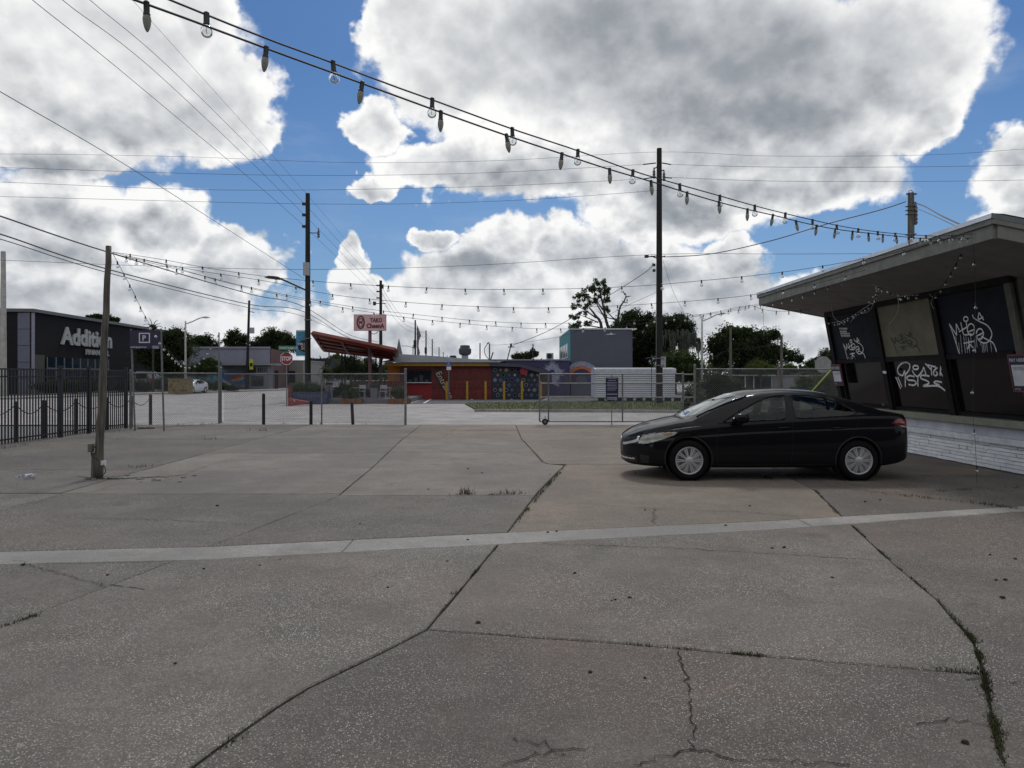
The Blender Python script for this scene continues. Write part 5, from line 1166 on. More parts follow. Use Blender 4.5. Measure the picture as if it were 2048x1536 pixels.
def hsign():
    Y = 49.6; s = thing('accessible_parking_sign', 'blue and white accessible parking sign on a tall galvanised post', 'sign', (P(897.5,0,Y).x, Y, 0)); m = MB(); m.tube([(P(897.5,0,Y).x, Y+.05, 0), P(897.5,724,Y+.05)], .04, 6); m.build('post', M_galv, s)
    pbx('panel', mat('sign_blue', (.01,.07,.30), .5), s, 892.5, 902.5, 724, 733, Y-.02, .03); pbx('panel', M_white, s, 893, 902, 733.4, 740, Y-.02, .03)
    m = MB(); c = P(897.5,729,Y-.03); m.add([c+Vector((-.03,0,.08)), c+Vector((.03,0,.08)), c+Vector((.03,0,.13)), c+Vector((-.03,0,.13))], [(0,1,2,3)]); m.ribbon([c+Vector((-.01,0,.07)), c+Vector((0,0,-.01)), c+Vector((.07,0,-.01)), c+Vector((.10,0,-.10))], .025, (0,-1,0)); m.ribbon([c+Vector((-.04+.09*math.cos(a),0,-.04+.09*math.sin(a))) for a in (2,2.6,3.3,4,4.7,5.4,6)], .02, (0,-1,0)); m.build('symbol', M_white, s)
hsign()
# purple building, gray and teal building
def purple():
    Y = 61; t = thing('purple_building', 'low dark purple building with a pale feather mural', 'building', (P(1080,0,Y).x, Y, 0)); X = lambda px: P(px,0,Y).x; Z = lambda py: P(0,py,Y).z
    bx('wall', mat('purple_wall', (.042,.036,.10), .75, 0, .12, 1), t, X(950), X(1141)-.05, Y, Y+16, 0, Z(721)); bx('parapet', mat('parapet_grey', (0,0,0)), t, X(948), X(1141)-.05, Y-.08, Y+16, Z(721), Z(718.5))
    rr = random.Random(4); m = MB()
    for k in range(26):
        a = R(-60+k*9.2); L = rr.uniform(.75, 1.25); c = Vector((X(1104), Y-.02, Z(745))); d = Vector((math.sin(a), 0, math.cos(a))); 
        m.ribbon([c+d*.25, c+d*L*.6+Vector((.03,0,0)), c+d*L], [.05,.13,.01], (0,-1,0), .002*k/5)
    m.ribbon([(X(1106),Y-.02,Z(745)),(X(1108),Y-.02,Z(766)),(X(1118),Y-.02,Z(772))], [.25,.35,.12], (0,-1,0)); m.build('mural', mat('mural_pale', (.26,.27,.36), .7, var=.3), t)
purple()
def teal():
    Y = 62; t = thing('grey_teal_building', 'tall grey box building with a teal side wall and white framed windows', 'building', (P(1200,0,Y).x, Y, 0)); x0, x1 = P(1141,0,Y).x, P(1265,0,Y).x; H = P(0,659,Y).z
    bx('wall', mat('slate_grey', (.085,.092,.125), .8, 0, .06, .6), t, x0+.03, x1, Y, Y+14, 0, H)
    bx('side_wall', mat('teal_wall', (.025,.20,.215), .7, 0, .08, 1), t, x0-.04, x0+.028, Y+.02, Y+14, 2.9, H); bx('parapet', M_white, t, x0-.08, x1+.05, Y-.06, Y+14.05, H, H+.10)
    for i in range(5): y = Y+2.0+i*2.2; bx('window_frame', M_white, t, x0-.12, x0-.042, y, y+1.5, 3.3, 4.6); bx('window_pane', MATS['shop_glass'], t, x0-.135, x0-.122, y+.2, y+1.3, 3.4, 4.5)
    m = MB(); c = P(1222,668,Y-.02); m.add([c+Vector((-.55,0,-.06)), c+Vector((-.1,0,.02)), c+Vector((0,0,.12)), c+Vector((.12,0,.02)), c+Vector((.5,0,.0)), c+Vector((.0,0,-.06))], [(0,1,2,3,4,5)]); m.build('wall_vent', M_white, t)
    c = P(1163,760,Y-.02)
    for k, (r, w, mm) in enumerate(((1.42,.42,'mural_pale'),(1.05,.30,'mural_orange'),(.72,.5,'purple_wall'))):
        m = MB(); m.ribbon([c+Vector((r*math.cos(a*.1745), -.004*k, r*math.sin(a*.1745))) for a in range(-2, 21)], w, (0,-1,0)); m.build('mural', MATS[mm], t)
    a = thing('air_conditioner', 'square air conditioning unit on the purple roof', 'air conditioner', P(1100,719,63)); pbx('case', mat('meter_grey', (0,0,0)), a, 1093, 1107, 706, 719, 63, .5); m = MB(); m.lathe([(.05,0),(.22,0),(.22,.02),(.05,.02)], P(1099,712,62.98), 14, Matrix.Rotation(R(90),4,'X')); m.build('fan_grille', M_dark, a)
    m = MB(); m.tube([P(1265,660,61.9), P(1272,658,61)], .08, 5); tag(m.build('wall_lamp', M_white), 'small white flood lamp at the top right corner of the grey building', 'lamp')
teal()
def trailer():
    Y = 46; a, c = G(1191, 803), P(1350,0,Y); t = thing('white_trailer', 'long white ribbed trailer body with rounded end standing behind the gate', 'trailer', (a.x, Y, 0)); H = P(0,737,Y).z; k = mat('trailer_white', (.62,.64,.70), .6, 0, .07, 1.5, dirt=.12)
    bx('body', mat('trailer_body', (.16,.17,.21), .7), t, a.x+.02, c.x, Y+.02, Y+2.3, .22, H); zz = .24; m = None
    while zz < H-.35:
        bx('siding', k, t, a.x, c.x, Y-.03, Y+.018, zz, zz+.10); zz += .14
    m = MB(); m.prism([Vector((a.x-.04, Y-.08, H-.30)), Vector((a.x-.04, Y-.06, H-.05)), Vector((a.x-.04, Y+.3, H+.02)), Vector((a.x-.04, Y+1.15, H+.06)), Vector((a.x-.04, Y+2.0, H+.02)), Vector((a.x-.04, Y+2.38, H-.3))], (c.x-a.x+.1, 0, 0)); m.build('roof', mat('trailer_roof', (.38,.40,.46), .5), t)
    for i in range(9): x = a.x+.2+i*.62; bx('skirt_block', M_dark, t, x, x+.4, Y+.1, Y+.3, 0, .22)
    bx('end_panel', mat('trailer_end', (.50,.52,.60), .6), t, a.x-.03, a.x+.015, Y+.05, Y+2.25, .3, H-.3)
trailer()
# low house right
def low_house():
    Y = 68; t = thing('low_house', 'low pinkish house with flat pale carport roof behind the tall fence', 'building', (P(1560,0,Y).x, Y, 0)); X = lambda px: P(px,0,Y).x; Z = lambda py: P(0,py,Y).z
    bx('wall', mat('house_pink', (.17,.125,.115), .85, dirt=.3), t, X(1486), X(1546), Y+3, Y+9, 0, Z(755)); bx('wall', mat('house_grey', (.21,.21,.235), .85, 0, .15, 1, dirt=.4), t, X(1546), X(1640), Y, Y+9, 0, Z(752)); bx('roof', mat('carport_roof', (.40,.42,.42), .6), t, X(1484), X(1548), Y-.5, Y+9, Z(752), Z(749.5)); bx('roof', MATS['parapet_grey'], t, X(1546), X(1641), Y-.1, Y+9, Z(752), Z(750))
    for px in (1488,1505,1541): bx('carport_post', M_white, t, X(px), X(px+1.5), Y-.3, Y-.2, 0, Z(752))
    bx('window', MATS['shop_glass'], t, X(1504), X(1512), Y+2.9, Y+2.98, .5, Z(756))
low_house()
def octagon(px, py, Y, r, label, face, letters=None, rim=None, zb=0):
    c = P(px, py, Y); s = thing('stop_sign', label, 'sign', (c.x, Y, 0)); m = MB(); m.tube([(c.x, Y+.04, zb-.05), (c.x, Y+.04, c.z+r*.8)], .032, 6); m.build('post', M_galv, s)
    def o8(rr, y): return [(c.x+rr*math.cos(R(22.5+45*k)), y, c.z+rr*math.sin(R(22.5+45*k))) for k in range(8)]
    m = MB(); m.prism(o8(r, Y-.01), (0,.01,0)); m.build('panel', rim or face, s)
    if rim: m = MB(); m.prism(o8(r*.93, Y-.014), (0,.002,0)); m.build('face', face, s)
    if letters: h = r*.58; q = text_mb(letters, h, .03); k = r*1.5/q.w; text_mb(letters, h, .03, 0, frame_M((c.x-r*.75, Y-.018, c.z-h/2), (1,0,0), (0,0,1)) @ Matrix.Diagonal((k,1,1,1))).build('lettering', M_white, s)
    return s
s = octagon(573, 717, 39.2, .37, 'red stop sign with white letters and a green street name sign on top', mat('stop_red', (.24,.012,.02), .5), 'STOP', M_white)
bx('street_name_plate', mat('plate_green', (.01,.13,.08), .5), s, P(557,0,39.2).x, P(590,0,39.2).x, 39.18, 39.2, P(0,700,39.2).z, P(0,691.5,39.2).z)
text_mb('MONTANA ST', .14, .01, 0, frame_M((P(559,0,39.2).x, 39.17, P(0,698.5,39.2).z), (1,0,0), (0,0,1)) @ Matrix.Diagonal((.78,1,1,1))).build('lettering', M_white, s)
bx('street_name_plate', MATS['plate_green'], s, P(573,0,39.2).x-.02, P(573,0,39.2).x+.02, 38.9, 39.6, P(0,707,39.2).z, P(0,701,39.2).z)
m = MB(); x = P(573,0,39.2).x; m.box(x-.05, x+.05, 39.25, 39.3, 0, .95); m.build('reflector_panel', M_white, s)
octagon(1646, 729, 30, .37, 'grey back of an octagonal stop sign beside the diner end', mat('sign_back', (.24,.25,.25), .5, .4))
m = MB(); x = -12.4
wd_ = mat('ramp_red', (.20,.018,.028), .7, 0, .2, 3); m = MB(); m.prism([P(575,797,39.6), P(617,804,39.6), P(617,808,39.6), P(575,812,39.4)], (0,.5,0)); tag(m.build('red_ramp_wall', wd_), 'low red wedge shaped wall with pale graffiti by the stop sign', 'wall')
m = MB(); m.ribbon(smooth_pts([P(580,801,39.55),P(584,806,39.55),P(590,803,39.55),P(587,800,39.55)],4), .04, (0,-1,0)); tag(m.build('wall_scribble', M_white), 'pale scribble painted on the low red wedge wall', 'graffiti')
t = thing('brick_pier', 'short brick pier beside the red wedge wall', 'pier', P(578,800,40.5)); p = P(574.5,771,40.5); q = P(582,800,40.5); bmx = mat('brick_red', (.16,.05,.04), .85, 0, .2, 8, objvar=.25)
bx('core', M_soil, t, p.x+.02, q.x-.02, 40.55, 40.9, 0, p.z-.02)
zz, k = q.z*0, 0
while zz < p.z:
    w = q.x-p.x
    for a, c in ((0,.48),(.52,1)) if k % 2 else ((0,.23),(.27,.73),(.77,1)): bx('brick', bmx, t, p.x+w*a, p.x+w*c, 40.5, 40.6, zz, zz+.07)
    zz += .08; k += 1
pl = thing('blue_planter', 'long dark blue planter wall with pale scribbles under the bushes', 'planter', (P(615,0,42).x, 42, 0)); p, q = P(584,784,42), P(652,784,42); bx('box', mat('planter_blue', (.035,.045,.10), .7, 0, .25, 2), pl, p.x, q.x, 42, 43.2, 0, p.z)
m = MB()
for i in range(9): x = p.x+.35+i*.2; m.ribbon([Vector((x,41.98,.35)), Vector((x+.04,41.98,.6)), Vector((x+.1,41.98,.4)), Vector((x+.16,41.98,.55))], .025, (0,-1,0))
m.build('scribble', mat('scribble', (.18,.19,.28), .7), pl)
def can(px0, px1, pt, pb, Y, label, dome):
    a, c = P(px0, pb, Y), P(px1, pt, Y); cx = (a.x+c.x)/2; w = c.x-a.x; t = thing('trash_can', label, 'trash can', (cx, Y, .26)); z0 = .26; z1 = c.z; g = mat('can_grey', (.15,.15,.175), .55, 0, .1, 3, dirt=.2); m = MB()
    if dome: m.lathe([(w*.50,z0),(w*.52,z0+.05),(w*.56,z1-.28)], (cx,Y,0), 4, Matrix.Rotation(R(45),4,'Z')); m.build('body', g, t); m = MB(); m.lathe([(w*.66,z1-.28),(w*.66,z1-.22),(w*.5,z1-.04),(w*.3,z1)], (cx,Y,0), 4, Matrix.Rotation(R(45),4,'Z')); m.build('lid', mat('can_lid', (.24,.25,.28), .5), t); bx('lid_slot', M_dark, t, cx-w*.25, cx+w*.25, Y-w*.5, Y-w*.44, z1-.26, z1-.19)
    else:
        m.lathe([(w*.46,z0),(w*.47,z1-.1)], (cx,Y,0), 16); m.build('body', g, t); m = MB(); m.lathe([(w*.5,z1-.1),(w*.5,z1-.02),(w*.35,z1+.03)], (cx,Y,0), 16); m.build('lid', mat('can_lid', (0,0,0)), t); bx('slat', MATS['can_lid'], t, cx+w*.12, cx+w*.2, Y-w*.49, Y-w*.45, z0+.05, z1-.15)
can(650, 666, 766, 798, 44.6, 'round grey bin with flat lid beside the blue planter', False); can(740, 757, 766, 798, 44.4, 'square grey trash can with domed lid on the patio', True)
def table(px0, px1, pt, Y, label):
    t = thing('patio_table', label, 'table', (P((px0+px1)/2,0,Y).x, Y, .26)); a, c = P(px0,pt,Y), P(px1,pt,Y); m_ = mat('frame_pale', (.30,.31,.33), .5); bx('top', m_, t, a.x, c.x, Y, Y+.8, a.z-.04, a.z)
    for x in (a.x+.05, c.x-.05): m = MB(); m.tube([(x,Y+.1,.26),(x,Y+.1,a.z)], .025, 5); m.build('leg', m_, t); m = MB(); m.tube([(x,Y+.7,.26),(x,Y+.7,a.z)], .025, 5); m.build('leg', m_, t)
table(700, 729, 775, 45.5, 'long pale framed patio table left of the square trash can'); table(768, 780, 775, 45.6, 'short pale framed table right of the square trash can')
def chair(px, Y, label):
    t = thing('patio_chair', label, 'chair', (P(px,0,Y).x, Y, .26), 'patio chairs'); x = P(px,0,Y).x; m_ = MATS['frame_pale']
    for dx in (-.2,.2):
        for dy in (-.2,.2): m = MB(); m.tube([(x+dx,Y+dy,.26),(x+dx,Y+dy,.70 if dy < 0 else 1.1)], .02, 5); m.build('leg', m_, t)
    bx('seat', m_, t, x-.22, x+.22, Y-.22, Y+.22, .68, .72); bx('backrest', m_, t, x-.2, x+.2, Y+.17, Y+.2, .85, 1.08)
chair(766, 44.3, 'pale metal patio chair right of the square trash can'); chair(724, 44.6, 'pale metal patio chair behind the left orange planter')
pw = thing('plum_screen', 'plum coloured low fence screen behind the patio furniture', 'fence', (P(740,0,48).x, 48, .0))
for i in range(22): x = P(702,0,48).x+i*.165; bx('slat', mat('screen_plum', (.045,.014,.026), .7, objvar=.3) if i < 14 else mat('screen_red', (.075,.012,.02), .7, objvar=.2), pw, x, x+.15, 48, 48.04, .1, P(0,762,48).z)
def tub(px0, px1, label):
    Y = 42.3; a, c = P(px0,799,Y), P(px1,808,Y); t = thing('orange_planter', label, 'planter', ((a.x+c.x)/2, Y, 0), 'orange planters at the patio edge'); m_ = mat('planter_orange', (.20,.085,.015), .75, 0, .35, 5, col2=(.10,.03,.02), objvar=.2)
    n = 6
    for i in range(n): w = (c.x-a.x)/n; bx('board', m_, t, a.x+w*i+.01, a.x+w*(i+1)-.01, Y, Y+.04, 0, .30)
    bx('box', M_soil, t, a.x+.02, c.x-.02, Y+.045, Y+.7, 0, .27); return t
tub(682, 723, 'left orange board planter with leafy plants'); tub(775, 819, 'right orange board planter with leafy plants next to the gate post')
# wrapped utility cabinet + bin
ut = thing('wrapped_cabinet', 'utility cabinet wrapped in a tan and olive painted pattern on the far verge', 'utility cabinet', (P(356,0,64).x, 64, .08)); p, q = P(336,788,64), P(377,758.5,64); bx('case', mat('wrap_tan', (.24,.20,.07), .7, 0, .5, 5, col2=(.08,.04,.03)), ut, p.x, q.x, 64, 64.9, .05, q.z); bx('lid', mat('wrap_lid', (.14,.13,.06), .7), ut, p.x-.03, q.x+.03, 63.97, 64.93, q.z, q.z+.06)
m = MB(); rr = random.Random(9)
for i in range(14): c = Vector((rr.uniform(p.x+.1,q.x-.1), 63.985, rr.uniform(.3,q.z-.1))); s_ = rr.uniform(.05,.14); m.add([c+Vector((s_*math.cos(a),-.001*i,s_*rr.uniform(.6,1.2)*math.sin(a))) for a in (0,1,2,3,4,5.2)], [tuple(range(6))])
m.build('painted_blotches', mat('blotch', (.11,.03,.02), .7), ut)
def van():
    Y = 76; x0, x1 = P(268,0,Y).x, P(297,0,Y).x; t = thing('white_van', 'white van seen from behind with orange stripe box beside it', 'van', ((x0+x1)/2, Y, .1)); w = mat('van_white', (.30,.31,.36), .5); z = lambda py: P(0,py,Y).z
    m = MB(); m.prism([Vector((x0,Y,.45)), Vector((x1,Y,.45)), Vector((x1+.02,Y,1.5)), Vector((x1-.15,Y+.15,z(742))), Vector((x0+.15,Y+.15,z(742))), Vector((x0-.02,Y,1.5))], (0,4.6,0)); m.build('body', w, t)
    bx('rear_window', M_dark, t, x0+.2, x1-.2, Y-.02, Y+.0, z(757), z(747.5)); bx('bumper', M_dark, t, x0, x1, Y-.1, Y-.01, .35, .5)
    for x in (x0+.05, x1-.3): m = MB(); m.lathe([(.1,0),(.33,0),(.33,.22),(.1,.22)], (x, Y+.7, .36), 14, Matrix.Rotation(R(90),4,'Y')); m.build('wheel', M_dark, t)
    for x in (x0+.02, x1-.12): bx('tail_light', mat('tail_red', (.2,.01,.01), .3), t, x, x+.1, Y-.02, Y-.005, 1.0, 1.5)
    o = thing('orange_barrier', 'orange and white panel stack beside the van', 'barrier', (P(306,0,Y).x, Y, .1)); bx('panel', mat('barrier_orange', (.40,.10,.02), .6), o, P(299,0,Y).x, P(313,0,Y).x, Y, Y+.3, z(764), z(757)); bx('stand', M_white, o, P(301,0,Y).x, P(302,0,Y).x, Y+.05, Y+.2, .08, z(744)); bx('stand', M_white, o, P(310,0,Y).x, P(311,0,Y).x, Y+.05, Y+.2, .08, z(744))
van()

def added_back_building():  # unseen block added behind the viewer so the car side reflects something dark
    t = thing('added_rear_building', 'dark two storey brick block added out of view behind the viewer to darken the car reflections', 'building', (2, -11, 0)); w = mat('added_rear_brick', (.045,.035,.032), .9, var=.3, vs=2, bump=.2)
    bx('wall', w, t, -24, 30, -22, -11, 0, 8.2); bx('parapet', mat('added_rear_cap', (.08,.08,.08), .8), t, -24.1, 30.1, -22.1, -10.9, 8.2, 8.45)
    for i in range(12): bx('window', MATS['shop_glass'], t, -21+i*4.2, -19.4+i*4.2, -10.99, -10.9, 4.9, 6.6); bx('window', MATS['shop_glass'], t, -21+i*4.2, -18.9+i*4.2, -10.99, -10.9, 1.0, 3.2)
added_back_building()
# ------------------------------------------------------------------ trees and bushes
M_leafD = leafmat('leaf_oak', (.026,.038,.015)); M_leafM = leafmat('leaf_mid', (.048,.070,.020)); M_leafG = leafmat('leaf_bright', (.065,.085,.020)); M_leafO = leafmat('leaf_olive', (.045,.060,.024))
M_bark = mat('bark', (.045,.038,.032), .9, 0, .3, 4, .4, 30); M_moss = mat('spanish_moss', (.075,.08,.065), .9, var=.3)
def crown(mb, blobs, Y, n, s, r, depth=.8, jag=.25, tuft=False):
    """leaf clumps spread through several uneven lobes; blobs in pixels at distance Y"""
    k = Y/FPX; tot = sum(b[2]*b[3] for b in blobs)
    for (cx, cy, rx, ry) in blobs:
        c = P(cx, cy, Y); RX, RZ = rx*k, ry*k; RY = (RX+RZ)*.5*depth
        # sub clumps on the lobe
        m = int(n*(1 if tuft else 1.5)*rx*ry/tot); subs = []
        for _ in range(max(5, int(m/60)) if tuft else max(9, int(m/34))):
            v = Vector((r.gauss(0,1), r.gauss(0,1), r.gauss(0,1))).normalized()*r.uniform(.35, 1)**.5
            subs.append((Vector((c.x+v.x*RX*(1+r.gauss(0,jag*.3)), c.y+v.y*RY, c.z+v.z*RZ*(1+r.gauss(0,jag*.3)))), (r.uniform(.16, .30) if tuft else r.uniform(.22, .46))*min(RX, RZ)+s*.8))
        for _ in range(0 if tuft else int(m*.16)):
            v = Vector((r.gauss(0,1), r.gauss(0,1), r.gauss(0,1))).normalized()*r.random()**.5*.72; p = Vector((c.x+v.x*RX, c.y+v.y*RY, c.z+v.z*RZ)); a = Vector((r.gauss(0,1), r.gauss(0,1), r.gauss(0,1))).normalized()*s*1.7; d = Vector((r.gauss(0,1), r.gauss(0,1), r.gauss(0,1))).normalized()*s*1.5
            mb.add([p-a, p+d, p+a*.8, p-d*.8], [(0,1,2,3)])
        for _ in range(m):
            q, rad = subs[int(r.random()*len(subs))]
            v = Vector((r.gauss(0,1), r.gauss(0,1), r.gauss(0,.8))); v = v.normalized()*rad*r.random()**.45
            p = q+v; a = Vector((r.gauss(0,1), r.gauss(0,1), r.gauss(0,1))).normalized()*s*r.uniform(.6,1.4); d = Vector((r.gauss(0,1), r.gauss(0,1), r.gauss(0,1))).normalized()*s*r.uniform(.5,1.1)
            mb.add([p-a*.5, p+d*.5, p+a*.5, p-d*.4], [(0,1,2,3)])
def tree(label, Y, blobs, trunk, n=3000, s=.16, leaf=None, limbs=(), name='tree', cat='tree', group='trees behind the lot', seed=1, r0=.25, moss=None, base=None, depth=.8, tuft=False):
    r = random.Random(seed); tx = P(trunk[0][0], 0, Y).x
    t = thing(name, label, cat, (tx, Y, 0), group)
    m = MB(); pts = [P(x, y, Y) for x, y in trunk]; pts[0].z = -.05; m.tube(smooth_pts(pts, 4), [r0*(1-.7*i/(4*(len(pts)-1))) for i in range(4*(len(pts)-1)+1)], 8); m.build('trunk', M_bark, t, smooth=True)
    for lb in limbs:
        m = MB(); q = smooth_pts([P(x, y, Y+r.uniform(-.4,.4)) for x, y in lb], 4); m.tube(q, [r0*.40*(1-.8*i/len(q)) for i in range(len(q))], 6); m.build('limb', M_bark, t, smooth=True)
    if not limbs:
        for (cx, cy, rx, ry) in blobs[:5]:
            a = pts[-1].lerp(pts[-2], r.uniform(0, .5)); c = P(cx, cy, Y+r.uniform(-.5,.5)); m = MB(); q = smooth_pts([a, a.lerp(c, .5)+Vector((r.gauss(0,.2), r.gauss(0,.2), .2)), c], 4); m.tube(q, [r0*.35*(1-.8*i/len(q)) for i in range(len(q))], 5); m.build('limb', M_bark, t)
    m = MB(); crown(m, blobs, Y, n, s, r, depth, tuft=tuft); m.build('crown', leaf or M_leafD, t)
    if moss:
        m = MB(); k = Y/FPX
        for (x0, x1, y0, y1, cnt) in moss:
            for _ in range(cnt):
                p = P(r.uniform(x0, x1), y0+r.uniform(-6, 4), Y+r.gauss(0, 1.2)); L = (y1-y0)*k*r.uniform(.3, 1); m.tube([p, p+Vector((r.gauss(0,.06), 0, -L*.5)), p+Vector((r.gauss(0,.12), 0, -L))], [.055, .045, .008], 3, False)
        tag(m.build('hanging_moss', M_moss, t), kind='stuff')
    return t
tree('tall sparse pine with tufted flat crown leaning left above the grey building', 78, [(1196,570,20,11),(1178,584,14,9),(1212,580,10,10),(1162,596,14,9),(1184,600,12,8),(1212,598,8,8),(1170,612,12,6),(1214,618,7,8),(1200,588,9,7)],
     [(1224,775),(1221,680),(1212,640),(1206,610),(1200,585)], 4200, .20, M_leafO, [[(1206,620),(1190,600),(1170,592)],[(1211,638),(1190,600),(1190,580)],[(1206,606),(1212,580)],[(1212,640),(1214,628)]], 'pine_tree', 'tree', seed=2, r0=.24, tuft=True)
tree('second shorter pine with loose tufts at the left edge of the grey building', 76, [(1150,613,9,6),(1166,626,9,6),(1148,634,10,8),(1160,648,10,7),(1176,646,8,6),(1150,652,12,8)],
     [(1206,775),(1204,660),(1190,630),(1178,615)], 1900, .19, M_leafO, [[(1196,645),(1176,636),(1160,630)],[(1192,636),(1170,620),(1156,614)],[(1200,655),(1180,652),(1165,650)]], 'pine_tree', 'tree', seed=3, r0=.22, tuft=True)
tree('bare dead tree forking into twigs between pine and oaks', 74, [(1254,600,2,2)], [(1238,775),(1236,670),(1236,640),(1240,615),(1248,603)], 12, .1, M_leafO,
     [[(1236,645),(1222,632),(1210,620),(1202,618)],[(1236,640),(1212,634),(1196,622)],[(1240,615),(1246,604),(1243,602)],[(1248,603),(1252,592),(1250,586)],[(1252,594),(1262,592)],[(1246,604),(1256,606)],[(1250,590),(1246,582)]], 'dead_tree', 'tree', seed=4, r0=.20)
tree('dark oak directly right of the grey building', 72, [(1265,650,34,24),(1290,645,22,20),(1262,632,26,16),(1275,690,40,45),(1300,690,30,40),(1240,655,25,14),(1300,640,16,14),(1270,740,50,40)], [(1282,790),(1280,720),(1278,680)], 9000, .17, M_leafD, seed=5, r0=.4)
tree('oak with long hanging moss right of the tall pole', 70, [(1352,650,36,22),(1330,645,24,20),(1372,660,20,24),(1340,675,34,20),(1358,640,24,12),(1312,665,24,24),(1325,700,18,22),(1378,676,14,18)], [(1330,800),(1332,740),(1335,700)], 7000, .16, M_leafD,
     seed=6, r0=.45, moss=[(1325,1345,674,700,90),(1340,1352,680,714,90),(1352,1362,672,696,60),(1358,1376,684,724,110),(1374,1392,670,708,90),(1322,1392,664,690,160)])
tree('small mossy branch tree left of the right street lamp', 80, [(1398,690,8,10),(1396,680,5,5)], [(1397,790),(1397,710),(1397,690)], 350, .14, M_leafO, seed=7, r0=.08, moss=[(1391,1405,690,715,30)])
tree('bushy yellow green tree low behind the white trailer', 66, [(1340,720,32,22),(1375,725,34,22),(1360,745,40,25),(1395,745,30,25),(1325,745,25,20)], [(1350,800),(1350,750),(1352,730)], 5200, .15, M_leafM, seed=8, r0=.2)
tree('wide dark oak rising behind the grey wooden poles', 75, [(1462,665,30,18),(1440,690,34,28),(1490,668,26,18),(1515,680,34,26),(1545,670,18,14),(1480,700,60,34),(1550,705,30,22),(1440,725,30,28),(1520,720,50,26),(1580,712,22,14),(1600,718,14,9),(1500,740,60,20)], [(1488,800),(1488,740),(1485,700)], 13000, .19, M_leafD, seed=9, r0=.5)
tree('bright green shrub tree in front of the wide oak', 66, [(1520,735,26,14),(1545,738,18,10),(1500,740,14,9),(1580,735,16,8)], [(1522,790),(1522,755),(1522,742)], 2200, .13, M_leafG, seed=10, r0=.12)
tree('round distant tree just left of the diner end wall', 95, [(1655,712,18,14),(1672,705,16,12),(1640,722,14,10),(1665,728,26,14),(1625,728,18,9)], [(1658,790),(1658,740),(1658,722)], 2600, .2, M_leafD, seed=11, r0=.25)
def bush(label, Y, blobs, n, s, leaf, seed, name='bush', cat='bush', group='bushes and hedges', depth=.7):
    r = random.Random(seed); t = thing(name, label, cat, (P(blobs[0][0], 0, Y).x, Y, 0), group); m = MB(); crown(m, blobs, Y, n, s, r, depth); m.build('foliage', leaf, t)
    m = MB(); c = P(blobs[0][0], blobs[0][1], Y)
    for k in range(5): m.tube([Vector((c.x+r.gauss(0,.15), Y+r.gauss(0,.1), 0)), c+Vector((r.gauss(0,.4), r.gauss(0,.2), 0))], .03, 4)
    m.build('stems', M_bark, t); return t
bush('dark hedge behind the tall fence right of the latch posts', 45, [(1435,765,34,24),(1405,785,26,26),(1465,780,34,24),(1430,795,50,20),(1500,790,30,14)], 8500, .10, M_leafD, 20)
bush('hedge mass filling the space behind the car roof', 48, [(1540,788,60,12),(1600,785,40,16),(1640,770,24,24),(1660,760,16,26),(1610,765,20,14)], 7000, .10, M_leafM, 21)
bush('leafy bush by the yellow guard under the diner end', 28, [(1650,775,22,28),(1675,790,20,26),(1628,792,24,14)], 4500, .055, M_leafO, 22)
bush('pale leafy plant clump between the gate latch posts', 34, [(1378,790,12,22),(1402,798,14,20),(1372,810,10,12)], 1600, .06, mat('leaf_pale', (.10,.11,.09), .8), 23)
bush('leafy hedge growing in the blue planter', 42.6, [(600,778,20,12),(625,776,18,11),(640,782,14,12),(590,784,10,12),(612,786,30,8)], 4200, .07, M_leafM, 24)
bush('dark shrubs on the patio between the bins', 45.8, [(690,780,20,14),(672,786,10,12),(712,782,14,10),(730,786,10,8)], 3800, .07, M_leafD, 25)
bush('plants spilling from the left orange planter', 42.7, [(700,790,16,10),(712,786,9,9),(688,790,8,8),(704,780,6,6)], 1700, .06, M_leafM, 26, 'planter_plant', 'plant'); bush('plants spilling from the right orange planter', 42.7, [(797,788,16,11),(788,784,8,8),(806,782,8,10),(802,794,16,6)], 1900, .06, M_leafM, 27, 'planter_plant', 'plant')
# street trees left
tree('dark oak right of the bank behind the parking sign', 74, [(335,690,38,26),(310,680,26,16),(350,670,26,16),(320,715,50,28),(365,700,26,30),(290,700,22,24),(345,740,40,18)], [(332,790),(332,740),(333,705)], 10000, .18, M_leafD, seed=31, r0=.35)
tree('spiky palm crown poking above the bank roof corner', 68, [(306,655,6,5)], [(306,790),(306,690),(306,658)], 60, .2, M_leafO, [[(306,658),(296,648),(286,650)],[(306,658),(302,642),(298,636)],[(306,658),(310,644),(316,640)],[(306,658),(318,652),(326,656)],[(306,658),(312,650),(322,646)],[(306,658),(294,654),(284,660)]], 'palm_tree', 'tree', seed=32, r0=.12)
tree('distant tree over the bank roof behind the wooden pole', 110, [(195,634,18,7),(215,637,14,7),(232,640,10,6),(180,634,10,4)], [(205,780),(205,700),(205,645)], 1500, .2, M_leafD, seed=33, r0=.3)
tree('rounded dark tree crown left of the grey mural building', 105, [(405,682,26,14),(420,690,20,10),(392,686,16,12),(408,700,34,12)], [(405,780),(405,720),(405,700)], 3500, .22, M_leafD, seed=34, r0=.3)
tree('lacy oak left of the slim dark pole', 110, [(468,672,18,14),(485,680,16,14),(458,684,14,10),(478,695,28,10)], [(472,780),(472,720),(472,695)], 2300, .22, M_leafD, seed=35, r0=.3)
tree('broad lacy oak right of the slim dark pole', 108, [(550,672,30,16),(570,682,24,18),(530,684,26,14),(585,690,18,16),(512,690,16,10),(550,695,40,10)], [(548,780),(548,720),(548,700)], 5500, .22, M_leafD, seed=36, r0=.35)
bush('low palm and grasses in front of the grey mural building', 70, [(405,735,34,12),(420,725,22,10),(395,745,30,10),(430,742,20,8)], 3600, .13, M_leafO, 37)
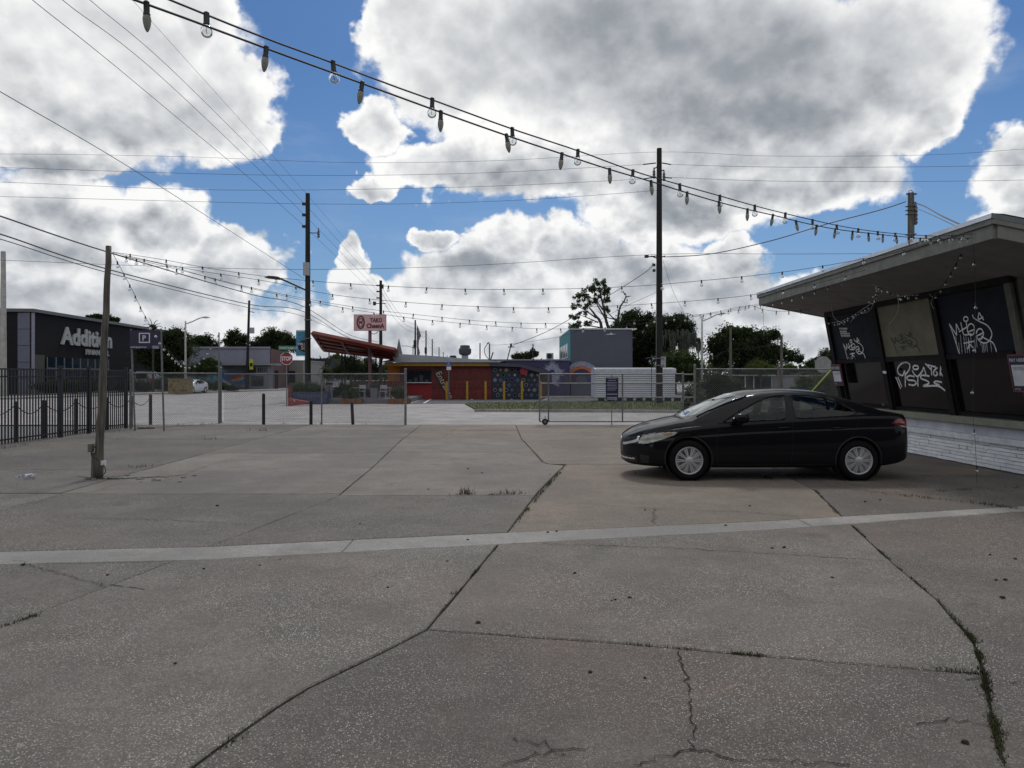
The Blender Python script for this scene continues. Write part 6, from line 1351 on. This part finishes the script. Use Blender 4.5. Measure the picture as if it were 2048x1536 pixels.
bush('dark hedge along the verge behind the wrapped cabinet', 74, [(430,772,40,8),(400,768,20,8),(460,776,24,6)], 3000, .11, M_leafD, 38)
bush('dark hedge below the van behind the parking sign', 70, [(290,772,46,12),(250,772,30,12),(325,768,20,14),(215,768,30,14)], 4200, .12, M_leafD, 39)
bush('dark hedge along the foot of the bank wall', 60, [(150,768,60,10),(100,772,40,10),(200,770,30,10)], 4200, .12, M_leafD, 40)
tree('dark tree under the canopy left, down the street', 95, [(700,730,26,22),(680,745,20,18),(720,745,24,18),(740,735,18,16),(760,745,18,14)], [(702,790),(702,750),(702,735)], 4500, .18, M_leafD, seed=41, r0=.25)
tree('tan and green street tree behind the pink sign pole', 98, [(780,728,10,10),(770,740,12,14),(655,748,16,16),(735,722,12,8)], [(770,790),(770,755),(771,740)], 1500, .17, M_leafO, seed=42, r0=.2)
bush('row of far treetops showing over the purple building', 110, [(1050,712,26,8),(1066,706,14,7),(1035,714,16,5)], 1600, .2, M_leafD, 43, 'tree', 'tree', 'trees behind the lot')
# clutter: distant skyline treeline
def treeline(y, x0, x1, h, n, seed):
    r = random.Random(seed); m = MB()
    for _ in range(n):
        x = r.uniform(x0, x1); hh = h*(.6+.4*math.sin(x*.05)+.3*math.sin(x*.17+1)); z = r.random()**.7*hh; s = 1.0
        p = Vector((x, y+r.gauss(0, 4), z)); a = Vector((r.gauss(0,1), r.gauss(0,1), r.gauss(0,1)))*s; d = Vector((r.gauss(0,1), r.gauss(0,1), r.gauss(0,1)))*s; m.add([p-a, p+d, p+a, p-d], [(0,1,2,3)])
    tag(m.build('far_woods', M_leafD), kind='stuff')
treeline(300, -260, -45, 9, 5000, 50); treeline(330, -20, 330, 10, 6000, 51); treeline(140, -160, -75, 6, 2500, 52); treeline(60, -190, -110, 8, 2500, 54); treeline(20, -220, -120, 9, 2500, 55); treeline(-40, -240, -90, 9, 3000, 56); treeline(-60, 60, 200, 9, 2500, 57); treeline(150, 80, 260, 8, 3000, 53)
# ------------------------------------------------------------------ cars
def build_car(label, loc, paint, heading=0.0, scale=1.0, fine=True):
    LEN = 4.56
    zt = slerp_tab([(0,.56),(.02,.625),(.06,.675),(.14,.72),(.27,.785),(.45,.85),(.62,.895),(.85,.945),(1.0,.975),(1.15,1.055),(1.4,1.18),(1.65,1.285),(1.9,1.365),(2.2,1.415),(2.6,1.435),(3.0,1.420),(3.3,1.375),(3.6,1.295),(3.85,1.205),(4.05,1.125),(4.2,1.085),(4.35,1.07),(4.43,1.05),(4.47,.98),(4.50,.88),(4.54,.72),(4.56,.62)])
    zb = slerp_tab([(0,.37),(.015,.27),(.04,.225),(.12,.205),(.35,.195),(.6,.19),(1.4,.185),(3.2,.19),(3.9,.21),(4.2,.24),(4.4,.29),(4.5,.36),(4.54,.44),(4.56,.52)])
    wd = slerp_tab([(0,.14),(.02,.22),(.05,.31),(.10,.41),(.16,.50),(.23,.585),(.33,.67),(.46,.745),(.62,.805),(.85,.85),(1.2,.873),(2.2,.88),(3.5,.88),(3.9,.868),(4.2,.835),(4.38,.77),(4.47,.68),(4.53,.52),(4.56,.34)])
    bl = slerp_tab([(0,.545),(.03,.60),(.08,.645),(.2,.695),(.4,.745),(.7,.80),(1.0,.845),(1.4,.885),(1.8,.92),(2.6,.965),(3.3,1.0),(3.8,1.02),(4.2,1.02),(4.38,1.0),(4.46,.93),(4.52,.76),(4.56,.58)])
    N = 24
    def section(x):
        W_, T, B_, L_ = wd(x), zt(x), zb(x), bl(x); cab = max(0, min(1, (T-L_-.10)/.30))
        yr = W_*(.84-.17*cab)            # roof rail
        P_ = [(0, B_), (W_*.70, B_), (W_*.93, B_+.02), (W_*.985, B_+.10), (W_, B_+(L_-B_)*.40), (W_*.99, B_+(L_-B_)*.68), (W_*.972, B_+(L_-B_)*.80), (W_*.975, B_+(L_-B_)*.86), (W_*.955, L_-.012), (W_*(.93), L_+.004),
              (W_*(.905-.05*cab), L_+(T-L_)*.32), (yr+(W_*.9-yr)*.35, L_+(T-L_)*.66), (yr, T-.035-.035*cab), (yr*.80, T-.016-.012*cab), (yr*.4, T-.003), (0, T)]
        return P_
    def fine_sec(x, k):
        P_ = section(x); out = []; n = len(P_)
        for i in range(n-1):
            p0, p1, p2, p3 = P_[max(i-1,0)], P_[i], P_[i+1], P_[min(i+2,n-1)]
            if i == n-2: p3 = (-P_[n-2][0], P_[n-2][1])
            for j in range(k):
                t = j/k
                out.append(tuple(.5*((2*b2)+(c-a)*t+(2*a-5*b2+4*c-d)*t*t+(3*b2-a-3*c+d)*t**3) for a, b2, c, d in zip(p0, p1, p2, p3)))
        out.append(P_[-1]); return out
    k = 8 if fine else 2
    xs = []; x = 0.0
    while x < LEN:
        xs.append(x); e = min(x, LEN-x); st = .004 if e < .03 else (.008 if e < .15 else .014)
        x += st*(1 if fine else 2.4)
    xs.append(LEN)
    secs = [fine_sec(x, k) for x in xs]; M_ = len(secs[0])
    ax1, ax2, rz, ra = .93, 3.60, .325, .362
    def inpoly(x, z, poly):
        c = False; j = len(poly)-1
        for i in range(len(poly)):
            if ((poly[i][1] > z) != (poly[j][1] > z)) and x < (poly[j][0]-poly[i][0])*(z-poly[i][1])/(poly[j][1]-poly[i][1])+poly[i][0]: c = not c
            j = i
        return c
    W1 = [(1.47,.905),(1.62,1.00),(1.80,1.10),(2.02,1.21),(2.20,1.285),(2.36,1.32),(2.53,1.335),(2.49,.955)]
    W2 = [(2.62,.965),(2.62,1.338),(2.90,1.33),(3.14,1.29),(3.38,1.21),(3.53,1.12),(3.60,1.065),(3.55,1.03),(3.45,1.01)]
    HL = [(.185,.560),(.205,.63),(.25,.70),(.42,.742),(.60,.757),(.76,.764),(.70,.712),(.54,.645),(.38,.590),(.27,.560)]
    TL = [(4.14,.905),(4.24,.965),(4.38,.975),(4.60,.95),(4.60,.80),(4.42,.82),(4.28,.86)]
    WSB = lambda y: .99+.30*(y/.7)**2
    WST = lambda y: 1.84+.04*(y/.6)**2
    SIDED = ('side_window','headlight','tail_light','pillar_trim','reflector'); parts = {k2: MB() for k2 in ('body','side_window','windshield','rear_window','headlight','tail_light','grille','chrome_trim','air_intake','pillar_trim','underbody','reflector')}; parts.update({k2+'*': MB() for k2 in SIDED})
    idx = {k2: {} for k2 in parts}
    def vid(part, i, j, s):
        key = (i, j, s if 0 < j < M_-1 else 0)
        d = idx[part]
        if key not in d:
            y, z = secs[i][j]; off = 0
            d[key] = len(parts[part].v); parts[part].v.append(Vector((xs[i], -y*s if s else 0, z)))
        return d[key]
    jr = 12*k; jb = 9*k
    for i in range(len(xs)-1):
        xc = (xs[i]+xs[i+1])/2
        for j in range(M_-1):
            y = (secs[i][j][0]+secs[i][j+1][0]+secs[i+1][j][0]+secs[i+1][j+1][0])/4; z = (secs[i][j][1]+secs[i][j+1][1]+secs[i+1][j][1]+secs[i+1][j+1][1])/4
            if j < 8*k and ((xc-ax1)**2+(z-rz)**2 < ra**2 or (xc-ax2)**2+(z-rz)**2 < ra**2) and j >= 1*k: continue
            part = 'body'
            if j < k: part = 'underbody'
            if jb-1 <= j < jr:
                if inpoly(xc, z, W1) or inpoly(xc, z, W2): part = 'side_window'
                elif 2.49 < xc < 2.62 and z > .95 and z < 1.335: part = 'pillar_trim'
            if j >= jr-1 and WSB(y) < xc < WST(y) and y < .555+.12*(1.9-xc): part = 'windshield'
            if j >= jr and 3.50-.0*y < xc < 4.08-.25*(y/.6)**2 and y < .56: part = 'rear_window'
            if inpoly(xc, z, HL): part = 'headlight'
            if inpoly(xc, z, TL) and y > .50: part = 'tail_light' if z > .845+.10*(4.45-xc) else 'reflector'
            if xc < .34:
                gw = .50
                top = .665 if y < .4 else .665-.1*(y-.4)
                lowb = .540+.085*(y/.5)**2
                if y < gw and lowb < z < .640+.12*xc and xc < .26: part = 'grille'
                if y < gw+.03 and lowb-.042 < z <= lowb and xc < .26: part = 'chrome_trim'
                if gw <= y < gw+.035 and lowb-.03 < z < .675 and xc < .26: part = 'chrome_trim'
                if y < .50 and .250 < z < .345: part = 'air_intake'
                if .56 < y < .70 and .25 < z < .38: part = 'air_intake'
                if y < .46 and .292 < z < .312: part = 'chrome_trim'
            for s in (1, -1):
                part0 = part
                if part in SIDED and s < 0: part = part+'*'
                q = (vid(part,i,j,s), vid(part,i+1,j,s), vid(part,i+1,j+1,s), vid(part,i,j+1,s))
                if len(set(q)) >= 3: parts[part].f.append(q if s > 0 else q[::-1])
                part = part0
    for i, fl in ((0, 1), (len(xs)-1, 0)):
        b2 = parts['body']; ring = [Vector((xs[i], -y, z)) for y, z in secs[i]]+[Vector((xs[i], y, z)) for y, z in secs[i][::-1][1:-1]]; b2.add(ring, [tuple(range(len(ring)))[::(1 if fl else -1)]])
    t = thing('parked_car', label, 'car', loc); t.rotation_euler = (0, 0, heading); t.scale = (scale,)*3
    loc0 = Vector(loc)
    Gl = glass('car_glass', (.48,.52,.53), .0, .01); Gw = glass('car_windshield', (.30,.34,.33), .10, .03)
    Mt = {'body': paint, 'side_window': Gl, 'windshield': Gw, 'rear_window': glass('car_glass_dark', (.2,.22,.22), .0, .01), 'headlight': mat('headlight_lens', (.46,.48,.44), .15, 0, .35, 9, coat=.6, col2=(.25,.27,.25)), 'tail_light': mat('tail_lens', (.20,.004,.006), .12, coat=.6, var=.3, vs=9),
          'grille': mat('grille_black', (.006,.006,.006), .5), 'chrome_trim': mat('chrome', (.88,.89,.90), .22, .8, .03), 'air_intake': mat('grille_black', (0,0,0)), 'pillar_trim': mat('pillar_black', (.005,.005,.006), .4, coat=.15, spec=.2), 'underbody': M_dark, 'reflector': mat('reflector_clear', (.35,.35,.33), .2, coat=.5)}
    def put(m, name, mm, parent=t, smooth=True, auto=None):
        me = bpy.data.meshes.new(name); me.from_pydata(m.v, [], m.f); me.materials.append(mm); me.update()
        if smooth: me.polygons.foreach_set('use_smooth', [True]*len(me.polygons))
        if auto: me.set_sharp_from_angle(angle=R(auto))
        o = bpy.data.objects.new(name, me); COL.objects.link(o); o.parent = parent; return o
    body = None
    for nme, m in parts.items():
        if m.f:
            o = put(m, nme.strip('*'), Mt[nme.strip('*')], t)
            if nme == 'body': body = o
    # roundness: side lookups for lines
    def side(x, z, s=1, off=.002):
        sc = fine_sec(x, 5); best = None
        for a, b2 in zip(sc, sc[1:]):
            if a[0] > .3 and (a[1]-z)*(b2[1]-z) <= 0 and a[1] != b2[1]: tt = (z-a[1])/(b2[1]-a[1]); best = a[0]+(b2[0]-a[0])*tt
        return Vector((x, -s*((best or wd(x))+off), z))
    def smooth_ring(W):
        n = len(W); out = []
        for i in range(n):
            p0, p1, p2 = Vector(W[i-1]), Vector(W[i]), Vector(W[(i+1) % n]); out += [tuple(p1.lerp(p0, .12)), tuple(p1.lerp(p0, .04).lerp(p2, .04)), tuple(p1.lerp(p2, .12))]
        return out+[out[0]]
    shut = mat('shut_line', (.002,.002,.002), .8)
    def line(pl, w, name='shut_line', mm=shut, n=10, off=.0025, ss=(1,-1)):
        for s in ss:
            pts = []
            for a, b2 in zip(pl, pl[1:]): pts += [side(a[0]+(b2[0]-a[0])*i/n, a[1]+(b2[1]-a[1])*i/n, s, off) for i in range(n)]
            pts.append(side(pl[-1][0], pl[-1][1], s, off)); m = MB(); m.ribbon(pts, w, (0, -s, 0)); put(m, name, mm, t, False)
    if fine:
        line([(1.38,.25),(1.36,.45),(1.37,.70),(1.42,.87)], .007); line([(2.53,.25),(2.56,.60),(2.56,.93)], .007); line([(3.28,.42),(3.42,.60),(3.55,.80),(3.62,.98)], .007); line([(1.38,.25),(2.53,.25),(3.18,.26)], .006)
        line([(1.40,.895),(2.0,.93),(2.56,.955),(3.2,.99),(3.50,1.01)], .014, 'window_trim', Mt['pillar_trim'])
        line([(.78,.80),(.55,.765),(.30,.705),(.13,.62)], .006)
        for x in (2.42, 3.28):      # door handles
            m = MB()
            for s in (1,-1): a = side(x-.09, .83, s, .02); c = side(x+.09, .84, s, .02); m.tube([side(x-.10,.83,s,0), a, c, side(x+.10,.84,s,0)], [.010,.014,.014,.010], 6)
            put(m, 'door_handle', paint, t)
    if fine:
        for ax in (ax1, ax2):
            for s in (1, -1):
                pts = []
                for a in range(-24, 205, 6):
                    x_, z_ = ax+(ra+.002)*math.cos(R(a)), rz+(ra+.002)*math.sin(R(a))
                    if z_ < zb(x_)+.02: continue
                    pts.append(side(x_, z_, s, -.006))
                m = MB(); m.tube(pts, .015, 6); put(m, 'arch_lip', M_dark, t)
        for WW in (W1, W2):
            line([tuple(p) for p in smooth_ring(WW)], .030, 'window_trim', Mt['pillar_trim'], 2, .004)
        for s in (1, -1):
            pts = []
            for i in range(22):
                x_ = 1.10+(1.93-1.10)*i/21; sc = fine_sec(x_, 5); lim = .555+.12*(1.9-x_); b_ = min(sc[len(sc)//2:], key=lambda q: abs(q[0]-lim)); pts.append(Vector((x_, -s*b_[0], b_[1]+.004)))
            m = MB(); m.tube(pts, .016, 5); put(m, 'windshield_trim', Mt['pillar_trim'], t)
    for s in (1,-1):                # mirrors
        m = MB(); a = Vector((1.62, -s*.885, .965)); 
        m.lathe([(.3,-.075),(.75,-.065),(1.0,-.02),(1.0,.03),(.8,.062),(.35,.075)], a+Vector((.10,-s*.10,.025)), 14, Matrix.Diagonal((.115,.085,1,1)))
        put(m, 'mirror', paint, t); m = MB(); m.tube([Vector((1.66,-s*.82,.90)), a+Vector((0,-s*.02,.01))], [.035,.03], 6); put(m, 'mirror_arm', Mt['pillar_trim'], t)
    # wheels
    tyre = mat('tyre_rubber', (.006,.006,.007), .9, 0, .2, 20, spec=.2); cap = mat('hubcap_silver', (.50,.51,.53), .45, .6, .05, 10); dk = mat('wheel_void', (.006,.006,.006), .8)
    wheel0 = None
    for x in (ax1, ax2):
        for s in (1,-1):
            Mx = Matrix.Rotation(R(90 if s > 0 else -90), 4, 'X'); c = Vector((x, -s*.775, .318))
            if wheel0 is None:
                m = MB(); m.lathe([(.20,-.10),(.26,-.105),(.302,-.09),(.317,-.06),(.318,.06),(.302,.09),(.262,.105),(.222,.098),(.212,.085)], (0,0,0), 36); w = put(m, 'wheel', tyre, t, True, 45)
                m = MB(); m.lathe([(.01,.040),(.205,.050)], (0,0,0), 28); r0 = put(m, 'wheel_back', dk, w)
                m = MB(); m.lathe([(.196,.085),(.203,.097),(.214,.100),(.220,.094),(.216,.080),(.196,.078)], (0,0,0), 40)
                n = 20
                for q in range(10):
                    for dd, r1 in ((-.11, .10), (.11, .10)):
                        a0 = q*2*math.pi/10+dd*.9; a1 = q*2*math.pi/10+dd*.82
                        p0 = Vector((.052*math.cos(a0+0), .052*math.sin(a0), .098)); p1 = Vector((.200*math.cos(a1), .200*math.sin(a1), .090)); dv = (p1-p0).normalized(); sv = Vector((-dv.y, dv.x, 0))
                        m.add([p0-sv*.007, p0+sv*.007, p1+sv*.0095, p1-sv*.0095, p0-sv*.009-Vector((0,0,.03)), p0+sv*.009-Vector((0,0,.03)), p1+sv*.015-Vector((0,0,.03)), p1-sv*.015-Vector((0,0,.03))], [(0,1,2,3),(0,3,7,4),(1,5,6,2)])
                m.lathe([(.062,.070),(.060,.098),(.040,.106),(.005,.108)], (0,0,0), 20); cpo = put(m, 'hubcap', cap, w, True, 30); wheel0 = w
            else:
                w = wheel0.copy(); COL.objects.link(w); w.parent = t
                for ch in wheel0.children: q = ch.copy(); COL.objects.link(q); q.parent = w
            w.location = c; w.rotation_euler = (R(90 if s > 0 else -90), rng.uniform(0, 2), 0)
            w.rotation_euler = (R(90 if s > 0 else -90), 0, 0)
            m = MB(); m.tube([Vector((x, -s*.62, .36)), Vector((x, -s*.87, .36))], .372, 28, False)
            n0 = len(m.f); m.f = [f for i2, f in enumerate(m.f)]; put(m, 'wheel_well', dk, t)
    # interior
    seat = mat('seat_cloth', (.035,.037,.045), .9, 0, .2, 8); inn = mat('cabin_dark', (.016,.017,.019), .9)
    m = MB(); m.box(1.2,3.6,-.70,.70,.30,.40); m.box(1.05,1.5,-.72,.72,.40,.86); m.box(3.55,4.0,-.66,.66,.4,.98); put(m, 'cabin_floor', inn, t, False)
    for y in (-.36, .36):
        m = MB(); m.prism([(2.05,y-.24,.42),(2.05,y-.24,.60),(2.52,y-.24,.58),(2.72,y-.24,1.10),(2.80,y-.24,1.10),(2.66,y-.24,.42)], (0,.48,0)); m.box(2.70,2.82,y-.13,y+.13,1.12,1.28); o = put(m, 'front_seat', seat, t, False)
    m = MB(); m.prism([(2.95,-.62,.42),(2.95,-.62,.60),(3.35,-.62,.58),(3.55,-.62,1.06),(3.66,-.62,1.05),(3.6,-.62,.42)], (0,1.24,0)); put(m, 'rear_seat', seat, t, False)
    m = MB(); m.tube([Vector((1.72+.05*math.sin(a*.5236), -.36+.18*math.cos(a*.5236), .90+.17*math.sin(a*.5236))) for a in range(13)], .014, 6); put(m, 'steering_wheel', inn, t)
    m = MB(); m.prism([(1.32,-.68,.955),(1.36,-.68,.97),(1.80,-.55,1.22),(1.74,-.55,1.20)], (0,.002,0)); 
    # sun shade / wipers / emblem / antenna
    if fine:
        m = MB(); m.tube([Vector((1.12,-.55,.995)), Vector((1.16,-.25,1.045)), Vector((1.20,.02,1.075))], .010, 5); m.tube([Vector((1.08,.05,1.005)), Vector((1.13,.35,1.04))], .010, 5); put(m, 'wiper', inn, t)
        m = MB(); 
        for zz in (.60, .625): m.tube([Vector((.012+.001, y*.1, zz)) if abs(y) < 3 else Vector((.03+.10*(abs(y)/4.4-.5), y*.1, zz)) for y in range(-4, 5)], .004, 4)
        put(m, 'grille_bar', Mt['grille'], t)
        m = MB(); c = Vector((.0, 0, .60)); 
        for a, b2 in (((-.035,-.035),(-.025,.035)),((.035,-.035),(.025,.035)),((-.03,0),(.03,0))): m.tube([c+Vector((-.006,a[0],a[1])), c+Vector((-.006,b2[0],b2[1]))], .006, 4)
        m.tube([c+Vector((-.004,.055*math.cos(q*.5236),.048*math.sin(q*.5236))) for q in range(13)], .004, 4); put(m, 'emblem', Mt['chrome_trim'], t)
        # amber corner inside lens
        m = MB(); m.prism([side(.56,.70,1,.003), side(.70,.735,1,.003), side(.66,.75,1,.003), side(.52,.742,1,.003)], (0,-.002,0)); m.prism([side(.56,.70,-1,.003), side(.70,.735,-1,.003), side(.66,.75,-1,.003), side(.52,.742,-1,.003)], (0,.002,0)); put(m, 'corner_marker', mat('amber_lens', (.30,.16,.09), .3, coat=.4), t, False)
    return t
M_black_paint = mat('car_paint_black', (.004,.004,.006), .5, 0, .05, 2, coat=.4, spec=.06)
build_car('black four door sedan parked on the concrete lot in front of the diner', (1.86, 12.04, 0), M_black_paint)
M_white_paint = mat('car_paint_white', (.55,.56,.58), .3, 0, .05, 2, coat=.8)
q = P(377, 0, 66); build_car('small white hatchback half hidden by the wrapped cabinet on the far kerb', (q.x-.62, 65.6, .02), M_white_paint, R(87), .92, fine=False)
